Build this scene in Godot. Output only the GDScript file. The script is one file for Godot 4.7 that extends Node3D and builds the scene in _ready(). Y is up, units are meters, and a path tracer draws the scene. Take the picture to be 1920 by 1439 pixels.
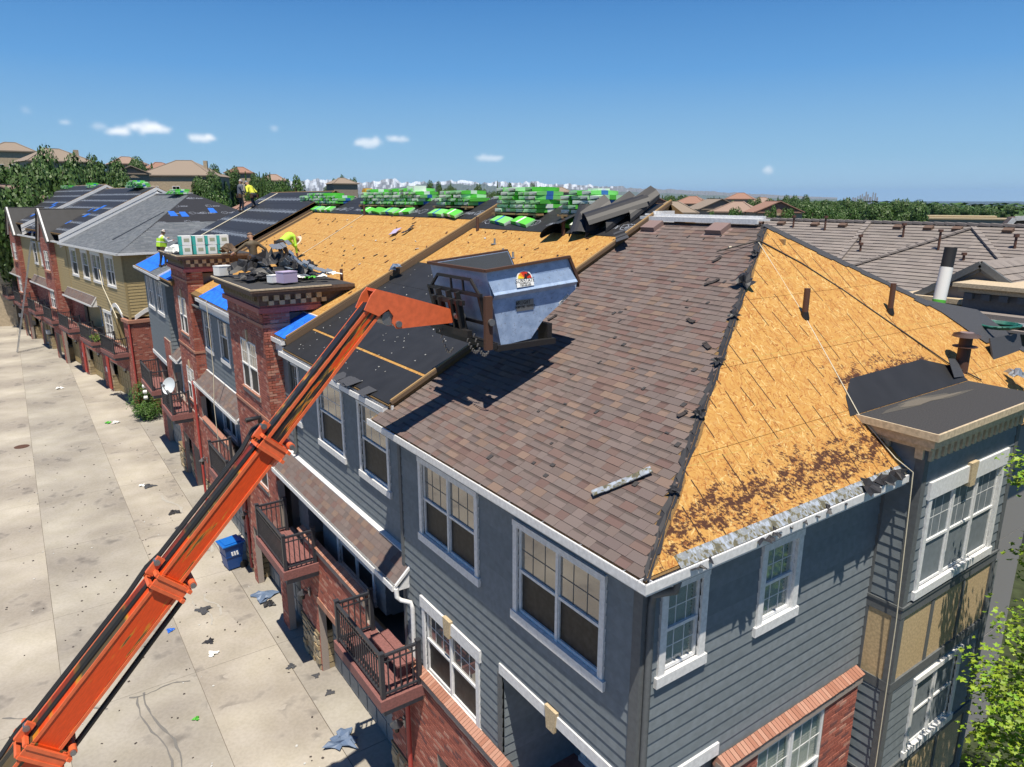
extends Node3D
# A row of three-storey townhouses being re-roofed, seen from a drone: alley on the left, hip roof on the right.
# World: y up, metres; the row runs along -z, its street front faces -x, its near end wall faces +z.

class MB:
	var v := PackedVector3Array()
	var n := PackedVector3Array()
	var c := PackedColorArray()
	var t := PackedVector2Array()
	var col := Color.WHITE
	var uo := Vector3.ZERO
	var ua := Vector3(1, 0, 0)
	var ub := Vector3(0, 0, 1)
	func pt(p: Vector3, nn: Vector3) -> void:
		v.append(p); n.append(nn); c.append(col)
		t.append(Vector2((p - uo).dot(ua), (p - uo).dot(ub)))
	func tri(a: Vector3, b: Vector3, d: Vector3, out := Vector3.ZERO) -> void:
		var m := (d - a).cross(b - a).normalized()
		if out != Vector3.ZERO and m.dot(out) < 0.0:
			pt(a, -m); pt(d, -m); pt(b, -m)
		else:
			pt(a, m); pt(b, m); pt(d, m)
	func quad(a: Vector3, b: Vector3, d: Vector3, e: Vector3, out := Vector3.ZERO) -> void:
		tri(a, b, d, out); tri(a, d, e, out)
	func box(o: Vector3, s: Vector3, b := Basis()) -> void:
		var x := b.x * s.x * 0.5; var y := b.y * s.y * 0.5; var z := b.z * s.z * 0.5
		quad(o + x - y - z, o + x + y - z, o + x + y + z, o + x - y + z, x)
		quad(o - x - y - z, o - x + y - z, o - x + y + z, o - x - y + z, -x)
		quad(o + y - x - z, o + y + x - z, o + y + x + z, o + y - x + z, y)
		quad(o - y - x - z, o - y + x - z, o - y + x + z, o - y - x + z, -y)
		quad(o + z - x - y, o + z + x - y, o + z + x + y, o + z - x + y, z)
		quad(o - z - x - y, o - z + x - y, o - z + x + y, o - z - x + y, -z)
	func bx(x0: float, x1: float, y0: float, y1: float, z0: float, z1: float) -> void:
		box(Vector3((x0 + x1) / 2, (y0 + y1) / 2, (z0 + z1) / 2), Vector3(absf(x1 - x0), absf(y1 - y0), absf(z1 - z0)))
	func bar(a: Vector3, b: Vector3, w: float, h: float, up := Vector3.UP) -> void:   # square bar from a to b
		var d := (b - a).normalized()
		var s := d.cross(up).normalized()
		if s.length() < 0.5: s = Vector3(1, 0, 0)
		box((a + b) / 2, Vector3(w, h, a.distance_to(b)), Basis(s, s.cross(d), -d))
	func slab(p: PackedVector3Array, nn: Vector3, th: float) -> void:   # polygon with thickness below it
		var k := p.size()
		var x := (p[1] - p[0]).normalized(); var y := nn.cross(x)
		var flat := PackedVector2Array()
		for q in p: flat.append(Vector2((q - p[0]).dot(x), (q - p[0]).dot(y)))
		var ix := Geometry2D.triangulate_polygon(flat)
		for i in range(0, ix.size(), 3):
			tri(p[ix[i]], p[ix[i + 1]], p[ix[i + 2]], nn)
			tri(p[ix[i]] - nn * th, p[ix[i + 1]] - nn * th, p[ix[i + 2]] - nn * th, -nn)
		var ctr := Vector3.ZERO
		for q in p: ctr += q / k
		for i in k:
			var a := p[i]; var b := p[(i + 1) % k]
			var out := (b - a).cross(nn)
			if out.dot((a + b) / 2 - ctr) < 0.0: out = -out
			quad(a, b, b - nn * th, a - nn * th, out)
	func tube(p: PackedVector3Array, r: float, k := 6, r1 := -1.0) -> void:
		if r1 < 0.0: r1 = r
		var m := p.size()
		var d0 := (p[1] - p[0]).normalized()
		var s := d0.cross(Vector3.UP if absf(d0.y) < 0.9 else Vector3.RIGHT).normalized()
		var rings := []
		var nrm := []
		for i in m:
			var d := (p[mini(i + 1, m - 1)] - p[maxi(i - 1, 0)]).normalized()
			s = (s - d * s.dot(d)).normalized()
			var u := d.cross(s)
			var rr := lerpf(r, r1, float(i) / (m - 1))
			var ring := []; var rn := []
			for j in k:
				var q := s * cos(TAU * j / k) + u * sin(TAU * j / k)
				ring.append(p[i] + q * rr); rn.append(q)
			rings.append(ring); nrm.append(rn)
		for i in m - 1:
			for j in k:
				var j1 := (j + 1) % k
				var a: Vector3 = rings[i][j]; var b: Vector3 = rings[i][j1]; var e: Vector3 = rings[i + 1][j1]; var f: Vector3 = rings[i + 1][j]
				pt(a, nrm[i][j]); pt(e, nrm[i + 1][j1]); pt(b, nrm[i][j1])
				pt(a, nrm[i][j]); pt(f, nrm[i + 1][j]); pt(e, nrm[i + 1][j1])
		for j in range(1, k - 1):
			tri(rings[0][0], rings[0][j], rings[0][j + 1], p[0] - p[1])
			tri(rings[m - 1][0], rings[m - 1][j], rings[m - 1][j + 1], p[m - 1] - p[m - 2])
	func rod(a: Vector3, b: Vector3, r: float, k := 6, r1 := -1.0) -> void:
		tube(PackedVector3Array([a, b]), r, k, r1)
	func mesh() -> ArrayMesh:
		var m := ArrayMesh.new()
		var a := []
		a.resize(Mesh.ARRAY_MAX)
		a[Mesh.ARRAY_VERTEX] = v; a[Mesh.ARRAY_NORMAL] = n; a[Mesh.ARRAY_COLOR] = c; a[Mesh.ARRAY_TEX_UV] = t
		m.add_surface_from_arrays(Mesh.PRIMITIVE_TRIANGLES, a)
		return m

var M := {}
var cnt := {}
var rng := RandomNumberGenerator.new()

func nm(p: Node, called: String) -> String:
	var key := str(p.get_instance_id()) + called
	var k: int = cnt.get(key, 0)
	cnt[key] = k + 1
	return called if k == 0 else "%s_%03d" % [called, k]

func ob(called: String, mb: MB, m: Material, parent: Node = self) -> MeshInstance3D:
	return inst(called, mb.mesh(), m, parent)

func inst(called: String, mesh: Mesh, m: Material, parent: Node = self) -> MeshInstance3D:
	var o := MeshInstance3D.new()
	o.mesh = mesh
	o.material_override = m
	o.name = nm(parent, called)
	parent.add_child(o)
	return o

func thing(called: String, label: String, category: String, at := Vector3.ZERO, turn := 0.0, group := "") -> Node3D:
	var o := Node3D.new()
	o.name = nm(self, called)
	add_child(o)
	o.position = at
	o.rotation.y = turn
	return tag(o, label, category, group)

func tag(o: Node3D, label: String, category: String, group := "") -> Node3D:
	o.set_meta("label", label)
	o.set_meta("category", category)
	if group: o.set_meta("group", group)
	return o

func struct(called: String, mb: MB, m: Material) -> MeshInstance3D:
	var o := ob(called, mb, m)
	o.set_meta("kind", "structure")
	return o

const ONES := ["", "first", "second", "third", "fourth", "fifth", "sixth", "seventh", "eighth", "ninth", "tenth", "eleventh", "twelfth", "thirteenth", "fourteenth", "fifteenth", "sixteenth", "seventeenth", "eighteenth", "nineteenth"]
func nth(n: int) -> String:   # 1 -> first
	if n < 20: return ONES[n]
	var tens := ["", "", "twent", "thirt", "fort", "fift", "sixt", "sevent", "eight"]
	return tens[n / 10] + ("ieth" if n % 10 == 0 else "y-" + ONES[n % 10])

func stuff(o: Node) -> Node:
	o.set_meta("kind", "stuff")
	return o

func copies(called: String, mesh: Mesh, m: Material, xf: Array, cols: Array, parent: Node) -> MultiMeshInstance3D:
	var mm := MultiMesh.new()
	mm.transform_format = MultiMesh.TRANSFORM_3D
	mm.use_colors = cols.size() > 0
	mm.mesh = mesh
	mm.instance_count = xf.size()
	for i in xf.size():
		mm.set_instance_transform(i, xf[i])
		if cols.size(): mm.set_instance_color(i, cols[i])
	var o := MultiMeshInstance3D.new()
	o.multimesh = mm
	o.material_override = m
	o.name = nm(parent, called)
	parent.add_child(o)
	return o

func lin(r: float, g: float, b: float) -> Color:   # real-world base colour to the sRGB that albedo_color wants
	return Color(r, g, b).linear_to_srgb()

# luminance grain shared by many materials: mean near 1, so that albedo_color stays the base colour
func grain(freq: float, lo: float, hi: float, sd: int, size := 512, oct := 4) -> ImageTexture:
	var f := FastNoiseLite.new()
	f.seed = sd; f.frequency = freq; f.fractal_octaves = oct
	f.noise_type = FastNoiseLite.TYPE_SIMPLEX_SMOOTH
	var im := f.get_seamless_image(size, size)
	im.convert(Image.FORMAT_RGB8)
	var d := im.get_data()
	for i in d.size(): d[i] = int(255.0 * lerpf(lo, hi, d[i] / 255.0))
	return ImageTexture.create_from_image(Image.create_from_data(size, size, false, Image.FORMAT_RGB8, d))

func mat(key: String, c: Color, rough := 0.8, tex: Texture2D = null, scale := 1.0, metal := 0.0) -> StandardMaterial3D:
	var m := StandardMaterial3D.new()
	m.albedo_color = c
	m.roughness = rough
	m.metallic = metal
	if tex:
		m.albedo_texture = tex
		m.uv1_triplanar = true
		m.uv1_world_triplanar = true
		m.uv1_scale = Vector3.ONE * scale
	M[key] = m
	return m

func vc(m: StandardMaterial3D) -> StandardMaterial3D:
	m.vertex_color_use_as_albedo = true
	return m

func px_line(im: Image, a: Vector2, b: Vector2, w: float, c: Color) -> void:
	var k := int(a.distance_to(b)) + 1
	var W := im.get_width(); var H := im.get_height()
	var r := int(ceil(w / 2.0))
	for i in k + 1:
		var p := a.lerp(b, float(i) / k)
		for dx in range(-r, r + 1):
			for dy in range(-r, r + 1):
				if Vector2(dx, dy).length() <= w / 2.0:
					im.set_pixel(posmod(int(p.x) + dx, W), posmod(int(p.y) + dy, H), c)

func osb_tile(size: int, sd: int) -> Image:   # oriented strand board: 6 mm a pixel, strands run mostly along y
	var r := RandomNumberGenerator.new()
	r.seed = sd
	var im := Image.create(size, size, false, Image.FORMAT_RGB8)
	im.fill(Color(0.87, 0.63, 0.34))
	var tones := [Color(0.92, 0.70, 0.41), Color(0.87, 0.62, 0.32), Color(0.78, 0.49, 0.22), Color(0.95, 0.78, 0.52), Color(0.90, 0.66, 0.36), Color(0.70, 0.41, 0.18), Color(0.84, 0.57, 0.28)]
	var pf := FastNoiseLite.new(); pf.seed = sd; pf.frequency = 0.018; pf.fractal_octaves = 3
	var pn := pf.get_seamless_image(size, size)
	for i in size * size / 30:
		var p := Vector2(r.randf() * size, r.randf() * size)
		var an := r.randfn(0.0, 0.8)
		var d := Vector2(sin(an), cos(an)) * r.randf_range(3.0, 11.0)
		var t: Color = tones[r.randi() % 7]
		t = t.lerp(Color(0.76, 0.47, 0.21), clampf((pn.get_pixelv(p).r - 0.45) * 1.6, 0.0, 0.55))
		px_line(im, p - d, p + d, r.randf_range(1.0, 2.6), t.lightened(r.randf() * 0.08))
	return im

func make_materials() -> void:
	var g1 := grain(0.02, 0.80, 1.0, 11)
	var g2 := grain(0.09, 0.62, 1.0, 12)
	var g3 := grain(0.008, 0.72, 1.0, 13)
	var sid := grain(0.02, 0.88, 1.0, 14)
	# walls
	mat("grey", lin(0.190, 0.220, 0.242), 0.75, sid, 0.5)
	mat("grey1", lin(0.178, 0.208, 0.229), 0.75, sid, 0.45)
	mat("grey2", lin(0.202, 0.232, 0.254), 0.75, sid, 0.55)
	mat("greytrim", lin(0.125, 0.135, 0.142), 0.7, sid, 0.8)
	mat("tan", lin(0.44, 0.34, 0.17), 0.75, sid, 0.5)
	mat("tan1", lin(0.37, 0.285, 0.14), 0.75, sid, 0.45)
	mat("tan2", lin(0.43, 0.335, 0.17), 0.75, sid, 0.55)
	mat("panel", lin(0.62, 0.46, 0.26), 0.8, g1, 1.5)
	mat("cream", lin(0.66, 0.53, 0.36), 0.7, g1, 1.0)
	mat("white", lin(0.80, 0.80, 0.80), 0.5, sid, 1.0)
	mat("galv", lin(0.62, 0.66, 0.70), 0.32, g2, 1.5, 0.55)
	mat("brown", lin(0.16, 0.10, 0.07), 0.7, g1, 1.0)
	mat("stain_cedar", lin(0.27, 0.115, 0.105), 0.7, g1, 1.2)
	mat("black", lin(0.012, 0.012, 0.014), 0.5)
	mat("iron", lin(0.035, 0.037, 0.045), 0.45)
	mat("mortar", lin(0.50, 0.42, 0.37), 0.9, g2, 3.0)
	vc(mat("brick", lin(1.0, 1.0, 1.0), 0.85, grain(0.06, 0.78, 1.0, 21), 4.0))
	mat("bandbrick", lin(0.60, 0.29, 0.20), 0.85, g2, 3.0)
	mat("bandbrick1", lin(0.52, 0.235, 0.155), 0.85, g2, 3.2)
	mat("bandbrick2", lin(0.66, 0.35, 0.25), 0.85, g2, 2.8)
	mat("redmetal", lin(0.47, 0.13, 0.12), 0.55, g1, 1.0)
	mat("redpipe", lin(0.38, 0.055, 0.045), 0.5)
	vc(mat("stone", Color.WHITE, 0.9, g2, 2.0))
	mat("stonebase", lin(0.30, 0.23, 0.13), 0.9, g2, 2.0)
	mat("stucco", lin(0.46, 0.35, 0.18), 0.9, g1, 1.5)
	mat("garage", lin(0.25, 0.27, 0.275), 0.6, sid, 0.6)
	mat("garagetan", lin(0.40, 0.30, 0.14), 0.6, sid, 0.6)
	mat("keystone", lin(0.62, 0.49, 0.31), 0.8, g1, 2.0)
	# openings
	mat("pane", lin(0.34, 0.33, 0.31), 0.04, null, 1.0, 0.72)
	mat("panedark", lin(0.010, 0.011, 0.012), 0.06)
	mat("screen", lin(0.028, 0.028, 0.028), 0.55, grain(0.01, 0.4, 1.0, 31), 1.3)
	var gl := mat("glass", Color(0.55, 0.65, 0.62, 0.18), 0.03)
	gl.transparency = BaseMaterial3D.TRANSPARENCY_ALPHA
	mat("blind", lin(0.66, 0.68, 0.62), 0.7)
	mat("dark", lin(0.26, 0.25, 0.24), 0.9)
	# roof
	mat("deck", lin(0.30, 0.18, 0.07), 0.9, g2, 1.0)
	vc(mat("shingle", Color.WHITE, 0.95, grain(0.22, 0.60, 1.0, 41, 512, 2), 2.4))
	mat("felt", lin(0.0235, 0.024, 0.027), 0.62, g3, 0.35)
	mat("feltroll", lin(0.030, 0.030, 0.034), 0.55, g1, 0.9)
	mat("feltgrey", lin(0.085, 0.088, 0.10), 0.7, g2, 0.8)
	mat("flatroof", lin(0.065, 0.064, 0.066), 0.9, g2, 0.7)
	mat("flatgrit", lin(0.13, 0.12, 0.105), 0.95, g2, 1.3)
	mat("flatgrit1", lin(0.21, 0.185, 0.15), 0.95, g2, 1.7)
	mat("blue", lin(0.02, 0.165, 0.72), 0.55, g1, 0.7)
	mat("oldshingle", lin(0.075, 0.062, 0.06), 0.95, g2, 2.0)
	mat("wood", lin(0.56, 0.36, 0.16), 0.8, g2, 1.5)
	mat("oldwood", lin(0.24, 0.16, 0.10), 0.85, g2, 1.5)
	mat("pipe", lin(0.16, 0.075, 0.05), 0.7, g2, 2.5)
	mat("pipecap", lin(0.36, 0.25, 0.23), 0.6, g2, 2.0)
	# ground
	var conc := Image.create(1024, 1024, false, Image.FORMAT_RGB8)
	var f := FastNoiseLite.new(); f.seed = 51; f.frequency = 0.003; f.fractal_octaves = 5
	var fa := f.get_seamless_image(1024, 1024).get_data()
	f.seed = 52; f.frequency = 0.09; f.fractal_octaves = 3
	var fb := f.get_seamless_image(1024, 1024).get_data()
	f.seed = 53; f.frequency = 0.012; f.fractal_octaves = 3
	var fc := f.get_seamless_image(1024, 1024).get_data()
	var cd := PackedByteArray(); cd.resize(1024 * 1024 * 3)
	for i in 1024 * 1024:
		var a := fa[i] / 255.0; var b := fb[i] / 255.0; var s := fc[i] / 255.0
		var l := 0.70 + 0.22 * a + 0.08 * b
		if s > 0.62 and a < 0.5: l -= (s - 0.62) * 0.55
		if b > 0.83: l -= 0.05
		cd[i * 3] = int(255.0 * minf(l, 1.0)); cd[i * 3 + 1] = int(255.0 * minf(l * (0.985 + 0.015 * a), 1.0)); cd[i * 3 + 2] = int(255.0 * minf(l * (0.965 + 0.03 * s), 1.0))
	conc.set_data(1024, 1024, false, Image.FORMAT_RGB8, cd)
	mat("concrete", lin(0.50, 0.46, 0.40), 0.9, ImageTexture.create_from_image(conc), 0.085)
	mat("scuff", lin(0.60, 0.57, 0.51), 0.9, g2, 1.5)
	mat("drip", lin(0.26, 0.25, 0.235), 0.9, g2, 1.5)
	mat("joint", lin(0.20, 0.17, 0.13), 0.95, g2, 2.0)
	mat("tyremark", lin(0.25, 0.23, 0.21), 0.9, g2, 1.0)
	# machine
	mat("orange", lin(0.62, 0.085, 0.022), 0.45, g1, 0.8)
	mat("orange1", lin(0.78, 0.155, 0.055), 0.45, sid, 0.6)
	mat("rust", lin(0.14, 0.065, 0.04), 0.85, g2, 3.0)
	mat("machblack", lin(0.022, 0.021, 0.022), 0.55, g2, 3.0)
	mat("steel", lin(0.42, 0.43, 0.45), 0.35, g2, 3.0, 0.7)
	var hop := Image.create(512, 512, false, Image.FORMAT_RGB8)
	f.seed = 61; f.frequency = 0.010; f.fractal_octaves = 5
	var ha := f.get_seamless_image(512, 512)
	f.seed = 62; f.frequency = 0.035
	var hb := f.get_seamless_image(512, 512)
	for y in 512:
		for x in 512:
			var a := ha.get_pixel(x, y).r; var b := hb.get_pixel(x, y).r
			var c := Color(0.64, 0.72, 0.83).lerp(Color(0.50, 0.58, 0.70), a)
			if b > 0.72: c = c.lerp(Color(0.40, 0.38, 0.40), (b - 0.72) * 2.4)
			if b < 0.22: c = c.lerp(Color(0.74, 0.80, 0.88), (0.22 - b) * 3.0)
			hop.set_pixel(x, y, c)
	for i in 60:
		var p := Vector2(rng.randf() * 512, rng.randf() * 512)
		px_line(hop, p, p + Vector2(rng.randf_range(-30, 30), rng.randf_range(-14, 14)), 1.0, Color(0.33, 0.34, 0.40))
	mat("hopper", Color.WHITE, 0.5, ImageTexture.create_from_image(hop), 0.8)
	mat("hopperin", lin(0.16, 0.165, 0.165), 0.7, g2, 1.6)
	# OSB
	var ti := osb_tile(1024, 71)
	for i in 26:   # nail lines up the slope and a few scuffs
		var xx := (i % 13) * 79.0 + 20.0
		px_line(ti, Vector2(rng.randf_range(-4, 4) + xx, rng.randf() * 1024), Vector2(xx + rng.randf_range(-4, 4), rng.randf() * 1024), 1.2, Color(0.42, 0.25, 0.13))
	for i in 90:
		var p := Vector2(rng.randf() * 1024, rng.randf() * 1024)
		px_line(ti, p, p + Vector2(rng.randf_range(-14, 14), rng.randf_range(-6, 6)), rng.randf_range(1.0, 3.0), Color(0.40, 0.22, 0.11))
	var tile := ImageTexture.create_from_image(ti)
	var m := mat("osb", lin(0.74, 0.50, 0.20), 0.85)
	m.albedo_texture = tile
	m.uv1_scale = Vector3(0.165, 0.165, 1)
	M["osb"].albedo_color = lin(0.62, 0.70, 0.66)
	# foliage
	for q in [["leaf", 0.20, 0.31, 0.025], ["leafdark", 0.062, 0.125, 0.026], ["leafmid", 0.06, 0.13, 0.02], ["leafbright", 0.11, 0.20, 0.018]]:
		var lm := mat(q[0], lin(q[1], q[2], q[3]), 0.55)
		lm.cull_mode = BaseMaterial3D.CULL_DISABLED
		lm.backlight_enabled = true
		lm.backlight = lin(q[1] * 0.9, q[2] * 0.9, q[3] * 0.6)
		vc(lm)
	mat("bark", lin(0.10, 0.075, 0.05), 0.9, g2, 2.0)
	# far
	mat("clay", lin(0.47, 0.33, 0.26), 0.9, g2, 0.6)
	mat("clay1", lin(0.40, 0.32, 0.25), 0.9, g2, 0.6)
	mat("clay2", lin(0.46, 0.26, 0.19), 0.9, g2, 0.6)
	mat("farwall", lin(0.52, 0.42, 0.29), 0.9, g1, 0.3)
	mat("farwall1", lin(0.36, 0.30, 0.23), 0.9, g1, 0.3)
	mat("farwhite", lin(0.70, 0.70, 0.70), 0.9, g1, 0.3)
	mat("tile", lin(0.37, 0.325, 0.30), 0.9, g2, 0.9)
	vc(mat("tilevc", Color.WHITE, 0.9, g2, 0.9))
	vc(mat("vc", Color.WHITE, 0.7))
	vc(mat("vcgloss", Color.WHITE, 0.4))
	mat("bin", lin(0.008, 0.06, 0.24), 0.45)
	mat("binlid", lin(0.008, 0.13, 0.48), 0.4)
	mat("rope", lin(0.55, 0.50, 0.38), 0.8)
	mat("darkrope", lin(0.05, 0.045, 0.04), 0.8)
	mat("dish", lin(0.55, 0.60, 0.64), 0.4)
	mat("alu", lin(0.55, 0.56, 0.57), 0.35, g2, 3.0, 0.6)
	mat("sign", lin(0.8, 0.8, 0.78), 0.5)
	mat("ink", lin(0.01, 0.01, 0.01), 0.6)
	mat("green", lin(0.10, 0.45, 0.05), 0.5)
	mat("hose", lin(0.015, 0.12, 0.09), 0.5)
	mat("lilac", lin(0.45, 0.38, 0.55), 0.6)
	mat("rag", lin(0.19, 0.27, 0.42), 0.5, g2, 1.5)
	mat("snow", lin(0.75, 0.77, 0.80), 0.9)
	mat("rock", lin(0.10, 0.12, 0.15), 0.9)
	mat("retail", lin(0.52, 0.42, 0.26), 0.9, g1, 0.2)
	mat("tower", lin(0.30, 0.29, 0.28), 0.6)

func printed(key: String, base: Color, ink: Color, w: float, dens: int, sd: int, uvs: float) -> void:
	# synthetic felt: rows of printed marks (a round emblem drawn in outline and a blocky word) on a plain sheet
	var r := RandomNumberGenerator.new(); r.seed = sd
	var f := FastNoiseLite.new(); f.seed = sd; f.frequency = 0.02
	var nz := f.get_seamless_image(512, 512)
	var im := Image.create(512, 512, false, Image.FORMAT_RGB8)
	for y in 512:
		for x in 512:
			im.set_pixel(x, y, base * (0.85 + 0.3 * nz.get_pixel(x, y).r))
	for k in dens:
		var o := Vector2(60.0 + 512.0 * k / dens, 130 if k % 2 == 0 else 370)
		for i in 12:   # emblem: broken outline strokes round an oval
			var a0 := TAU * i / 12.0
			var p := o + Vector2(cos(a0) * 52, sin(a0) * 40) * r.randf_range(0.75, 1.1)
			px_line(im, p, o + Vector2(cos(a0 + 0.55) * 52, sin(a0 + 0.55) * 40) * r.randf_range(0.7, 1.1), w, ink)
		for i in 5:
			var p := o + Vector2(r.randf_range(-30, 30), r.randf_range(-22, 22))
			px_line(im, p, p + Vector2(r.randf_range(-18, 18), r.randf_range(-14, 14)), w, ink)
		for i in 9:   # word: blocky strokes in a row
			var q := o + Vector2(70 + i * 13, -26 + (i % 2) * 3)
			px_line(im, q, q + Vector2(r.randf_range(-3, 3), 34), w, ink)
			px_line(im, q + Vector2(0, r.randi_range(0, 2) * 16), q + Vector2(9, r.randi_range(0, 2) * 16), w, ink)
	var m := mat(key, Color.WHITE, 0.6)
	m.albedo_texture = ImageTexture.create_from_image(im)
	m.uv1_scale = Vector3(uvs, uvs, 1)

# ---- faces: o = bottom-left corner of the face, a = along it, nn = outward; s runs along a, y is height above o ----

func spans(L: float, holes: Array, y0: float, y1: float) -> Array:
	var cuts := [[0.0, L]]
	for h in holes:
		if h.position.y < y1 - 0.01 and h.end.y > y0 + 0.01:
			var nx := []
			for c in cuts:
				if h.position.x > c[0] + 0.01: nx.append([c[0], minf(c[1], h.position.x)])
				if h.end.x < c[1] - 0.01: nx.append([maxf(c[0], h.end.x), c[1]])
			cuts = []
			for c in nx:
				if c[1] - c[0] > 0.012: cuts.append(c)
	return cuts

func backing(p: Node, called: String, o: Vector3, a: Vector3, nn: Vector3, L: float, H: float, holes: Array, m: Material, th := 0.15) -> MeshInstance3D:
	var ys := [0.0, H]
	for h in holes:
		for y in [h.position.y, h.end.y]:
			if y > 0.0 and y < H: ys.append(y)
	ys.sort()
	var b := MB.new()
	for i in ys.size() - 1:
		if ys[i + 1] - ys[i] < 0.005: continue
		for c in spans(L, holes, ys[i], ys[i + 1]):
			b.box(o + a * (c[0] + c[1]) / 2 + Vector3.UP * (ys[i] + ys[i + 1]) / 2 - nn * th / 2, a.abs() * (c[1] - c[0]) + nn.abs() * th + Vector3(0, ys[i + 1] - ys[i], 0))
	return ob(called, b, m, p)

func siding(p: Node, o: Vector3, a: Vector3, nn: Vector3, L: float, H: float, holes: Array, key := "grey", lap := 0.19, near := true) -> void:
	var w := backing(p, "siding_wall", o, a, nn, L, H, holes, M[key])
	var k := int(ceil(H / lap))
	var all := MB.new()
	for i in k:
		var y0 := i * lap; var y1 := minf(H, y0 + lap)
		for c in spans(L, holes, y0, y1):
			var b: MB = MB.new() if near else all
			var p0: Vector3 = o + a * c[0] + Vector3.UP * y0; var p1: Vector3 = o + a * c[1] + Vector3.UP * y0
			var u := Vector3.UP * (y1 - y0)
			var ob_ := nn * 0.020; var ot := nn * 0.003
			b.quad(p0 + ob_, p1 + ob_, p1 + ot + u, p0 + ot + u, nn)
			b.quad(p0 + ob_, p1 + ob_, p1, p0, Vector3.DOWN)
			b.tri(p0, p0 + ob_, p0 + ot + u, -a)
			b.tri(p1, p1 + ob_, p1 + ot + u, a)
			if near: ob("siding_board", b, M[[key, key + "1", key + "2"][rng.randi() % 3]], w)
	if not near: stuff(ob("siding_boards", all, M[key], w))

var brick_mesh: ArrayMesh
func bricks(p: Node, o: Vector3, a: Vector3, nn: Vector3, L: float, H: float, holes: Array, fine := true) -> void:
	var w := backing(p, "brick_wall", o, a, nn, L, H, holes, M["mortar"] if fine else M["brickfar"], 0.2)
	if not fine: return
	if brick_mesh == null:
		var b := MB.new()
		b.box(Vector3(0, 0, 0), Vector3(0.205, 0.062, 0.03))
		brick_mesh = b.mesh()
	var xf := []; var cols := []
	var bs := Basis(a, Vector3.UP, a.cross(Vector3.UP))
	var k := int(H / 0.075)
	for i in k:
		for c in spans(L, holes, i * 0.075, (i + 1) * 0.075):
			var s: float = c[0] - (0.11 if i % 2 else 0.0)
			while s < c[1] - 0.03:
				var s0 := maxf(s, c[0]); var s1 := minf(s + 0.208, c[1])
				if s1 - s0 > 0.03:
					var sc := (s1 - s0 - 0.004) / 0.205
					xf.append(Transform3D(bs.scaled_local(Vector3(sc, 1, 1)), o + a * (s0 + s1) / 2 + Vector3.UP * (i * 0.075 + 0.037) - nn * rng.randf_range(0.004, 0.009)))
					var t := rng.randf()
					var cc := Color(0.50, 0.165, 0.115).lerp(Color(0.37, 0.10, 0.07), rng.randf())
					if t > 0.86: cc = Color(0.58, 0.29, 0.22)
					elif t < 0.07: cc = Color(0.24, 0.09, 0.08)
					cols.append(cc)
				s += 0.218
	stuff(copies("bricks", brick_mesh, M["brick"], xf, cols, w))

func soldier(p: Node, a: Vector3, b: Vector3, nn: Vector3, h := 0.21, dep := 0.2, tilt := 0.06, near := true) -> void:   # row of upright bricks: sill or coping
	var sill := MB.new()
	var d := (b - a).normalized()
	sill.box((a + b) / 2 - nn * dep * 0.5 - Vector3(0, h * 0.55, 0), d.abs() * a.distance_to(b) + nn.abs() * dep * 0.8 + Vector3(0, h * 0.8, 0))
	var w := ob("brick_sill", sill, M["mortar"], p)
	var k := int(a.distance_to(b) / 0.082)
	var step := a.distance_to(b) / k
	var all := MB.new()
	for i in k:
		var mb: MB = MB.new() if near else all
		var c := a + d * (i + 0.5) * step
		var up := (Vector3.UP + nn * tilt * 3.0).normalized()
		var out := d.cross(up) * (1.0 if d.cross(up).dot(nn) > 0 else -1.0)
		mb.box(c - up * h / 2 - out * dep * 0.42 + nn * rng.randf_range(0, 0.006), Vector3(step - 0.010, h, dep * 0.95), Basis(d, up, d.cross(up)))
		if near: ob("brick", mb, M[["bandbrick", "bandbrick1", "bandbrick2"][rng.randi() % 3]], w)
	if not near: ob("brick_course", all, M["bandbrick"], w)

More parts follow.
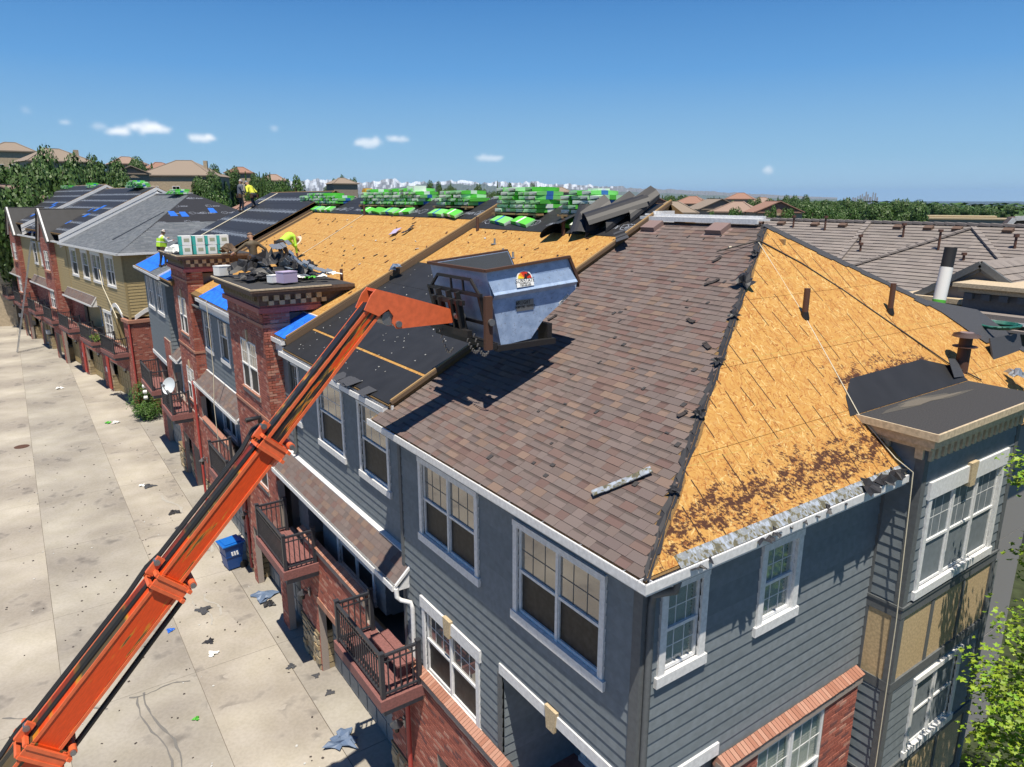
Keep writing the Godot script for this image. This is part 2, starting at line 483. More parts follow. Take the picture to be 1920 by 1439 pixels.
# a window in a face: opening s0..s1, y0..y1; style keys: cols, trim, head (wide white header), key (keystone), blind, far
func window(p: Node, o: Vector3, a: Vector3, nn: Vector3, s0: float, s1: float, y0: float, y1: float, st := {}) -> void:
	var tm: Material = M[st.get("trim", "white")]
	var B := Basis(a, Vector3.UP, nn)
	var at := func(s: float, y: float, d: float) -> Vector3: return o + a * s + Vector3.UP * y + nn * d
	var f := MB.new()
	var tw: float = st.get("tw", 0.10)
	var hd: float = st.get("head", tw)
	if st.get("casing", true):
		f.box(at.call(s0 - tw / 2, (y0 + y1) / 2, 0.018), Vector3(tw, y1 - y0, 0.06), B)
		f.box(at.call(s1 + tw / 2, (y0 + y1) / 2, 0.018), Vector3(tw, y1 - y0, 0.06), B)
		f.box(at.call((s0 + s1) / 2, y1 + hd / 2, 0.022), Vector3(s1 - s0 + tw * 2 + (0.1 if hd > tw else 0.0), hd, 0.075), B)
		f.box(at.call((s0 + s1) / 2, y0 - 0.075, 0.025), Vector3(s1 - s0 + tw * 2 + 0.08, 0.15, 0.085), B)
	# reveal
	for s in [s0, s1]: f.box(at.call(s + (0.006 if s == s0 else -0.006), (y0 + y1) / 2, -0.06), Vector3(0.012, y1 - y0, 0.10), B)
	for y in [y0 + 0.006, y1 - 0.006]: f.box(at.call((s0 + s1) / 2, y, -0.06), Vector3(s1 - s0, 0.012, 0.10), B)
	var cols: int = st.get("cols", 2)
	var cw := (s1 - s0) / cols
	var ym: float = lerpf(y0, y1, st.get("rail", 0.5))
	for i in cols:
		var a0 := s0 + cw * i; var a1 := a0 + cw
		var mb_ := 0.035
		for q in [[a0 + mb_ / 2 + 0.006, a1], [a1 - mb_ / 2 - 0.006, a1]]: f.box(at.call(q[0], (y0 + y1) / 2, -0.03), Vector3(mb_, y1 - y0 - 0.02, 0.035), B)
		for q in [y0 + 0.03, y1 - 0.03]: f.box(at.call((a0 + a1) / 2, q, -0.029), Vector3(cw - 0.02, 0.04, 0.036), B)
		f.box(at.call((a0 + a1) / 2, ym, -0.022), Vector3(cw - 0.02, 0.045, 0.045), B)
		if i > 0: f.box(at.call(a0, (y0 + y1) / 2, -0.015), Vector3(0.055, y1 - y0, 0.055), B)
	var w := ob("window", f, tm, p)
	var hasblind: bool = st.get("blind", false)
	for i in cols:
		var a0 := s0 + cw * i + 0.03; var a1 := a0 + cw - 0.06
		for up in [true, false]:
			var b0: float = ym if up else y0 + 0.03
			var b1: float = y1 - 0.03 if up else ym
			var q := MB.new()
			q.box(at.call((a0 + a1) / 2, (b0 + b1) / 2, -0.036 if up else -0.045), Vector3(a1 - a0, b1 - b0, 0.006), B)
			ob("pane", q, M["glass"] if hasblind else (M[st.get("up", "pane")] if up else M[st.get("low", "screen")]), w)
			if (up or st.get("gridlow", false)) and st.get("grid", true):
				var g := MB.new()
				for k in range(1, 3): g.box(at.call(lerpf(a0, a1, k / 3.0), (b0 + b1) / 2, -0.031 if up else -0.040), Vector3(0.011, b1 - b0, 0.006), B)
				g.box(at.call((a0 + a1) / 2, (b0 + b1) / 2, -0.0305 if up else -0.0395), Vector3(a1 - a0, 0.011, 0.006), B)
				ob("muntin", g, M[st.get("muntin", st.get("trim", "white"))], w)
		if hasblind:
			var q := MB.new()
			var n_ := int((y1 - y0) * st.get("blindto", 1.0) / 0.055)
			for k in n_:
				q.box(at.call((a0 + a1) / 2, y1 - 0.04 - k * 0.055, -0.11), Vector3(a1 - a0, 0.004, 0.048), Basis(a, (Vector3.UP + nn * 0.55).normalized(), (nn - Vector3.UP * 0.55).normalized()))
			stuff(ob("blind_slats", q, M["blind"], w))
			var r := MB.new()
			r.box(at.call((a0 + a1) / 2, (y0 + y1) / 2, -0.30), Vector3(cw, y1 - y0, 0.02), B)
			ob("room_behind", r, M["dark"], w)
	if st.has("key"):
		var kb := MB.new()
		var kc := (s0 + s1) / 2
		kb.quad(at.call(kc - 0.13, y1 + hd + 0.05, 0.09), at.call(kc + 0.13, y1 + hd + 0.05, 0.09), at.call(kc + 0.09, y1 - 0.08, 0.09), at.call(kc - 0.09, y1 - 0.08, 0.09), nn)
		kb.quad(at.call(kc - 0.13, y1 + hd + 0.05, 0.09), at.call(kc + 0.13, y1 + hd + 0.05, 0.09), at.call(kc + 0.13, y1 + hd + 0.05, 0.0), at.call(kc - 0.13, y1 + hd + 0.05, 0.0), Vector3.UP)
		for sg in [-1, 1]: kb.quad(at.call(kc + sg * 0.13, y1 + hd + 0.05, 0.09), at.call(kc + sg * 0.13, y1 + hd + 0.05, 0.0), at.call(kc + sg * 0.09, y1 - 0.08, 0.0), at.call(kc + sg * 0.09, y1 - 0.08, 0.09), a * sg)
		kb.quad(at.call(kc - 0.09, y1 - 0.08, 0.09), at.call(kc + 0.09, y1 - 0.08, 0.09), at.call(kc + 0.09, y1 - 0.08, 0.0), at.call(kc - 0.09, y1 - 0.08, 0.0), Vector3.DOWN)
		ob("keystone", kb, M["keystone"], w)

func hole(s0: float, s1: float, y0: float, y1: float) -> Rect2: return Rect2(s0, y0, s1 - s0, y1 - y0)

# gutter from a to b along the eave, open on top; a, b at its top front edge
func gutter(p: Node, a: Vector3, b: Vector3, nn: Vector3, every := 0.9) -> void:
	var g := MB.new()
	var d := (b - a).normalized(); var L := a.distance_to(b)
	var B := Basis(d, Vector3.UP, d.cross(Vector3.UP))
	var c := (a + b) / 2
	g.box(c - nn * 0.006 - Vector3(0, 0.055, 0), Vector3(L, 0.11, 0.010), B)
	g.box(c - nn * 0.014 + Vector3(0, 0.004, 0), Vector3(L, 0.012, 0.024), B)
	g.box(c - nn * 0.065 - Vector3(0, 0.108, 0), Vector3(L, 0.008, 0.11), B)
	g.box(c - nn * 0.124 - Vector3(0, 0.045, 0), Vector3(L, 0.13, 0.010), B)
	for e in [a + d * 0.004, b - d * 0.004]: g.box(e - nn * 0.064 - Vector3(0, 0.055, 0), Vector3(0.006, 0.104, 0.108), B)
	var o := ob("gutter", g, M["white"], p)
	if every <= 0.0: return
	var hb := MB.new()
	hb.box(Vector3.ZERO, Vector3(0.022, 0.006, 0.11), B)
	var hm := hb.mesh()
	for i in int(L / every):
		inst("gutter_hanger", hm, M["galv"], o).position = a + d * (i + 0.5) * every - nn * 0.064 + Vector3(0, 0.0, 0)

func downspout(p: Node, pts: Array, m: String, r := 0.045) -> void:
	var g := MB.new()
	g.tube(PackedVector3Array(pts), r, 6)
	ob("downspout", g, M[m], p)

# shingles on a roof face: o origin at the eave, a along, s up the slope, polygon in (along, up)
func shingles(p: Node, o: Vector3, a: Vector3, s: Vector3, poly: PackedVector2Array, tones: Array, ex := 0.14, wmin := 0.16, wmax := 0.30, limit := 0, rag := 0.0, eye := Vector3(0, 13, 0), th := 0.012, band := false) -> void:
	var nn := a.cross(s).normalized()
	if nn.y < 0: nn = -nn
	var ymin := 1e9; var ymax := -1e9
	for q in poly: ymin = minf(ymin, q.y); ymax = maxf(ymax, q.y)
	var list := []
	var k := int(ceil((ymax - ymin) / ex))
	for i in k:
		var y := ymin + i * ex
		var yc := y + ex * 0.5
		var xs := []
		for j in poly.size():
			var q0 := poly[j]; var q1 := poly[(j + 1) % poly.size()]
			if (q0.y <= yc) != (q1.y <= yc): xs.append(lerpf(q0.x, q1.x, (yc - q0.y) / (q1.y - q0.y)))
		xs.sort()
		for j in range(0, xs.size() - 1, 2):
			var x: float = xs[j] + rng.randf() * rag
			var xe: float = xs[j + 1] - rng.randf() * rag
			x -= rng.randf() * 0.0
			while x < xe - 0.02:
				var w := rng.randf_range(wmin, wmax)
				var x1 := minf(x + w, xe)
				if xe - x1 < 0.06: x1 = xe
				list.append([x, x1, y, minf(y + ex, ymax)])
				x = x1
	if limit > 0:
		for q in list: q.append((o + a * q[0] + s * q[2]).distance_to(eye))
		list.sort_custom(func(q, r): return q[4] < r[4])
	var all := MB.new()
	for i in list.size():
		var q: Array = list[i]
		var mb: MB = MB.new() if i < limit else all
		var t: Color = tones[rng.randi() % tones.size()]
		mb.col = t.lerp(tones[0], 0.4) * rng.randf_range(0.9, 1.1)
		var lift := rng.randf_range(0.6, 1.0) * th
		var g := 0.002
		var A: Vector3 = o + a * (q[0] + g) + s * q[2]; var Bq: Vector3 = o + a * (q[1] - g) + s * q[2]
		var C: Vector3 = o + a * (q[1] - g) + s * (q[3] + 0.01); var D: Vector3 = o + a * (q[0] + g) + s * (q[3] + 0.01)
		if band and rng.randf() < 0.5:   # printed dark band along the top of a tab
			var e := 0.68
			var De := A.lerp(D, e); var Ce := Bq.lerp(C, e)
			var l2 := lerpf(lift, 0.001, e)
			mb.quad(A + nn * lift, Bq + nn * lift, Ce + nn * l2, De + nn * l2, nn)
			var keep := mb.col
			mb.col = keep * 0.62
			mb.quad(De + nn * l2, Ce + nn * l2, C + nn * 0.001, D + nn * 0.001, nn)
			mb.col = keep
		else: mb.quad(A + nn * lift, Bq + nn * lift, C + nn * 0.001, D + nn * 0.001, nn)
		mb.quad(A + nn * lift, Bq + nn * lift, Bq - nn * 0.004, A - nn * 0.004, -s)
		mb.tri(A + nn * lift, D + nn * 0.001, A - nn * 0.004, -a)
		mb.tri(Bq + nn * lift, C + nn * 0.001, Bq - nn * 0.004, a)
		if i < limit: ob("shingle", mb, M["shingle"], p)
	if list.size() > limit: stuff(ob("shingles", all, M["shingle"], p))

# sheets (OSB panels or felt strips) laid in rows on a roof face and cut to a polygon
func sheets(p: Node, called: String, o: Vector3, a: Vector3, s: Vector3, poly: PackedVector2Array, m: Material, pw := 2.44, ph := 1.22, th := 0.011, gap := 0.006, lift := 0.0, lap := 0.0) -> void:
	var nn := a.cross(s).normalized()
	if nn.y < 0: nn = -nn
	var r := Rect2(poly[0], Vector2.ZERO)
	for q in poly: r = r.expand(q)
	var j := 0
	var y := r.position.y
	while y < r.end.y - 0.02:
		var x := r.position.x - (pw * 0.5 if j % 2 else 0.0)
		while x < r.end.x - 0.02:
			var cell := PackedVector2Array([Vector2(x + gap / 2, y + gap / 2), Vector2(x + pw - gap / 2, y + gap / 2), Vector2(x + pw - gap / 2, y + ph - gap / 2 + lap), Vector2(x + gap / 2, y + ph - gap / 2 + lap)])
			for cut in Geometry2D.intersect_polygons(cell, poly):
				var b := MB.new()
				b.uo = o; b.ua = a; b.ub = s
				if m == M["osb"]: b.uo = o - a * 3.7 * j - s * 1.3 * j
				var pts := PackedVector3Array()
				for q in cut: pts.append(o + a * q.x + s * q.y + nn * (lift + th - (0.004 * (q.y - y) / ph if lap > 0 else 0.0)))
				b.slab(pts, nn, th)
				ob(called, b, m, p)
			x += pw
		y += ph
		j += 1

func railing(p: Node, pts: Array, near := true, h := 0.98) -> void:   # iron railing through corner posts
	var rail := MB.new()
	for q in pts: rail.box(q + Vector3(0, h / 2, 0), Vector3(0.085, h + 0.05, 0.085)); rail.box(q + Vector3(0, h + 0.04, 0), Vector3(0.105, 0.03, 0.105))
	for i in pts.size() - 1:
		rail.bar(pts[i] + Vector3(0, h - 0.03, 0), pts[i + 1] + Vector3(0, h - 0.03, 0), 0.06, 0.05)
		rail.bar(pts[i] + Vector3(0, 0.10, 0), pts[i + 1] + Vector3(0, 0.10, 0), 0.045, 0.04)
		if near: rail.bar(pts[i] + Vector3(0, h - 0.17, 0), pts[i + 1] + Vector3(0, h - 0.17, 0), 0.03, 0.025)
	var o := ob("railing", rail, M["iron"], p)
	var bm := MB.new(); bm.box(Vector3.ZERO, Vector3(0.024, h - 0.16, 0.024)); var bmesh := bm.mesh()
	var all := MB.new()
	for i in pts.size() - 1:
		var L: float = pts[i].distance_to(pts[i + 1])
		var k := int(L / 0.115)
		for q in range(1, k):
			var c: Vector3 = pts[i].lerp(pts[i + 1], float(q) / k) + Vector3(0, h / 2 + 0.02, 0)
			if near:
				inst("baluster", bmesh, M["iron"], o).position = c
			else: all.box(c, Vector3(0.024, h - 0.16, 0.024))
	if not near: stuff(ob("balusters", all, M["iron"], o))

# balcony hung on the street front: deck of boards, fascia, railing. x1 wall side, x0 street side, z0 far, z1 near
func balcony(p: Node, x0: float, x1: float, z0: float, z1: float, y: float, near := true) -> void:
	var f := MB.new()
	f.bx(x0, x0 + 0.05, y - 0.22, y + 0.02, z0, z1)
	f.bx(x0 + 0.05, x1, y - 0.22, y + 0.02, z1 - 0.05, z1)
	f.bx(x0 + 0.05, x1, y - 0.22, y + 0.02, z0, z0 + 0.05)
	f.bx(x0 + 0.06, x1, y - 0.14, y - 0.03, z0 + 0.06, z1 - 0.06)
	var b := ob("balcony", f, M["stain_cedar"], p)
	var u := MB.new()
	u.bx(x0 + 0.1, x1, y - 0.40, y - 0.225, z0 + 0.1, z1 - 0.1)
	ob("balcony_beam", u, M["greytrim"], b)
	var k := int((x1 - x0 - 0.06) / 0.145)
	var dk := MB.new()
	for i in k:
		if near: dk = MB.new()
		dk.bx(x0 + 0.055 + i * 0.145, x0 + 0.055 + i * 0.145 + 0.138, y - 0.026, y + 0.0, z0 + 0.052, z1 - 0.052)
		if near: ob("deck_board", dk, M["stain_cedar"], b)
	if not near: ob("deck_boards", dk, M["stain_cedar"], b)
	railing(p, [Vector3(x1 - 0.1, y, z0 + 0.09), Vector3(x0 + 0.09, y, z0 + 0.09), Vector3(x0 + 0.09, y, z1 - 0.09), Vector3(x1 - 0.1, y, z1 - 0.09)], near)

func stone_pier(p: Node, x: float, z0: float, z1: float, h: float, near := true) -> void:   # rough stone facing on the foot of a pier, front at x
	var b := MB.new()
	b.bx(x + 0.06, x + 0.5, 0, h, z0 + 0.03, z1 - 0.03)
	b.bx(x - 0.02, x + 0.5, h, h + 0.07, z0 - 0.03, z1 + 0.03)
	var o := ob("stone_pier", b, M["stonebase"], p)
	var all := MB.new()
	var y := 0.0
	while y < h - 0.05:
		var ch := minf(rng.randf_range(0.17, 0.24), h - y)
		var z := z0
		while z < z1 - 0.05:
			var w := minf(rng.randf_range(0.28, 0.52), z1 - z)
			if z1 - z - w < 0.14: w = z1 - z
			var s: MB = MB.new() if near else all
			s.col = Color(0.56, 0.42, 0.23).lerp(Color(0.66, 0.55, 0.38), rng.randf()) * rng.randf_range(0.75, 1.1)
			var bul := rng.randf_range(0.03, 0.075)
			var A := [Vector3(x + 0.05, y + 0.012, z + 0.012), Vector3(x + 0.05, y + 0.012, z + w - 0.012), Vector3(x + 0.05, y + ch - 0.012, z + w - 0.012), Vector3(x + 0.05, y + ch - 0.012, z + 0.012)]
			var F := []
			for i in 4: F.append(A[i].lerp(Vector3(x, y + ch / 2, z + w / 2), 0.16) + Vector3(-bul - rng.randf() * 0.03, 0, 0))
			s.quad(F[0], F[1], F[2], F[3], Vector3.LEFT)
			for i in 4: s.quad(A[i], A[(i + 1) % 4], F[(i + 1) % 4], F[i], (A[i] + A[(i + 1) % 4]) / 2 - Vector3(x + 0.1, y + ch / 2, z + w / 2))
			if near: ob("stone", s, M["stone"], o)
			z += w
		# end face stones (towards +z)
		var e: MB = MB.new() if near else all
		e.col = Color(0.60, 0.47, 0.28) * rng.randf_range(0.7, 1.1)
		e.box(Vector3(x + 0.27, y + ch / 2, z1 - 0.01), Vector3(0.42, ch - 0.024, 0.06 + rng.randf() * 0.03))
		if near: ob("stone", e, M["stone"], o)
		y += ch
	if not near: stuff(ob("stones", all, M["stone"], o))

func garage(p: Node, x: float, z0: float, z1: float, h: float, key := "garage") -> void:
	var f := MB.new()
	f.bx(x, x + 0.05, 0.02, h, z0, z1)
	var d := ob("garage_door", f, M[key], p)
	for r in 4:
		var pw := (z1 - z0) / 8.0
		for c in 8:
			var q := MB.new()
			q.bx(x - 0.018, x + 0.01, 0.07 + r * h / 4.0, (r + 1) * h / 4.0 - 0.02, z0 + c * pw + 0.05, z0 + (c + 1) * pw - 0.05)
			ob("door_panel", q, M[key], d)

func wall_lamp(p: Node, at: Vector3) -> void:   # lantern on a bracket, facing the street
	var b := MB.new()
	b.box(at + Vector3(0.09, 0, 0), Vector3(0.03, 0.24, 0.12))
	b.tube(PackedVector3Array([at + Vector3(0.09, 0.02, 0), at + Vector3(0.0, 0.16, 0), at + Vector3(-0.1, 0.10, 0)]), 0.014, 5)
	var l := ob("wall_lamp", b, M["steel"], p)
	var s := MB.new()
	s.rod(at + Vector3(-0.1, 0.02, 0), at + Vector3(-0.1, 0.09, 0), 0.15, 10, 0.05)
	s.rod(at + Vector3(-0.1, 0.09, 0), at + Vector3(-0.1, 0.15, 0), 0.045, 8, 0.015)
	ob("lamp_shade", s, M["pipecap"] if false else M["alu"], l)
	var g := MB.new()
	g.rod(at + Vector3(-0.1, -0.16, 0), at + Vector3(-0.1, 0.02, 0), 0.05, 8, 0.075)
	ob("lamp_glass", g, M["panedark"], l)

# steep little roof over the second floor: eave (xe, ye), wall (xw, yw), z0..z1 with a white end and gutter
func mini_roof(p: Node, xe: float, ye: float, xw: float, yw: float, z0: float, z1: float, tones: Array, near := true, xband := 0.13) -> void:
	var d := MB.new()
	var up := Vector3(xw - xe, yw - ye, 0); var L := up.length(); up = up / L
	var nn := Vector3(-up.y, up.x, 0)
	d.slab(PackedVector3Array([Vector3(xe, ye, z0), Vector3(xe, ye, z1), Vector3(xw, yw, z1), Vector3(xw, yw, z0)]), nn, 0.07)
	d.bx(xe + 0.06, xw + 0.05, ye - 0.13, ye - 0.09, z0, z1 - 0.03)
	var r := ob("small_roof", d, M["white"], p)
	shingles(r, Vector3(xe, ye, z1 - 0.03) + nn * 0.004, Vector3(0, 0, -1), up, PackedVector2Array([Vector2(0, 0), Vector2(z1 - z0 - 0.05, 0), Vector2(z1 - z0 - 0.05, L), Vector2(0, L)]), tones, 0.14, 0.16, 0.32, 130 if near else 0)
	var e := MB.new()
	e.slab(PackedVector3Array([Vector3(xe + 0.02, ye - 0.12, z1), Vector3(xe + 0.02, ye - 0.02, z1), Vector3(xw + 0.1, yw - 0.03, z1), Vector3(xw + 0.1, ye - 0.14, z1)]), Vector3(0, 0, 1), 0.04)
	e.bar(Vector3(xe - 0.02, ye + 0.012, z1 + 0.01), Vector3(xw, yw + 0.012, z1 + 0.01), 0.05, 0.05)
	ob("roof_end_board", e, M["white"], r)
	var fl := MB.new()
	fl.slab(PackedVector3Array([Vector3(xw - 0.03, yw + 0.012, z0), Vector3(xw - 0.03, yw + 0.012, z1 - 0.5), Vector3(xw + xband, yw + 0.03, z1 - 0.5), Vector3(xw + xband, yw + 0.03, z0)]), Vector3(-0.1, 1, 0).normalized(), 0.03)
	ob("flashing", fl, M["white"], r)
	gutter(r, Vector3(xe - 0.10, ye + 0.01, z1), Vector3(xe - 0.10, ye + 0.01, z0), Vector3(-1, 0, 0), 0.8 if near else 0.0)

const MZ := Vector3(0, 0, -1)
const MX := Vector3(-1, 0, 0)
const PX := Vector3(1, 0, 0)
const PZ := Vector3(0, 0, 1)
var brown := [Color(0.250, 0.190, 0.172), Color(0.225, 0.175, 0.162), Color(0.245, 0.150, 0.125), Color(0.205, 0.165, 0.158), Color(0.330, 0.220, 0.160), Color(0.255, 0.205, 0.190), Color(0.215, 0.118, 0.102), Color(0.240, 0.195, 0.182), Color(0.235, 0.180, 0.165)]
var greys := [Color(0.200, 0.222, 0.250), Color(0.175, 0.198, 0.225), Color(0.230, 0.250, 0.278), Color(0.155, 0.176, 0.203), Color(0.260, 0.278, 0.300)]

func face(p: Node, called: String, m: Material, pts: Array, nn: Vector3, th := 0.05) -> MeshInstance3D:
	var b := MB.new()
	b.slab(PackedVector3Array(pts), nn.normalized(), th)
	return ob(called, b, m, p)

func boxes(p: Node, called: String, m: Material, list: Array) -> MeshInstance3D:
	var b := MB.new()
	for q in list: b.bx(q[0], q[1], q[2], q[3], q[4], q[5])
	return ob(called, b, m, p)

func settle(o: Node3D, base: Vector3) -> Node3D:   # put the root at the foot of the thing, its parts stay where they are
	o.position = base
	for c in o.get_children(): c.position -= base
	return o

func ry(x: float, off: float) -> float: return 6.175 + off + 0.5 * x   # height of the street-side roof planes

# the west roof deck of a unit, and its far slope
func deck(p: Node, xe: float, off: float, zn: float, zf: float, xr := 13.2, xb := 20.8) -> MeshInstance3D:
	var d := MB.new()
	var n1 := Vector3(-0.5, 1, 0).normalized()
	d.slab(PackedVector3Array([Vector3(xe, ry(xe, off), zn), Vector3(xr, ry(xr, off), zn), Vector3(xr, ry(xr, off), zf), Vector3(xe, ry(xe, off), zf)]), n1, 0.16)
	d.slab(PackedVector3Array([Vector3(xr, ry(xr, off), zn), Vector3(xb, ry(xr, off) - 0.5 * (xb - xr), zn), Vector3(xb, ry(xr, off) - 0.5 * (xb - xr), zf), Vector3(xr, ry(xr, off), zf)]), Vector3(0.5, 1, 0).normalized(), 0.16)
	return ob("roof", d, M["deck"], p)

func west(xe: float, off: float, z: float) -> Array:   # origin, along, up of a west roof face
	return [Vector3(xe, ry(xe, off), z), MZ, Vector3(1, 0.5, 0).normalized()]

func up_of(x: float, xe: float) -> float: return (x - xe) * 1.1180

func end_unit() -> void:   # A: the corner house with the hip roof
	var u := thing("townhouse", "grey lap-sided corner townhouse, its hip roof half brown shingles, half bare boards", "townhouse")
	var o := Vector3(5.7, 3.75, -5.39)
	var porch := hole(0.36, 3.04, -1.0, 1.63)
	var wa := hole(0.72, 2.60, 3.02, 4.47); var wb := hole(3.82, 5.70, 3.08, 4.53); var wm := hole(3.84, 5.74, 0.06, 1.45)
	siding(u, o, MZ, MX, 6.66, 4.85, [porch, wa, wb, wm])
	for h in [wa, wb]: window(u, o, MZ, MX, h.position.x, h.end.x, h.position.y, h.end.y, {"muntin": "greytrim"})
	window(u, o, MZ, MX, wm.position.x, wm.end.x, wm.position.y, wm.end.y, {"head": 0.24, "key": true, "rail": 0.52})
	# porch at the corner
	boxes(u, "porch_header", M["white"], [[5.66, 5.80, 5.36, 5.55, -8.50, -5.74]])
	boxes(u, "porch_header", M["white"], [[5.95, 7.38, 5.20, 5.40, -5.46, -5.34]])
	var kb := MB.new()
	kb.slab(PackedVector3Array([Vector3(5.63, 5.62, -7.22), Vector3(5.63, 5.62, -6.94), Vector3(5.63, 5.24, -6.99), Vector3(5.63, 5.24, -7.17)]), MX, 0.06)
	ob("keystone", kb, M["keystone"], u)
	siding(u, Vector3(5.72, 3.0, -8.43), PX, PZ, 1.6, 2.36, [], "grey")
	siding(u, Vector3(7.30, 3.0, -5.5), MZ, MX, 2.95, 2.36, [hole(1.5, 2.6, 0.1, 1.5)], "grey")
	window(u, Vector3(7.30, 3.0, -5.5), MZ, MX, 1.5, 2.6, 0.1, 1.5, {"cols": 1})
	boxes(u, "porch_ceiling", M["greytrim"], [[5.85, 7.45, 5.42, 5.50, -8.43, -5.41]])
	boxes(u, "porch_floor", M["stain_cedar"], [[5.75, 7.45, 2.90, 3.0, -8.43, -5.41]])
	# end wall
	var e := Vector3(5.7, 5.13, -5.39)
	var w1 := hole(0.42, 1.06, 1.95, 3.14); var w2 := hole(2.42, 3.14, 1.92, 3.10)
	siding(u, e, PX, PZ, 5.45, 3.45, [w1, w2, hole(0.25, 1.66, -0.5, 0.08)])
	for h in [w1, w2]: window(u, e, PX, PZ, h.position.x, h.end.x, h.position.y, h.end.y, {"cols": 1, "tw": 0.12, "blind": true, "gridlow": true})
	var bo := Vector3(7.40, 0.0, -5.24)
	var bw := hole(0.80, 2.58, 2.9, 4.86)
	bricks(u, bo, PX, PZ, 3.55, 4.95, [bw])
	window(u, bo, PX, PZ, bw.position.x, bw.end.x, bw.position.y, bw.end.y, {"blind": true, "casing": false, "blindto": 0.75})
	soldier(u, Vector3(7.34, 5.11, -5.17), Vector3(11.0, 5.11, -5.17), PZ, 0.20, 0.2, 0.16)
	boxes(u, "corner_board", M["greytrim"], [[5.665, 5.70, 2.9, 8.5, -5.51, -5.355], [5.70, 5.83, 2.9, 8.5, -5.39, -5.355]])
	boxes(u, "corner_board", M["greytrim"], [[5.665, 5.71, 3.75, 8.5, -12.06, -11.95]])
	boxes(u, "porch_trim", M["greytrim"], [[5.672, 5.72, 3.0, 5.36, -8.56, -8.43]])
	downspout(u, [Vector3(5.92, 8.62, -5.05), Vector3(5.90, 8.50, -5.06), Vector3(5.80, 8.36, -5.31), Vector3(5.78, 8.2, -5.32), Vector3(5.78, 0.2, -5.32)], "greytrim", 0.05)
	# lower street front
	bricks(u, Vector3(5.58, 0, -5.42), MZ, MX, 6.62, 3.58, [hole(0.3, 5.2, -1, 2.25), hole(0.36, 2.9, 3.0, 4.0)])
	soldier(u, Vector3(5.50, 3.76, -8.15), Vector3(5.50, 3.76, -12.12), MX, 0.20, 0.2, 0.16)
	garage(u, 5.95, -10.5, -5.7, 2.25)
	stone_pier(u, 5.56, -12.75, -11.35, 0.95)
	wall_lamp(u, Vector3(5.45, 2.05, -12.0))
	# roof: west slope, end slope and the far slopes
	var hip := Vector3(12.60, ry(12.60, 0), -9.10)
	var c0 := Vector3(5.32, ry(5.32, 0), -5.00); var c1 := Vector3(19.9, ry(5.32, 0), -5.00)
	var r0 := Vector3(12.60, ry(12.60, 0), -12.3)
	var n1 := Vector3(-0.5, 1, 0).normalized()
	var n2 := (hip - c0).cross(c1 - c0).normalized()
	if n2.y < 0: n2 = -n2
	var d := MB.new()
	d.slab(PackedVector3Array([c0, hip, r0, Vector3(5.32, c0.y, -12.45)]), n1, 0.15)
	d.slab(PackedVector3Array([c0, c1, hip]), n2, 0.15)
	d.slab(PackedVector3Array([c1, Vector3(19.9, c0.y, -12.3), r0, hip]), Vector3(0.5, 1, 0).normalized(), 0.15)
	ob("roof", d, M["deck"], u)
	var f := west(5.32, 0, -5.0)
	var uL := up_of(12.60, 5.32)
	shingles(u, f[0] + n1 * 0.004, MZ, f[2], PackedVector2Array([Vector2(0.03, 0), Vector2(7.47, 0), Vector2(7.36, uL), Vector2(4.10, uL)]), brown, 0.142, 0.15, 0.30, 300, 0.12, Vector3(0, 13, 0), 0.012, true)
	# torn felt edge along the hip
	var tf := MB.new()
	for i in 30:
		var q := c0.lerp(hip, (i + 0.5) / 30.0)
		var w := rng.randf_range(0.03, 0.14)
		var a := q + Vector3(rng.randf_range(-0.03, 0.05), 0.0, 0) + MZ * w
		var b := c0.lerp(hip, (i + 1.6) / 30.0) + MZ * rng.randf_range(0.02, 0.10)
		tf.slab(PackedVector3Array([c0.lerp(hip, i / 30.0) + n2 * 0.018 + PX * rng.randf_range(0.0, 0.08), a + n1 * 0.022, b + n1 * 0.020]), n1, 0.003)
	# old felt left lying along the hip, under the cut shingles and over the edge of the boards
	for i in 24:
		var q0 := c0.lerp(hip, i / 24.0); var q1 := c0.lerp(hip, (i + 1) / 24.0)
		tf.slab(PackedVector3Array([q0 + MZ * rng.randf_range(0.06, 0.16) + n1 * 0.004, q1 + MZ * rng.randf_range(0.06, 0.16) + n1 * 0.004, q1 + n1 * 0.005, q0 + n1 * 0.005]), n1, 0.004)
		tf.slab(PackedVector3Array([q0 + n2 * 0.017, q1 + n2 * 0.017, q1 + n2 * 0.018 + PX * rng.randf_range(0.02, 0.09), q0 + n2 * 0.018 + PX * rng.randf_range(0.02, 0.09)]), n2, 0.003)
	ob("torn_felt_edge", tf, M["feltroll"], u)
	# strip of felt folded over the right-hand hip
	var rh := MB.new()
	for i in 22:
		var q0 := hip.lerp(c1, i / 26.0); var q1 := hip.lerp(c1, (i + 1) / 26.0)
		rh.slab(PackedVector3Array([q0 + n2 * 0.05, q1 + n2 * 0.05, q1 + n2 * 0.03 + Vector3(-0.26, 0, 0) * rng.randf_range(0.6, 1.2), q0 + n2 * 0.03 + Vector3(-0.26, 0, 0) * rng.randf_range(0.6, 1.2)]), n2, 0.005)
	ob("folded_felt_edge", rh, M["feltgrey"], u)
	# end slope boards
	var s2 := (hip - Vector3(hip.x, c0.y, -5.0)).normalized()
	var L2 := (hip - Vector3(hip.x, c0.y, -5.0)).length()
	var poly := PackedVector2Array([Vector2(0.02, 0.03)])
	for i in range(1, 40):
		var q := i / 40.0
		poly.append(Vector2(lerpf(0.0, hip.x - 5.32, q) + 0.06 + rng.randf_range(-0.05, 0.09), L2 * q))
	poly.append(Vector2(hip.x - 5.32 + 0.02, L2 - 0.02))
	poly.append(Vector2(14.5, 0.03))
